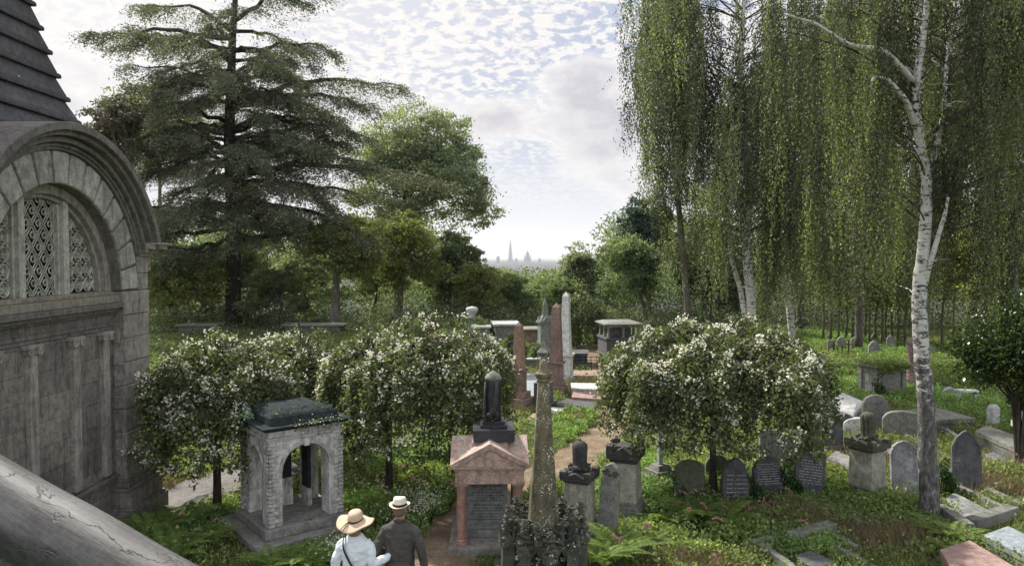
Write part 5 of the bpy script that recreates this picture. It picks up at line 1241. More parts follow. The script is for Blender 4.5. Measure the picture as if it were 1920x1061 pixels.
# ---------------------------------------------------------------- trees
def curve3(p0, p1, p2, n): return [p0*(1-t)**2+p1*(2*t*(1-t))+p2*t*t for t in np.linspace(0, 1, n)]
def nv(*a): return np.array(a, float)
def wig(pts, amp):
    pts = np.array(pts); k = RNG.normal(0, 1, (len(pts), 3)); k[0] = 0; k = np.cumsum(k, 0)*amp/math.sqrt(len(pts)); return pts+k
def broad(name, label, px, y0, y1, x0, x1, depth, mat, n=26000, ls=0.15, tpx=None, trunk_r=0.25, lumps=46, trunkmat='trunk', lr=0.30, low=0.9, group=None, cat='tree', rot=None, droop=0.0):
    """broadleaf tree whose crown spans the given outline at the given distance"""
    c = at((x0+x1)/2, (y0+y1)/2, depth); rx = (x1-x0)/2*depth/F; rz = (y1-y0)/2*depth/F; ry = min(rx, 4.5)*0.9
    tp = tpx if tpx is not None else (x0+x1)/2
    bx = at(tp, 600, depth).x; bz = tzf(bx, depth)
    t = thing(name, label, cat, (bx, depth, bz), 0, group)
    c = nv(c.x-bx, 0, c.z-bz)
    K = lumps; D = unit(RNG.normal(size=(K, 3))); D[:, 2] = np.where(D[:, 2] < -0.5, -D[:, 2], D[:, 2])
    rad = RNG.uniform(0.30, 1.0, K)**0.6*RNG.uniform(0.82, 1.12, K); CC = c+D*rad[:, None]*np.array([rx, ry, rz])*(1-lr*0.55)
    mb = MB(); tr = trunk_r
    top = nv(c[0]*0.7, c[1], max(c[2]+rz*0.35, 0.5))
    tpts = wig([nv(0,0,-0.3), nv(0,0,0.4), nv(c[0]*0.15, 0, c[2]*0.35), nv(c[0]*0.4, 0, c[2]*0.7), top], 0.12)
    mb.tube([tuple(q) for q in tpts], [tr*1.4, tr*1.05, tr*0.85, tr*0.6, tr*0.25], 10)
    for i in range(K):
        f = RNG.uniform(0.45, 0.95); s_ = tpts[2]*(1-f)+tpts[4]*f if CC[i][2] > tpts[2][2] else tpts[2]
        mid = (s_+CC[i])/2+nv(0,0,0.12*rz*RNG.uniform(-.5,1)); q = wig(curve3(s_, mid, CC[i], 6), 0.10)
        mb.tube([tuple(v_) for v_ in q], list(np.linspace(tr*0.30, 0.025, 6)), 6)
    tro = mb.build('trunk', M[trunkmat], t, smooth=True)
    # leaves: sub-clumps scattered in each lump
    per = n//K; P = []
    for i in range(K):
        r = lr*min(rx, rz)*RNG.uniform(0.5, 1.35); S_ = 14
        sub = CC[i]+unit(RNG.normal(size=(S_, 3)))*(RNG.uniform(0.35, 1.1, (S_, 1))**0.7)*nv(r*1.25, r*1.1, r*0.8)
        w = RNG.integers(0, S_, per); q = sub[w]+RNG.normal(0, 0.17*r, (per, 3))*nv(1.25, 1.25, 0.55)
        P.append(q)
    P = np.vstack(P)
    nf = n//14; q = c+unit(RNG.normal(size=(nf, 3)))*(RNG.random((nf, 1))**0.33)*nv(rx, ry, rz)*0.95; P = np.vstack([P, q])
    P[:, 2] = np.maximum(P[:, 2], 0.15)
    quadmesh('crown', leafquads(P, ls*1.25, (0, 0, -droop-0.15), 1.0, 0.62), M[mat], t)
    return t

# --- cedar
def cedar():
    d = 46.0; X0 = at(437, 600, d).x; z0 = tzf(X0, d)
    t = thing('cedar_tree', 'tall dark cedar with layered drooping boughs, the biggest tree on the chapel side', 'tree', (X0, d, z0)); s_ = d/F
    H = 26.0; mb = MB()
    tp = [nv(0,0,-0.4), nv(0,0,1.0), nv(0.12,0,6), nv(-0.12,0.1,12), nv(0.2,0,18), nv(0.55,0,22), nv(0.4,0,H)]
    tr = [0.60,0.47,0.42,0.34,0.22,0.12,0.04]
    mb.tube([tuple(q) for q in tp], tr, 14)
    zz = [q[2] for q in tp]
    def trunk_at(z): return nv(np.interp(z, zz, [q[0] for q in tp]), np.interp(z, zz, [q[1] for q in tp]), z)
    def Zl(y): return at(437, y, d).z - z0
    B = []
    # (start row, tip px, tip row, depth offset) main boughs as in the silhouette
    for sy, tx, ty, dy in [(70,185,22,0.5),(95,215,95,-1.5),(60,250,5,1),(120,240,60,-2),(-20,560,20,0.5),(40,632,30,-1),(60,600,110,1.5),(95,640,95,-1),
        (-60,520,-40,2),(-40,330,-20,1),(-90,400,-110,0),(200,745,155,-0.5),(215,690,200,-2),(240,700,290,1),(190,560,170,-4),(190,300,215,-4),(240,270,300,-2),
        (250,230,250,2),(270,280,370,-3),(300,262,430,0),(330,285,470,-3),(330,700,330,-1),(340,800,330,1),(300,660,380,-4),(380,690,430,-2),(420,640,470,-3),
        (400,330,400,-5),(400,540,400,-5.5),(300,470,300,-6),(330,380,330,-6),(150,430,160,-4),(450,340,500,-3),(250,520,250,5),(330,350,340,5),(420,500,430,5),(380,250,440,1),
        (180,640,230,2),(280,600,300,-4.5),(350,590,360,-5),(100,480,120,-3.5),(60,400,70,-3),(10,380,20,-2.5),(440,430,440,-5.0),(130,330,150,-3),(460,290,520,0),(-130,470,-120,1),(350,720,400,2)]:
        p1 = at(tx, ty, d+dy); B.append((Zl(sy), nv(p1.x-X0, dy, p1.z-z0)))
    for k in range(54):
        sy = random.uniform(90, 440); a = random.uniform(0, 2*PI); f_ = (sy-20)/480; L_ = random.uniform(3.2, 5.5)+4.6*f_
        z_ = Zl(sy); B.append((z_, nv(math.cos(a)*L_, math.sin(a)*L_*0.7, z_+random.uniform(-1.5, .8)*(0.5+f_))))
    P = []; DD = []
    for zs_, tip in B:
        zs_ = min(zs_, H-1); s0 = trunk_at(zs_); L_ = np.linalg.norm(tip[:2]-s0[:2]); mid = (s0+tip)/2+nv(0,0,0.10*L_+0.2)
        q = curve3(s0, mid+nv(0,0,random.uniform(-.1,.13)*L_), tip, 12); q = wig(q, 0.55); rb = 0.03+0.020*L_
        mb.tube([tuple(v_) for v_ in q], list(np.linspace(rb, 0.02, 12)), 7)
        q = np.array(q)
        nb = int(6+L_*4.4)
        for k in range(nb):
            f = RNG.uniform(0.10, 1.0)**0.75; idx_ = f*11; i0 = int(min(idx_, 10)); b = q[i0]*(1-(idx_-i0))+q[i0+1]*(idx_-i0)
            dr = q[min(i0+1, 11)]-q[i0]; dr[2] = 0; dr = dr/max(np.linalg.norm(dr), 1e-6); sd_ = nv(-dr[1], dr[0], 0)*RNG.choice([-1, 1])
            ang = RNG.uniform(0.35, 1.1); dirn = dr*math.cos(ang)+sd_*math.sin(ang); bl = (0.5+0.30*L_*(1.05-f))*RNG.uniform(0.55, 1.2)+0.3
            m = 10; tt = np.linspace(0.1, 1, m)[:, None]; pts = b+dirn*bl*tt+nv(0,0,1)*(0.08*bl*tt-0.48*bl*tt**2.0)+RNG.normal(0, .04, (m, 3))
            if k % 2 == 0: mb.tube([tuple(b)]+[tuple(v_) for v_ in pts[::3]], [0.025,0.018,0.012,0.008,0.005][:1+len(pts[::3])], 4, cap=False)
            per = int(9+bl*5.5)
            w = RNG.integers(0, m, m*per//2*1); c_ = pts[w]+RNG.normal(0, 1, (len(w), 3))*nv(0.15, 0.15, 0.05); c_[:, 2] -= np.abs(RNG.normal(0, .20, len(w)))*(1+w/m)
            P.append(c_); DD.append(np.tile(dirn*0.9+nv(0,0,-0.25), (len(w), 1)))
    mb.build('trunk', M['cedartrunk'], t, smooth=True)
    P = np.vstack(P); DD = np.vstack(DD)
    quadmesh('crown', leafquads(P[::1], 0.18, DD, 0.85, 0.32), M['l_cedar'], t); print('cedar', len(P))
cedar()

# --- background trees
BT = [
 ('broadleaf_tree','tall airy pale green tree beside the cedar, against the sky', 745,190,520,640,930,58,'l_pale',60000,0.17,745,0.32,56),
 ('broadleaf_tree','dark purplish tree rising behind the chapel arch', 0,188,345,158,300,42,'l_purple',16000,0.12,262,0.2,30),
 ('broadleaf_tree','brown green tree between the chapel and the cedar', 0,150,345,205,400,56,'l_olive',16000,0.16,300,0.2,32),
 ('broadleaf_tree','olive green bushy tree low under the left side of the cedar', 0,470,625,270,435,44,'l_olive',18000,0.13,360,0.15,36),
 ('broadleaf_tree','bluish green bush between cedar trunk and forked trunk', 0,500,625,430,610,47,'l_mid',15000,0.14,530,0.12,30),
 ('broadleaf_tree','olive tree with forked pale trunk under the cedar boughs', 0,385,570,540,735,45,'l_olive',24000,0.13,632,0.33,44),
 ('broadleaf_tree','mid green tree with twin trunks left of the middle', 0,380,600,690,830,50,'l_olive',20000,0.14,745,0.28,40),
 ('broadleaf_tree','grey green rounded tree below the pale airy tree', 0,428,600,790,912,56,'l_mid',18000,0.15,850,0.2,36),
 ('broadleaf_tree','olive green low tree at the left of the far view', 0,488,615,845,955,52,'l_olive',16000,0.13,900,0.15,32),
 ('broadleaf_tree','small green tree just left below the distant skyline', 0,505,625,915,1000,56,'l_mid',13000,0.13,955,0.12,26),
 ('broadleaf_tree','small green tree just under the distant dome', 0,512,622,985,1060,62,'l_mid',12000,0.14,1020,0.12,24),
 ('broadleaf_tree','light green leafy tree at the right of the far view', 0,458,610,1038,1150,60,'l_pale',18000,0.15,1100,0.18,34),
 ('broadleaf_tree','mid green tree left of the birches with thin trunk', 0,432,600,1110,1240,50,'l_mid',20000,0.14,1213,0.18,36),
 ('broadleaf_tree','dark blue green tree standing out above the lighter ones by the birch', 0,345,560,1152,1275,56,'l_blue',22000,0.15,1215,0.25,40),
 ('broadleaf_tree','dark tree behind the middle birch trunks', 0,400,640,1225,1420,44,'l_dark',22000,0.15,1330,0.25,40),
 ('broadleaf_tree','dark green tree filling between the birch trunks', 0,380,600,1420,1560,46,'l_dark',18000,0.15,1500,0.25,34),
 ('broadleaf_tree','blue green conifer behind hanging birch strands', 0,400,600,1530,1690,48,'l_blue',20000,0.15,1610,0.25,36),
 ('broadleaf_tree','dim olive tree right of the white birch trunk', 0,380,630,1770,1960,34,'l_olive',24000,0.12,1880,0.25,40),
 ('broadleaf_tree','dark tree directly behind the white birch trunk', 0,330,600,1660,1830,45,'l_dark',20000,0.15,1735,0.25,36),
 ('broadleaf_tree','dark upper tree behind the birch curtain near the right edge', 0,60,420,1700,2000,48,'l_dark',22000,0.2,1850,0.3,40),
 ('broadleaf_tree','dark upper tree behind the middle birch curtain', 0,60,420,1380,1640,50,'l_dark',24000,0.2,1500,0.3,44),
 ('broadleaf_tree','hazy green tree filling behind the chapel corner', 0,440,620,255,400,52,'l_mid',18000,0.14,330,0.15,36),
 ('broadleaf_tree','hazy green tree behind the cedar trunk', 0,430,620,370,520,54,'l_mid',18000,0.15,450,0.15,36),
 ('broadleaf_tree','hazy green tree right of the cedar trunk', 0,450,622,500,640,56,'l_pale',18000,0.15,575,0.15,36),
 ('broadleaf_tree','hazy green tree between forked trunk and twin trunks', 0,440,622,640,770,57,'l_mid',18000,0.15,700,0.15,36),
 ('broadleaf_tree','hazy green low tree behind the globe urn pillar', 0,500,622,800,900,58,'l_pale',14000,0.15,850,0.15,30),
 ('broadleaf_tree','hazy green low tree behind the white obelisk', 0,505,625,1010,1110,58,'l_mid',14000,0.15,1060,0.15,30),
 ('broadleaf_tree','hazy green tree behind the small mausoleum', 0,450,622,1120,1230,58,'l_pale',16000,0.15,1165,0.15,30),
 ('broadleaf_tree','broad hazy tree standing behind the weeping birch trunks', 0,420,625,1250,1400,55,'l_mid',18000,0.16,1320,0.15,36),
]
for (nm, lb, px, y0, y1, x0, x1, dd, mt, n, ls, tp_, tr, lu) in BT:
    broad(nm, lb, px, y0, y1, x0, x1, dd, mt, int(n*1.0), ls, tp_, tr, lu)

# --- weeping crab apples
def crab(label, tpx, by, x0, x1, ytop, ybot, n=34000, nb=9000, seed=0, gap=None, depth=None, name='crab_apple_tree', group='weeping crab apple trees in white blossom', ls=0.072, trunk_r=0.062):
    P0 = g(tpx, by) if depth is None else Vector((at(tpx, 700, depth).x, depth, 0)); d = P0.y; s_ = d/F
    t = thing(name, label, 'tree', (P0.x, d, tzf(P0.x, d)), 0, group)
    xl = (x0-tpx)*s_; xr = (x1-tpx)*s_; cx = (xl+xr)/2; RX = (xr-xl)/2; RY = min(RX, 2.0)*0.85; zt = at(tpx, ytop+24, d).z; zb = at(tpx, ybot+8, d-RY*0.8).z
    rg = np.random.default_rng(100+seed)
    ph = rg.uniform(0, 2*PI, 6)
    def nz(a, r): return 0.05*np.sin(3*a+ph[0])+0.06*np.sin(5*a+ph[1]+3*r)+0.04*np.sin(9*a+ph[2]+5*r)+0.03*np.sin(14*a+ph[3])
    mb = MB(); hz = zb+(zt-zb)*0.55
    tk = [nv(0,0,-.1), nv(0.01,0,.5), nv(0.0,0.02,1.0), nv(0.03,0,hz)]
    mb.tube([tuple(q) for q in tk], [trunk_r*1.4, trunk_r*1.1, trunk_r, trunk_r*0.8], 12)
    P = []; D = []; BP = []
    ns = int(n*1.1/42)
    A = rg.uniform(0, 2*PI, ns); RR = np.sqrt(rg.uniform(0.0, 1, ns)); RR = np.where(rg.random(ns) < 0.42, rg.uniform(0.8, 1.0, ns), RR)
    lump = 1+nz(A, RR)*1.8
    hx = cx+RX*RR*np.cos(A)*lump*0.88; hy = RY*RR*np.sin(A)*lump
    top = zt-(zt-zb)*0.34*RR**3.2+(zt-zb)*nz(A, RR)*1.3*np.clip(1.1-RR, .2, 1)-(zt-zb)*0.04
    Ln = rg.uniform(0.25, 1.0, ns)*(0.45+0.95*RR)*(zt-zb)*0.78
    for i in range(ns):
        if i % 6 == 0:
            e = nv(hx[i], hy[i], top[i]); s0 = tk[3]*rg.uniform(.8,1)+nv(cx*0.1,0,0); mid = nv(e[0]*0.55, e[1]*0.55, max(top[i], hz)+0.12)
            mb.tube([tuple(q) for q in curve3(s0, mid, e, 6)], [0.03,0.024,0.018,0.013,0.009,0.005], 5, cap=False)
        k = 42; tt = rg.random(k); z = top[i]-Ln[i]*tt
        lim = zb+0.10*math.sin(A[i]*7+ph[4])+0.08*math.sin(A[i]*13)-0.15*(rg.random() < .15); z = np.maximum(z, lim+rg.uniform(0, .12, k))
        out = 1+0.06*tt
        q = np.column_stack([cx+(hx[i]-cx)*out+rg.normal(0, .045, k), hy[i]*out+rg.normal(0, .045, k), z])
        P.append(q)
    P = np.vstack(P)
    quadmesh('crown', leafquads(P, ls, (0,0,-0.55), 0.8, 0.58), M['l_crab'], t)
    # blossom clusters, thicker on the sunlit top and the outer side
    m = nb//17; j = rg.integers(0, len(P), m*5); q = P[j]
    rr_ = np.hypot((q[:, 0]-cx)/RX, q[:, 1]/RY); hgt = (q[:, 2]-zb)/(zt-zb)
    pr = np.clip(0.10+0.75*np.clip(hgt-0.45, 0, 1)+0.35*np.clip(rr_-0.55, 0, 1), 0, 1)*np.clip(0.45+np.sin(q[:, 0]*5+ph[5])*np.sin(q[:, 2]*6+q[:, 1]*4)*1.3, 0.03, 1)
    q = q[rg.random(len(q)) < pr][:m]
    out = unit(np.column_stack([(q[:, 0]-cx)/RX, q[:, 1]/RY, 0.4*np.ones(len(q))]))
    q = q+out*0.05
    kk = np.where(rg.random(len(q)) < .3, 13, 5); b = np.repeat(q, kk, 0); b = b+rg.normal(0, .034, b.shape)
    quadmesh('blossom', leafquads(b, 0.045, (0,0,0.1), 1.0, 0.85), M['blossom'], t)
    mb.build('trunk', M['fgtrunk'], t, smooth=True)
crab('weeping crab apple with white blossom in the middle, thin dark trunk beside the couple', 729, 935, 600, 965, 582, 846, 54000, 30000, 1)
crab('weeping crab apple nearest the chapel wall, trunk rising from the ferns', 407, 962, 280, 550, 612, 866, 36000, 24000, 2)
crab('weeping crab apple behind the canopy tomb roof', 570, 905, 440, 668, 604, 815, 30000, 18000, 3, depth=15.6)
crab('widest weeping crab apple, right of the path above the dark headstones', 1336, 935, 1128, 1572, 590, 836, 74000, 40000, 4)
crab('small pale flecked weeping tree beyond the white obelisk', 1084, 655, 1035, 1142, 528, 640, 14000, 2600, 5, name='small_weeping_tree', group=None, depth=36, ls=0.11, trunk_r=0.1)

# --- birches
def birch(label, stems, depth, limbs, lowrow, mat, ls, nl, seed, barkm, strand=(1.2, 3.4), sp_=0.05, name='weeping_birch', rad=None):
    """stems: list of (pixel path with radii); limbs: sampled tips (px,row range,dy range)"""
    rg = np.random.default_rng(200+seed)
    b0 = stems[0][0]; bx = at(b0[0], 600, depth).x; bz = tzf(bx, depth)
    t = thing(name, label, 'tree', (bx, depth, bz), 0, 'weeping birches')
    br = MB()
    def loc(px, py, dy=0.0):
        p_ = at(px, py, depth+dy); return nv(p_.x-bx, dy, p_.z-bz)
    mb = MB(); nodes = []
    for st in stems:
        pts = []; rs = []
        for k, q in enumerate(st):
            p_ = loc(q[0], q[1], q[3] if len(q) > 3 else 0)
            pts.append(p_); rs.append(q[2])
        # densify
        pp = []; rr_ = []
        for i in range(len(pts)-1):
            for k in range(5):
                f = k/5; pp.append(pts[i]*(1-f)+pts[i+1]*f); rr_.append(rs[i]*(1-f)+rs[i+1]*f)
        pp.append(pts[-1]); rr_.append(rs[-1]); pp = np.array(pp)
        if len(pp) > 4: pp[1:-1] = pp[1:-1]*0.5+(pp[:-2]+pp[2:])*0.25
        jit = np.array(rr_)[:, None]*0.05*rg.normal(size=pp.shape); jit[0] = 0
        pp = pp+jit
        mb.tube([tuple(v_) for v_ in pp], rr_, 14); nodes += list(pp[len(pp)//3:]) if st is stems[0] or st is stems[1] else []
    nodes = np.array(nodes); P = []; TN = []; st0 = np.array([loc(q[0], q[1]) for q in stems[0]]); o0 = st0[:, 2].argsort(); tz_ = st0[o0, 2]; tx_ = st0[o0, 0]; zclear = loc(stems[0][0][0], 385)[2]
    x0, x1, r0, r1, dy0, dy1, nn = limbs
    tips = [(rg.uniform(x0, x1), rg.uniform(r0, r1), rg.uniform(dy0, dy1)) for _ in range(nn)]
    per_strand_leaf = 0
    total = 0
    for (tx, ty, dy) in tips:
        e = loc(tx, ty, dy); dd = np.abs(nodes[:, 2]-(e[2]-0.25*np.linalg.norm(e[:2]-nodes[:, :2], axis=1)))+0.2*rg.random(len(nodes)); s0 = nodes[dd.argmin()]
        L_ = np.linalg.norm(e-s0); mid = (s0+e)/2+nv(0,0,0.22*L_); q = wig(curve3(s0, mid, e, 10), 0.05*depth/12)
        br.tube([tuple(v_) for v_ in q], list(np.linspace((0.008+0.005*L_)*min(1, depth/16), 0.003, 10)), 6, cap=False)
        q = np.array(q); ns = int(nl*(0.4+L_))
        # several curtains per limb, each a bunch of neighbouring strands
        nc = max(2, int(ns/13))
        for c_ in range(nc):
            f = rg.uniform(0.35, 1.0)*9; i0 = int(min(f, 8)); b = q[i0]*(1-(f-i0))+q[i0+1]*(f-i0)
            cl_ = rg.uniform(*strand); crow = -abs(rg.normal(0, 75))
            thin = rg.uniform(.65, 1.15); tone = rg.uniform(.15, .8) if rg.random() < .62 else rg.uniform(1.0, 2.0)
            for s2 in range(13):
                sl_ = cl_*rg.uniform(0.6, 1.1); o_ = rg.normal(0, 0.075*depth/12, 2); sl_ *= math.exp(-(o_[0]**2+o_[1]**2)/(0.02*(depth/12)**2))*0.6+0.4
                lr_ = lowrow(tx); zmin = loc(tx, lr_+crow+rg.uniform(-25, 10))[2]
                m = max(5, int(sl_/sp_*thin)); tt = (np.arange(m)+rg.random(m))/m
                sw = rg.normal(0, .12, 2)*depth/12; w1 = rg.uniform(2, 4); w2 = rg.uniform(0, 6)
                z = b[2]-sl_*tt; keep = (z > zmin) & ((np.sin(tt*w1*4+w2*3)+rg.random(m)*1.6) > -.35)
                if b[1] < 0.4: keep &= ~((np.abs(b[0]+o_[0]-np.interp(z, tz_, tx_)) < 0.16*depth/12) & (z < zclear))
                if keep.sum() < 3: continue
                pts = np.column_stack([b[0]+o_[0]*np.minimum(1, tt*6)*(1-.4*tt)+sw[0]*tt*tt+.03*depth/12*np.sin(tt*w1*3+w2)+rg.normal(0, .016*depth/12, m), b[1]+o_[1]*np.minimum(1, tt*6)+sw[1]*tt*tt+rg.normal(0, .018*depth/12, m), z])[keep]
                P.append(pts); TN.append(np.full(len(pts), tone)*rg.uniform(.8, 1.2))
    P = np.vstack(P); TN = np.concatenate(TN)
    co_ = quadmesh('crown', leafquads(P, ls, (0,0,-0.8), 0.55, 0.55), M[mat], t)
    at_ = co_.data.attributes.new('tone', 'FLOAT', 'FACE'); at_.data.foreach_set('value', TN.astype(np.float32))
    for k in range(26 if depth < 15 else 12):   # pale dead twigs and short snags on the limbs
        n0 = nodes[rg.integers(0, len(nodes))]; dr = unit(rg.normal(size=(1, 3)))[0]; dr[2] = abs(dr[2])*0.5; L_ = rg.uniform(.3, .9)
        mb.tube([tuple(n0), tuple(n0+dr*L_*.5+nv(0,0,.05)), tuple(n0+dr*L_)], [0.02,0.012,0.004], 5)
    mb.build('trunk', M[barkm], t, smooth=True); br.build('branches', M['twig'], t, smooth=True)
    return t
def low1(px): return 590 if px < 1650 else (660 if px > 1700 else 630)
birch('big weeping birch with white bark, its thick trunk in front of the headstones', [
  [(1748,1000,0.20),(1744,960,0.165),(1741,880,0.150),(1738,800,0.142),(1733,720,0.130),(1727,640,0.124),(1722,560,0.118),(1728,500,0.105),(1736,420,0.092),(1738,335,0.085),(1722,250,0.075),(1716,170,0.062),(1728,90,0.055),(1738,10,0.048),(1742,-80,0.035),(1746,-180,0.02)],
  [(1736,345,0.062),(1752,290,0.052),(1768,220,0.04,0.2),(1775,120,0.03,0.4),(1790,20,0.022,0.5),(1800,-80,0.015,0.6)],
  [(1727,560,0.05),(1742,500,0.045,-.1),(1757,450,0.040,-.15),(1772,400,0.030,-.2),(1778,370,0.02,-.25)],
  [(1716,240,0.05),(1700,190,0.042,-.3),(1665,150,0.034,-.6),(1638,145,0.024,-.8),(1632,165,0.012,-.9)],
  [(1720,160,0.05),(1660,95,0.042,-.5),(1590,85,0.033,-.8),(1530,45,0.024,-1.0),(1475,28,0.012,-1.1)]],
  12.4, (1430,2080,-200,420,-2.0,3.2,104), low1, 'l_birch', 0.047, 13.5, 1, 'birch', (1.2, 4.4), 0.034)
def low2(px): return 600 if px > 1260 else (420 if px > 1215 else 290)
birch('weeping birch with forked white trunk behind the widest crab apple', [
  [(1410,640,0.17),(1408,560,0.16),(1402,500,0.155),(1398,440,0.15),(1405,370,0.14),(1402,300,0.12),(1385,210,0.10),(1390,100,0.08),(1395,0,0.06),(1398,-110,0.03)],
  [(1397,440,0.12),(1385,400,0.10),(1375,330,0.08),(1360,240,0.05),(1345,140,0.03)],
  [(1398,600,0.10),(1388,540,0.09,.3),(1370,480,0.07,.6),(1365,400,0.05,.8)]],
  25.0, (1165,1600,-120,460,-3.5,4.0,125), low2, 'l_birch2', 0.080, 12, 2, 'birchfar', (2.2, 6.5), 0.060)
birch('slender weeping birch with leaning second stem farther back', [
  [(1485,640,0.15),(1480,560,0.14),(1476,480,0.12),(1480,380,0.10),(1478,260,0.08),(1480,120,0.05),(1485,0,0.03)],
  [(1484,600,0.08),(1470,550,0.07),(1464,500,0.05),(1462,440,0.04)]],
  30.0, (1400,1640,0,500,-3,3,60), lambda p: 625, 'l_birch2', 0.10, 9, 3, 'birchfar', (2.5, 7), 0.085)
birch('dim weeping birch hanging behind the big white one', [
  [(1610,650,0.16),(1612,560,0.15),(1605,420,0.13),(1615,260,0.10),(1610,120,0.06),(1612,-20,0.03)]],
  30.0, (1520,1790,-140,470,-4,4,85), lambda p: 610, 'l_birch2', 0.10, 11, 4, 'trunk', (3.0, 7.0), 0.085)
birch('weeping birch at the right edge with long dark strands', [
  [(1900,690,0.15),(1902,600,0.14),(1895,420,0.12),(1900,260,0.09),(1895,120,0.05),(1900,-20,0.03)]],
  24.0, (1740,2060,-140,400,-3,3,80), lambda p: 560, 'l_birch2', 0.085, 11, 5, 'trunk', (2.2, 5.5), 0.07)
birch('weeping birch whose crown leans out over the sky left of the others', [
  [(1290,640,0.12),(1288,560,0.12),(1275,420,0.11),(1262,260,0.08),(1252,120,0.05),(1250,-20,0.03)]],
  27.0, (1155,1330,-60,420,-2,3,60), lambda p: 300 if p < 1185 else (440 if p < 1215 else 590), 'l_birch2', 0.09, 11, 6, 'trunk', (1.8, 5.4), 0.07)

# --- holly at right
def bush(label, cat, name, px, by, x0, x1, y0, y1, depth, mat, n, ls, lumps=30, aspect=0.6, low=0.0):
    d = depth; c = at((x0+x1)/2, (y0+y1)/2, d); rx = (x1-x0)/2*d/F; rz = (y1-y0)/2*d/F; ry = rx*0.8
    t = thing(name, label, cat, (c.x, d, tzf(c.x, d))); P = []; mb = MB()
    for i in range(lumps):
        D_ = unit(RNG.normal(size=(1, 3)))[0]; cc = nv(0,0,c.z)+D_*nv(rx, ry, rz)*RNG.uniform(.4,.85); r = RNG.uniform(.2,.36)*min(rx, rz)
        k = n//lumps; P.append(cc+unit(RNG.normal(size=(k, 3)))*(RNG.random((k, 1))**0.4)*r*nv(1.2,1.2,.9))
        if i % 4 == 0: mb.tube([(cc[0]*.04,cc[1]*.04,0), (cc[0]*.15, cc[1]*.15, cc[2]*.55), tuple(cc)], [0.04,0.025,0.01], 6)
    P = np.vstack(P); P[:, 2] = np.maximum(P[:, 2], low)
    mb.build('stem', M['fgtrunk'], t); quadmesh('foliage', leafquads(P, ls, (0,0,-.2), 1, aspect), M[mat], t); return t
bush('dark glossy holly bush with sunlit leaf tips at the right edge', 'bush', 'holly_bush', 0, 0, 1795, 2040, 540, 775, 15.5, 'l_holly', 34000, 0.078, 60)
bush('ivy covered shrub below the holly beside the pale stub post', 'bush', 'evergreen_bush', 0, 0, 1880, 1990, 700, 800, 17.5, 'l_holly', 4000, 0.08, 14)
bush('small bush left of the red obelisk behind the crab apple', 'bush', 'evergreen_bush', 0, 0, 925, 1000, 622, 690, 27, 'l_dark', 6000, 0.08, 18)
bush('leafy shrub against the low wall by the gothic monument', 'bush', 'evergreen_bush', 0, 0, 985, 1040, 640, 680, 28.5, 'l_mid', 4000, 0.07, 12)
bush('pale leafed bush beside the globe urn pillar', 'bush', 'evergreen_bush', 0, 0, 862, 935, 592, 650, 40, 'l_mid', 4500, 0.12, 14)
bush('low shrub behind the small mausoleum', 'bush', 'evergreen_bush', 0, 0, 1085, 1140, 612, 660, 38, 'l_cover', 4500, 0.10, 14)
bush('bushy growth right of the small mausoleum', 'bush', 'evergreen_bush', 0, 0, 1180, 1260, 585, 690, 38, 'l_dark', 6000, 0.12, 18)
# --- saplings at the far right wood
proto = None
for i, (px, by) in enumerate([(1600,640),(1612,646),(1625,638),(1633,644),(1645,641),(1657,646),(1664,638),(1676,644),(1686,640),(1700,646),(1560,640),(1575,643),(1588,638),(1545,640),(1722,640),(1770,650),(1790,640)]):
    P_ = g(px, by); P_.y = min(P_.y, 44); P_.x = (px-960)*P_.y/F
    if proto is None:
        proto = thing('sapling', 'thin bare trunked sapling in the row at the edge of the far wood', 'tree', (0,0,0), 0, 'thin saplings at the far wood')
        mb = MB().tube([(0,0,-.1),(0.05,0,1.2),(-0.03,0.02,2.6),(0.08,0,4.2),(0.1,0,6)], [0.07,0.055,0.05,0.035,0.02], 8)
        for k in range(10):
            z = random.uniform(1.8, 5); a = random.uniform(0, 2*PI); mb.tube([(0,0,z), (math.cos(a)*.5, math.sin(a)*.5, z+.5)], [0.02,0.006], 5)
        mb.build('trunk', M['trunk'], proto, smooth=True)
        q = np.column_stack([RNG.normal(0,.7,2400), RNG.normal(0,.7,2400), RNG.uniform(2.2, 6.5, 2400)])
        quadmesh('crown', leafquads(q, 0.12, (0,0,-.3), 1, .6), M['l_olive'], proto); sc_ = proto
    else:
        sc_ = copytree(proto)
    sc_.location = (P_.x, P_.y, tzf(P_.x, P_.y)-0.02); sc_.rotation_euler[2] = random.uniform(0, 6.28); sc_.scale = (1, 1, random.uniform(.8, 1.15))
# --- far wood
P = []
for i in range(400):
    x = RNG.uniform(-95, 95); y = RNG.uniform(72, 135); ppx = 960+x/y*F
    zmax_row = 505 if 880 < ppx < 1080 else (480 if 840 < ppx < 1150 else 400)
    gz = tzf(x, y); zm = 4.5+(485-zmax_row)/F*y
    hmax = zm-gz
    if hmax < 2: continue
    h = min(hmax, RNG.uniform(7, 17)); r = RNG.uniform(2.2, 4.2)
    k = 520; q = nv(x, y, gz+h-r)+unit(RNG.normal(size=(k, 3)))*(RNG.random((k, 1))**.45)*nv(r, r, r)
    q2 = nv(x, y, gz)+np.column_stack([RNG.normal(0, r*.6, 90), RNG.normal(0, r*.6, 90), RNG.uniform(0, max(h-r, .5), 90)])
    P += [q, q2]
P = np.vstack(P)
P = P[P[:, 2] < 4.5+(485-np.where((np.abs(P[:, 0]/P[:, 1]*F-20) < 95), 492, 380))/F*P[:, 1]]
o = quadmesh('far_wood', leafquads(P, 0.36, (0,0,-.1), 1, .7), M['l_mid']); tag(o, 'dark wooded hillside behind the cemetery below the skyline', 'wood', kind='stuff')
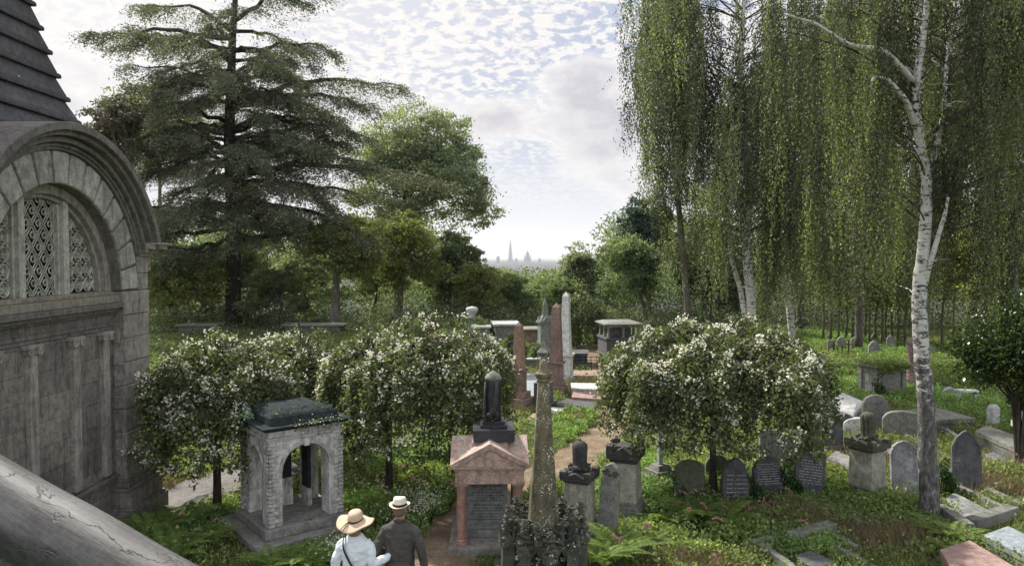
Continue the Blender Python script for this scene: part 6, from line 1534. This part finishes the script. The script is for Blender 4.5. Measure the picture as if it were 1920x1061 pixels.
# under-storey belt at the cemetery edge
P = []
for (x0, x1, yr, dd, h) in [(-28, 0, (44, 56), 1, 2.2), (0, 9, (46, 56), 1, 1.5), (9, 32, (45, 58), 1, 4.6), (-24,-10,(30,44),1,0.8)]:
    k = int((x1-x0)*1500*(1.0 if h>1 else .5)); P.append(np.column_stack([RNG.uniform(x0, x1, k), RNG.uniform(*yr, k), np.abs(RNG.normal(0, h*.5, k))]))
P = np.vstack(P); P[:, 2] *= (0.5+0.5*np.sin(P[:, 0]*1.3)*np.sin(P[:, 0]*0.37+P[:, 1]*0.6)); P[:, 2] = np.abs(P[:, 2])+tz(P[:, 0], P[:, 1])
o = quadmesh('undergrowth', leafquads(P, 0.14, (0,0,.2), 1, .6), M['l_dark']); tag(o, 'dim tangled undergrowth along the edge of the far trees', 'undergrowth', kind='stuff')

# ---------------------------------------------------------------- ground plants
def fld(P, f, ph): return 0.5+0.25*(np.sin(P[:, 0]*f+ph)*np.sin(P[:, 1]*f*0.9+ph*1.7)+np.sin(P[:, 0]*f*2.3+P[:, 1]*f*1.1+ph*2.1)+0.5*np.sin(P[:, 1]*f*3.7-P[:, 0]*f*2.9+ph))
def scatter(n, ymin, ymax, pw=1.0):
    y = ymin*(ymax/ymin)**RNG.random(n); u = RNG.uniform(-0.74, 0.74, n); return np.column_stack([u*y, y])
def wet(P, f, ph, lo): return P[fld(P, f, ph)+RNG.uniform(-.18, .18, len(P)) > lo]
# leafy cover: mounds of leaflets on short stalks
P = scatter(17000, 9.5, 44); P = P[free(P)]; P = wet(P, 1.1, 0.7, 0.40)
k = 15; hh = (0.05+0.34*np.clip(fld(P, 2.1, 2.2)-.22, 0, 1))*RNG.uniform(.5, 1.2, len(P)); sc = (P[:, 1]/14)**0.55
Q = np.repeat(P, k, 0)+RNG.normal(0, .075, (len(P)*k, 2))*np.repeat(sc, k)[:, None]
z = tz(Q[:, 0], Q[:, 1])+np.repeat(hh, k)*RNG.uniform(.1, 1.1, len(Q))
ok = free(Q) | ((z > .16) & (RNG.random(len(Q)) < .6)); V3 = np.column_stack([Q, z])[ok]; ss = (0.060*np.repeat(sc, k))[ok]
o = quadmesh('ground_cover', leafquads(V3, ss, (0,0,.35), 1, .62), M['l_cover']); tag(o, 'leafy green ground plants between the graves', 'ground cover', kind='stuff'); print('cover', len(V3))
# brighter weeds in set places
P = []
for px, by, rx, ry, n in [(1235,930,2.0,0.9,900),(1215,880,.4,1.2,300),(1100,815,.9,2.4,900),(1560,930,1.2,1.2,500),(1600,720,1.6,3,700),(1620,650,2.6,5,900),(1750,745,1.5,2,500),(1860,770,2,1.5,600),(780,860,1.3,1.6,700),(700,950,1.2,.7,700),(830,960,.35,1.2,300),(300,1010,.9,.5,500),(370,985,.9,.6,500),(620,1040,.4,.3,200),(1130,640,1.5,4,400),(1500,1020,.6,.4,250),(1680,960,.9,.4,300)]:
    c_ = g(px, by); q = np.column_stack([RNG.normal(c_.x, rx*.5, n), RNG.normal(c_.y, ry*.6, n)]); P.append(q)
P = np.vstack(P); P = P[free(P) & (P[:, 1] > 8)]; k = 14; Q = np.repeat(P, k, 0)+RNG.normal(0, .06, (len(P)*k, 2)); sc = np.repeat((P[:, 1]/13)**.5, k)
z = tz(Q[:, 0], Q[:, 1])+np.repeat(RNG.uniform(.08, .24, len(P)), k)*RNG.uniform(.3, 1, len(Q)); ok = free(Q)
o = quadmesh('weeds', leafquads(np.column_stack([Q, z])[ok], 0.055*sc[ok], (0,0,.5), 1, .6), M['l_nettle']); tag(o, 'bright green nettle like weeds in sunny patches', 'weeds', kind='stuff')
# grass
P = scatter(125000, 9.5, 44); P = P[free(P)]; P = wet(P, 0.8, 3.1, 0.47)
sc = (P[:, 1]/13)**.6; n = len(P); h = RNG.uniform(.06, .17, n)*sc; a = RNG.uniform(0, 2*PI, n); wdt = 0.0045*sc*1.5; lean = RNG.normal(0, .35, (n, 2))*h[:, None]
B0 = np.column_stack([P, tz(P[:, 0], P[:, 1])]); sv = np.column_stack([np.cos(a)*wdt, np.sin(a)*wdt, np.zeros(n)])
T = np.stack([B0-sv, B0+sv, B0+np.column_stack([lean, h])], 1)
o = quadmesh('grass', T, M['l_grass'], tri=True); tag(o, 'fine uncut grass between the graves', 'grass', kind='stuff'); print('grass', n)
# low dark foliage in shade and bramble mounds
P = []
for px, by, rx, ry, n, h in [(1655,960,.9,.5,520,.42),(1590,930,.5,.6,260,.3),(1400,1000,.8,.4,260,.22),(1560,900,.5,.8,260,.3),(1220,1010,.7,.4,260,.28),(1440,980,.9,.4,260,.25),(1310,1040,.6,.3,200,.25),(780,900,.9,.8,360,.3),(720,960,.7,.4,300,.3),(860,900,.4,.8,160,.25),(330,1030,.6,.3,220,.3),(1690,700,1.6,1.2,300,.4),(1560,700,1.6,2.5,300,.35),(1760,1040,.6,.2,120,.2),(1900,900,.7,.7,260,.3),(1820,700,1.5,3,300,.4),(1075,790,.8,1.2,260,.3)]:
    c_ = g(px, by); q = RNG.normal(0, .5, (n, 2)); z = h*.7*np.exp(-(q**2).sum(1)*1.2)*RNG.uniform(.3, 1.1, n); P.append(np.column_stack([c_.x+q[:, 0]*rx, c_.y+q[:, 1]*ry, z]))
P = np.vstack(P); Q = np.repeat(P, 9, 0)+RNG.normal(0, .05, (len(P)*9, 3)); Q[:, 2] = np.abs(Q[:, 2])+tz(Q[:, 0], Q[:, 1]); Q = Q[free(Q)]
o = quadmesh('brambles', leafquads(Q, 0.075*(Q[:, 1]/14)**.5, (0,0,.25), 1, .7), M['l_cover']); tag(o, 'mounds of larger leaved brambles half burying the graves', 'brambles', kind='stuff')
# dry grass patches
P = []
for px, by, rx, ry, n in [(1690,1010,.9,.5,2200),(1880,900,1.2,1.0,4200),(1490,975,.9,.5,2600),(1290,1050,.7,.3,2000),(1640,860,.8,.8,2200),(1560,880,.6,.7,1500),(950,770,.6,1.0,1500),(760,850,.8,.8,1800),(340,910,.8,.6,1800),(1100,730,1,2,1500)]:
    c_ = g(px, by); P.append(np.column_stack([RNG.normal(c_.x, rx*.55, n), RNG.normal(c_.y, ry*.6, n)]))
P = np.vstack(P); P = P[free(P) & (P[:, 1] > 8)]; n = len(P); sc = (P[:, 1]/13)**.6; h = RNG.uniform(.10, .30, n)*sc; a = RNG.uniform(0, 2*PI, n); w_ = .006*sc; lean = RNG.normal(0, .55, (n, 2))*h[:, None]
B0 = np.column_stack([P, tz(P[:, 0], P[:, 1])]); sv = np.column_stack([np.cos(a)*w_, np.sin(a)*w_, np.zeros(n)])
o = quadmesh('dry_grass', np.stack([B0-sv, B0+sv, B0+np.column_stack([lean, h])], 1), M['l_dry'], tri=True); tag(o, 'tufts of dry straw coloured grass in worn patches', 'dry grass', kind='stuff')
# leaf litter
P = scatter(110000, 9.5, 40); okb = np.ones(len(P), bool)
P = wet(P, 1.3, 5.0, 0.40); z = tz(P[:, 0], P[:, 1])+0.02
keep = free(P) | (RNG.random(len(P)) < .2)
ok2 = np.ones(len(P), bool)
for b in BLOCK: ok2 &= ~inpoly(P, b)
P3 = np.column_stack([P, z])[keep & ok2]
Q = leafquads(P3, 0.035*(P3[:, 1]/14)**.5, (0,0,0.0), 1, .6); Q[:, :, 2] = P3[:, None, 2]+np.abs(Q[:, :, 2]-P3[:, None, 2])*0.4
o = quadmesh('leaf_litter', Q, M['l_dry']); tag(o, 'dry brown leaf litter and petals on the ground', 'leaf litter', kind='stuff')
# white petals / daisies and pink bleeding hearts
P = []
for px, by, rx, ry, n in [(790,960,.6,.7,420),(640,1045,.4,.3,150),(720,930,1.0,.8,200),(1250,930,.8,.5,60)]:
    c_ = g(px, by); P.append(np.column_stack([RNG.normal(c_.x, rx*.5, n), RNG.normal(c_.y, ry*.5, n)]))
P = np.vstack(P); P = P[free(P)]; q = np.column_stack([P, RNG.uniform(.14, .28, len(P))]); q = np.repeat(q, 3, 0)+RNG.normal(0, .01, (len(q)*3, 3))
o = quadmesh('white_flowers', leafquads(q, .026, (0,0,.5), .8, .9), M['blossom']); tag(o, 'tiny white wild flowers scattered in the green beside the couple', 'wild flowers', kind='stuff')
P = []
for px, by, n, rx in [(760,905,10,.8),(700,900,5,.8),(680,935,6,.6),(370,1000,7,.7),(1300,985,9,.9),(1400,990,9,.9),(1240,1030,9,.7),(1480,965,7,.6),(820,930,4,.4),(1310,960,4,.3),(1150,1040,3,.3),(1080,800,4,.5),(1890,880,3,.3)]:
    c_ = g(px, by)
    for i in range((n+1)//2):
        b = nv(c_.x+random.gauss(0, rx*.6), max(9.2, c_.y+random.gauss(0, rx*.5)), random.uniform(.24, .38)); a = random.uniform(0, 2*PI); l = random.uniform(.12, .24)
        for j in range(10): f = j/10; P.append([b+nv(math.cos(a)*l*f, math.sin(a)*l*f, .05*math.sin(f*3)-.09*f)]*3)
P = np.array(P).reshape(-1, 3)+RNG.normal(0, .006, (len(P)*3, 3)); P = P[free(P)]
o = quadmesh('pink_flowers', leafquads(P, .027, (0,0,-1), .5, .85), M['pinkflower']); tag(o, 'arching sprays of pink bleeding heart flowers in the ground plants', 'wild flowers', kind='stuff')

# ---------------------------------------------------------------- ferns
def fern_mesh(seed, L0=0.55, nf=11, upright=0.9):
    rg = np.random.default_rng(seed); Q = []
    for f in range(nf):
        a = 2*PI*f/nf+rg.uniform(-.25, .25); L_ = L0*rg.uniform(.75, 1.15); up_ = upright*rg.uniform(.7, 1.15); m = 24
        tt = np.linspace(0.08, 1, m); r = L_*(tt*0.55+0.35*tt**2); z = L_*(up_*tt-0.55*up_*tt**2.4)
        cx, cy_ = np.cos(a)*r, np.sin(a)*r; pts = np.column_stack([cx, cy_, z]); tg = unit(np.gradient(pts, axis=0)); sd_ = nv(-math.sin(a), math.cos(a), 0)
        wl = L_*0.24*np.sin(np.clip(tt*1.05, 0, 1)*PI*0.93+0.18)**0.8
        for s_ in (-1, 1):
            for i in range(m):
                d_ = sd_*s_*0.93+tg[i]*0.35+nv(0,0,-.12); e = pts[i]+d_*wl[i]; hw = L_*0.5/m*1.25; q = [pts[i]-tg[i]*hw*.6, (pts[i]+e)/2-tg[i]*hw*.6, e, (pts[i]+e)/2+tg[i]*hw]
                Q.append(q)
        for i in range(m-1):
            w = nv(0,0,1)*0.003+sd_*0.003; Q.append([pts[i]-w, pts[i+1]-w, pts[i+1]+w, pts[i]+w])
    return np.array(Q)
FL = [(285,1015,.75,'large fern against the chapel plinth corner'),(345,985,.6,'fern at the foot of the crab apple nearest the chapel'),(322,1050,.6,'fern low in the corner under the stone handrail'),(395,1020,.5,'fern between handrail and canopy tomb steps'),
 (520,1068,.55,'fern in front of the canopy tomb steps'),(575,1062,.5,'fern between canopy tomb and the woman in the straw hat'),(800,868,.6,'fern beside the black draped column behind the green slope'),(838,850,.45,'small fern at the roof edge of the pink monument'),(742,860,.45,'fern under the middle crab apple crown'),
 (1352,985,.62,'bright fern in front of the pointed dark headstone'),(1300,975,.55,'fern left of the right crab apple trunk'),(1255,985,.5,'fern in the weeds below the stone cross'),(1160,1050,.62,'tall fern at the bottom right of the gothic spire monument'),(1205,1030,.5,'fern right of the tall pedestals at the bottom'),(1130,1062,.5,'fern touching the bottom edge by the sooty pinnacles'),
 (1592,792,.45,'fern beside the bright sloping tomb slab'),(1880,845,.5,'fern in front of the long low grey tomb at right'),(1788,1018,.5,'fern between birch foot and pink grave slab'),(1618,760,.4,'small fern before the chest tomb'),(1700,745,.5,'fern at the foot of the pink brick pillar'),(1345,940,.4,'small fern round the right crab apple trunk base'),(1750,1000,.4,'short fern hugging the birch trunk foot'),(1690,752,.45,'second fern between chest tomb and birch trunk')]
protos = []
for i, (px, by, L0, lab) in enumerate(FL):
    P_ = g(px, by); t = thing('fern', lab, 'fern', (P_.x, P_.y, tzf(P_.x, P_.y)), random.uniform(0, 6), 'ferns growing among the graves')
    if i < 4:
        o = quadmesh('fronds', fern_mesh(40+i), M['l_fern'], t); protos.append(o)
    else:
        o = protos[i % 4].copy(); C.objects.link(o); o.parent = t
    t.scale = (L0/.46,)*3
# ---------------------------------------------------------------- people
def loft(mb, rings, sides=20):
    """rings: (x,y,z,rx,ry) stacked"""
    vs = []; 
    for (x, y, z, rx, ry) in rings:
        for k in range(sides):
            a = 2*PI*k/sides; ca, sa = math.cos(a), math.sin(a); e = 0.85
            vs.append((x+rx*math.copysign(abs(ca)**e, ca), y+ry*math.copysign(abs(sa)**e, sa), z))
    fs = [tuple(reversed(range(sides)))]
    n = len(rings)
    for i in range(n-1):
        for k in range(sides):
            j = (k+1) % sides; fs.append((i*sides+k, i*sides+j, (i+1)*sides+j, (i+1)*sides+k))
    fs.append(tuple(range((n-1)*sides, n*sides))); mb.add(vs, fs)
def remesh(o, vox, smooth=3, disp=0.0, dsize=0.12):
    m = o.modifiers.new('r', 'REMESH'); m.mode = 'VOXEL'; m.voxel_size = vox; m.use_smooth_shade = True
    s_ = o.modifiers.new('s', 'SMOOTH'); s_.iterations = smooth; s_.factor = 0.6
    if disp:
        tx = bpy.data.textures.new('folds', 'CLOUDS'); tx.noise_scale = dsize; tx.noise_depth = 3
        d_ = o.modifiers.new('d', 'DISPLACE'); d_.texture = tx; d_.strength = disp; d_.mid_level = 0.5
def smoothpath(pts, rad, n=5):
    pts = [Vector(p) for p in pts]; out = []; rr_ = []
    for i in range(len(pts)-1):
        p0 = pts[max(i-1,0)]; p1 = pts[i]; p2 = pts[i+1]; p3 = pts[min(i+2, len(pts)-1)]
        for k in range(n):
            t = k/n; out.append(0.5*((2*p1)+(-p0+p2)*t+(2*p0-5*p1+4*p2-p3)*t*t+(-p0+3*p1-3*p2+p3)*t**3)); rr_.append(rad[i]*(1-t)+rad[i+1]*t)
    return out+[pts[-1]], rr_+[rad[-1]]
def hand(mb, wrist, dirn, side, curl=0.5):
    w = Vector(wrist); d = Vector(dirn).normalized(); u = Vector(side).normalized(); nrm_ = d.cross(u).normalized()
    pts, rr_ = smoothpath([w-d*0.02, w+d*0.02, w+d*0.055, w+d*0.085], [0.024,0.028,0.031,0.028]); mb.tube(pts, [(r, r*0.5) for r in rr_], 12, up=tuple(u))
    for i, (off, l) in enumerate(((-0.029,.062),(-0.010,.074),(0.009,.070),(0.026,.056))):
        b = w+d*0.078+u*off; p1 = b+d*l*0.45-nrm_*l*0.15*curl; p2 = p1+(d*math.cos(curl)-nrm_*math.sin(curl))*l*0.35; p3 = p2+(d*math.cos(curl*1.9)-nrm_*math.sin(curl*1.9))*l*0.28
        mb.tube([b-d*0.01, p1, p2, p3], [0.0095,0.009,0.0082,0.0065], 8)
    b = w+d*0.025-u*0.026; p1 = b-u*0.022+d*0.028-nrm_*0.008; p2 = p1-u*0.005+d*0.03-nrm_*0.012; mb.tube([b, p1, p2], [0.013,0.011,0.008], 8)
def head(mb, z0, tilt=0, scale=1.0):
    """z0: chin height, facing +y"""
    s = scale
    loft(mb, [(0,0.005,z0-0.07*s,0.058,0.062),(0,0.0,z0-0.02*s,0.056,0.062),(0,0.01,z0+0.02*s,0.060,0.078),(0,0.012,z0+0.06*s,0.068,0.092),(0,0.008,z0+0.11*s,0.075,0.098),(0,0.0,z0+0.16*s,0.078,0.100),(0,-0.004,z0+0.195*s,0.070,0.088),(0,-0.004,z0+0.22*s,0.045,0.058),(0,-0.004,z0+0.232*s,0.012,0.015)], 24)
    mb.blob((0,0.108,z0+0.095), (0.013,0.022,0.024), 0.05)          # nose
    mb.tube([(-0.022,0.094,z0+0.052),(0,0.099,z0+0.05),(0.022,0.094,z0+0.052)], 0.006, 6)   # lips
    mb.tube([(0,0.09,z0+0.008),(0,0.075,z0-0.008)], 0.02, 8)
    for sx in (-1, 1):
        mb.tube([(sx*0.074,-0.018,z0+0.075),(sx*0.082,-0.03,z0+0.10),(sx*0.085,-0.028,z0+0.128),(sx*0.078,-0.008,z0+0.138)], [0.009,0.010,0.010,0.007], 8)
        mb.blob((sx*0.031,0.088,z0+0.122), (0.016,0.012,0.009), 0.03)
        mb.tube([(sx*0.012,0.1,z0+0.14),(sx*0.045,0.093,z0+0.143)], 0.005, 6)
def person(label, X, Y, rot, zs, female):
    t = thing('person', label, 'person', (X, Y, 0), R(rot)); body = MB(); k = 0.92 if female else 1.0
    shz = 1.34 if female else 1.44; chin = shz+0.085; hw = 0.165 if female else 0.205
    loft(body, [(0,0,0.80,.15*k,.11*k),(0,0,0.92,.165*k,.12*k),(0,0,1.05,.125*k,.09*k),(0,0,1.2,.145*k,.10*k),(0,0,shz-.08,hw-.03,.09*k),(0,-0.005,shz-0.02,hw-.08,.065*k),(0,-0.005,shz+0.05,.065,.06),(0,0.0,shz+0.10,.055,.058)], 20)
    for sx in (-1, 1):
        p_, r_ = smoothpath([(sx*.085,0,.86),(sx*.095,0.01,.5),(sx*.095,-0.015 if sx > 0 else 0.03,.28),(sx*.095,-.02,.09)], [.085,.062,.055,.038]); body.tube(p_, r_, 14)
        body.tube([(sx*.095,-.05,.045),(sx*.1,.06,.04),(sx*.105,.15,.03)], [(.038,.036),(.042,.034),(.034,.022)], 12)
    head(body, chin)
    if female: arms = [([(-hw,0,shz-.035),(-hw-.075,-.03,shz-.30),(-hw-.085,.05,shz-.54)], (-.02,.1,-1)), ([(hw,0,shz-.035),(hw+.065,-.025,shz-.27),(hw+.225,.13,shz-.245)], (1,.5,.05))]
    else: arms = [([(-hw,0,shz-.04),(-hw-.085,-.05,shz-.30),(-hw+.02,.18,shz-.40)], (.5,.8,-.2)), ([(hw,0,shz-.04),(hw+.095,-.04,shz-.30),(hw+.115,.05,shz-.56)], (-.02,.15,-1))]
    for (pp, dn) in arms:
        pp = [(pp[0][0]*.88, pp[0][1], pp[0][2]-.045)]+pp[1:]; p_, r_ = smoothpath(pp, [.044*k,.038*k,.027*k]); body.tube(p_, r_, 14); hand(body, pp[-1], dn, (0.2,1,0) if dn[2] < -.5 else (0,0,1), .6)
    o = body.build('body', M['skin'], t); fixn(o); remesh(o, 0.0058, 2)
    # shirt / jacket
    sh = MB(); a_ = .012
    hem = 0.74
    loft(sh, [(0,0,hem,.20*k,.15*k),(0,0,.9,.195*k,.145*k),(0,0,1.05,.165*k if female else .185,.13*k),(0,-.005,1.2,.178*k if female else .20,.135*k),(0,-.005,shz-.10,hw+.022,.135*k),(0,-.008,shz-.03,hw+.004,.115*k),(0,-.006,shz+.02,hw-.055,.088*k),(0,-.004,shz+.052,.082 if not female else .075,.074)], 26)
    for ai, (pp, dn) in enumerate(arms):
        r0 = [.074*k,.064*k,.055*k,.046*k]
        q = [pp[0], tuple((Vector(pp[0])*.5+Vector(pp[1])*.5)), pp[1], pp[2]]
        p_, r_ = smoothpath([(pp[0][0]*.45,pp[0][1],pp[0][2]-.045),(pp[0][0]*.90,pp[0][1],pp[0][2]-.035)]+q[1:], [.055*k,.078*k,.070*k,.060*k,.044*k]); sh.tube(p_, r_, 18)
    o = sh.build('shirt' if female else 'jacket', M['shirtwhite'] if female else M['jacket'], t); fixn(o); remesh(o, 0.009, 9, 0.036, 0.075)
    if not female:
        mb = MB(); p_ = []
        for i in range(28): a = 2*PI*i/28; p_.append((.079*math.cos(a), -.002+.076*math.sin(a), shz+.062+.012*math.sin(a)*-1))
        p_.append(p_[0]); mb.tube(p_, [(.022,.008)]*len(p_), 8, up=(0,0,1)); o = mb.build('collar', M['jacket'], t, smooth=True)
    tr_ = MB()
    loft(tr_, [(0,0,.78,.165*k,.125*k),(0,0,.9,.175*k,.13*k),(0,0,.98,.155*k,.12*k)], 20)
    for sx in (-1, 1):
        p_, r_ = smoothpath([(sx*.085,0,.84),(sx*.097,0.01,.5),(sx*.097,-0.01,.28),(sx*.097,-.015,.09)], [.098,.08,.072,.062]); tr_.tube(p_, r_, 16)
    o = tr_.build('trousers', M['trouser'], t); fixn(o); remesh(o, 0.014, 2, .01, .1)
    for sx in (-1, 1):
        mb = MB().tube([(sx*.095,-.075,.045),(sx*.097,0,.05),(sx*.1,.08,.045),(sx*.105,.175,.03)], [(.036,.04),(.042,.048),(.045,.04),(.03,.024)], 14); mb.build('shoe', M['strap'], t, smooth=True)
    return t, shz, chin, arms
X_w = at(666, 1000, 8.15).x; X_m = at(750, 1000, 8.35).x
t, shz, chin, arms = person('woman in pale top and wide brimmed straw hat, black strap across her back', X_w, 8.15, -4, 0, True)
t.scale = (0.92, 1, 0.985)
# wide brim hat
hx, hy, hz = 0.005, -0.005, chin+0.135
mb = MB(); seg = 64; rows = [(0.078,0.0),(0.10,0.003),(0.13,-0.002),(0.165,-0.012),(0.205,-0.022),(0.224,-0.028),(0.219,-0.034),(0.16,-0.020),(0.10,-0.006),(0.076,-0.008)]
vs = []
for (r, z) in rows:
    for i in range(seg):
        a = 2*PI*i/seg; w_ = 0.020*math.sin(2*a+2.2)*(r/.2)**2+0.007*math.sin(5*a)*(r/.2)**2
        vs.append((hx+r*math.cos(a)*1.02, hy+r*math.sin(a), hz+z+w_+0.10*(r*math.sin(a))))
fs = [(k*seg+i, k*seg+(i+1) % seg, (k+1)*seg+(i+1) % seg, (k+1)*seg+i) for k in range(len(rows)-1) for i in range(seg)]
mb.add(vs, fs); hat = fixn(mb.build('straw_hat', M['straw'], t, smooth=True))
mb = MB().lathe([(0.084,-0.012),(0.086,0.02),(0.086,0.045),(0.082,0.07),(0.070,0.092),(0.045,0.106),(0.0,0.110)], 40); mb.xf(Matrix.Translation((hx,hy,hz)) @ Matrix.Rotation(R(5.5), 4, 'X') @ Matrix.Diagonal((1.04,1.26,1,1)))
mb.build('crown', M['straw'], hat, smooth=True)
mb = MB().lathe([(0.087,0.000),(0.0895,0.003),(0.0895,0.017),(0.087,0.019)], 40); mb.xf(Matrix.Diagonal((1.04,1.26,1,1)))
mb.tube([(-0.045,-0.075,0.008),(-0.075,-0.115,0.006),(-0.105,-0.165,-0.012),(-0.12,-0.20,-0.03)], [(0.002,0.006)]*4, 6); mb.tube([(-0.045,-0.075,0.008),(-0.062,-0.12,0.006),(-0.075,-0.17,-0.012),(-0.085,-0.205,-0.035)], [(0.002,0.006)]*4, 6)
mb.xf(Matrix.Translation((hx,hy,hz)) @ Matrix.Rotation(R(5.5), 4, 'X')); mb.build('ribbon', M['band'], hat)
mb = MB(); loft(mb, [(0,-.02,chin-.03,.062,.07),(0,-.025,chin+.05,.084,.092),(0,-.015,chin+.12,.088,.10),(0,-.01,chin+.16,.08,.095)], 22); mb.build('hair', M['hairbl'], t, smooth=True)
# bag strap across the back, front and over the shoulder
def backy(x, z): return -0.142-0.0*x
pts = [(-.115,.05,shz+.03),(-.128,-.03,shz+.042),(-.122,-.085,shz+.012),(-.105,-.135,shz-.06),(-.06,-.150,shz-.15),(0.0,-.150,shz-.25),(.07,-.142,shz-.33),(.14,-.105,shz-.39),(.175,-.03,shz-.43)]
p_, r_ = smoothpath(pts, [.0]*len(pts)); mb = MB().tube(p_, [(.013,.0035)]*len(p_), 8, up=(0.55,0,0.8)); mb.build('bag_strap', M['strap'], t, smooth=True)
mb = MB().cbox(.07, .2, .78, .95, .225, .02, .06, .17); mb.build('bag', M['strap'], t, 0.01)
t, shz, chin, arms = person('man in dark grey tweed jacket and cream straw trilby hat seen from behind', X_m, 8.35, -6, 0, False)
hz = chin+0.150; t.scale = (0.88, 1, 0.972)
mb = MB(); seg = 56; rows = [(0.088,0.0),(0.10,0.001),(0.118,0.004),(0.132,0.010),(0.136,0.014),(0.133,0.018),(0.112,0.008),(0.086,0.006)]; vs = []
for (r, z) in rows:
    for i in range(seg):
        a = 2*PI*i/seg; f = ((r-.088)/.048) if r > .088 else 0; w_ = 0.012*f*(abs(math.cos(a))**1.5) - 0.004*f*max(0, -math.sin(a))-0.014*f*max(0, math.sin(a))
        vs.append((r*math.cos(a), -0.005+r*math.sin(a)*1.08, hz+z+w_))
fs = [(k*seg+i, k*seg+(i+1) % seg, (k+1)*seg+(i+1) % seg, (k+1)*seg+i) for k in range(len(rows)-1) for i in range(seg)]
mb.add(vs, fs); hat = fixn(mb.build('straw_hat', M['cream'], t, smooth=True))
vs = []; rows = [(0.0885,-0.004),(0.089,0.03),(0.085,0.06),(0.080,0.088),(0.073,0.102),(0.050,0.106),(0.0,0.098)]
for (r, z) in rows:
    for i in range(seg):
        a = 2*PI*i/seg; pinch = 1-0.10*(z/.1)*max(0, math.sin(a))*abs(math.cos(a)); zz = z-(0.010*(1 if z > .09 else 0)*(1-abs(math.cos(a))))
        vs.append((r*math.cos(a)*pinch, -0.005+r*math.sin(a)*1.06*pinch, hz+zz+(0.008*math.sin(a)*-1 if z > .05 else 0)))
fs = [(k*seg+i, k*seg+(i+1) % seg, (k+1)*seg+(i+1) % seg, (k+1)*seg+i) for k in range(len(rows)-1) for i in range(seg)]
mb = MB().add(vs, fs); fixn(mb.build('crown', M['cream'], hat, smooth=True))
mb = MB().lathe([(0.0905,0.008),(0.0935,0.011),(0.0925,0.034),(0.0885,0.036)], 48); mb.xf(Matrix.Translation((0,-.005,hz)) @ Matrix.Diagonal((1,1.07,1,1))); mb.build('ribbon', M['band'], hat)
mb = MB(); loft(mb, [(0,-.028,chin+.045,.060,.070),(0,-.022,chin+.07,.073,.088),(0,-.012,chin+.12,.0795,.098),(0,-.006,chin+.155,.080,.102)], 22); mb.build('hair', M['hair'], t, smooth=True)

# ---------------------------------------------------------------- far city
def far(px, d): return (px-960)/F*d
d = 8200.0; x = far(957, d); z0 = tzf(x, d)
zt = 4.5+31/F*d
t = thing('glass_skyscraper', 'tall tapering glass spire tower on the hazy horizon', 'skyscraper', (x, d, z0)); H = zt-z0
mb = MB(); w = 9.5*d/F
for k, (a, s_) in enumerate(((0, 1.0), (PI/8, .97))): mb.lathe([(w*.55*s_,0),(w*.38*s_,H*.45),(w*.18*s_,H*.8),(w*.05,H*(1.0-.03*k)),(w*.01,H*(1.003-.03*k))], 8, ph=a)
mb.build('tower', M['glass'], t)
MB().cbox(w*1.5, w*1.2, 0, H*.16).build('podium', M['glass'], t)
d = 7600.0; x = far(989, d); t = thing('domed_cathedral', 'domed cathedral with lantern on the hazy horizon right of the glass tower', 'cathedral', (x, d, tzf(x, d))); u = d/F; zb = 88
MB().cbox(13*u, 8*u, 0, 70).build('nave', M['citygrey'], t)
MB().lathe([(4.0*u,70),(4.0*u,88),(3.4*u,90),(3.4*u,104),(3.7*u,105),(3.5*u,116),(2.6*u,130),(1.2*u,139),(.6*u,141),(.6*u,152),(.15*u,158),(.05*u,170)], 20).build('dome', M['citygrey'], t, smooth=True)
for sx in (-1, 1): MB().cbox(1.8*u, 1.8*u, 0, 95, sx*5.3*u, -3*u).cbox(1.4*u, 1.4*u, 95, 112, sx*5.3*u, -3*u, .2*u, .2*u).build('tower', M['citygrey'], t)
for i, (px, wpx, top, lb) in enumerate([(934,6,482,'slab block just left of the tall glass tower on the horizon'),(968,5,486,'low block right of the foot of the glass tower'),(1012,5,486,'low block right of the domed cathedral')]):
    d = 7000+300*i; x = far(px, d); z0 = tzf(x, d); zt = 4.5+(481.5-top)/F*d; t = thing('tower_block', lb, 'tower block', (x, d, z0), 0, 'tower blocks on the skyline'); w = wpx*d/F
    MB().cbox(w, w*.7, 0, zt-z0).cbox(w*.5, w*.4, zt-z0+.01, zt-z0+5).build('block', M['citygrey'], t)
mb = MB()
for i in range(3600):
    d = random.uniform(2600, 11000); x = far(random.uniform(840, 1120), d); z0 = tzf(x, d); h = random.uniform(8, 24); w = random.uniform(12, 60)
    mb.cbox(w, w*random.uniform(.5,1.2), z0-1, z0+h, x, d, w*(1 if random.random() < .5 else .6), w*.5)
tag(mb.build('city_rooftops', M['citygrey']), 'mass of hazy city rooftops stretching to the horizon', 'city', kind='stuff')
P = []
for i in range(900):
    d = random.uniform(500, 5000); x = far(random.uniform(830, 1130), d); z0 = tzf(x, d); r = random.uniform(8, 22); k = 14
    P.append(nv(x, d, z0+r*.4)+RNG.normal(0, 1, (k, 3))*nv(r, r, r*.35))
o = quadmesh('distant_treetops', leafquads(np.vstack(P), 9.0, (0,0,.1), 1, .9), M['l_mid']); tag(o, 'hazy treetops between the cemetery hill and the city', 'treetops', kind='stuff')
# ---------------------------------------------------------------- air
m, nt, N, L = _nodes('haze_air'); pv = N('ShaderNodeVolumePrincipled'); pv.inputs['Color'].default_value = (0.93,0.95,1.0,1); pv.inputs['Density'].default_value = 0.00006; pv.inputs['Anisotropy'].default_value = 0.2
o = N('ShaderNodeOutputMaterial'); L(pv.outputs[0], o.inputs['Volume'])
hb = MB().box(-45000, 45000, -400, 43000, -92, 320).build('haze', m); tag(hb, 'pale air haze over the whole view', 'haze', kind='stuff')
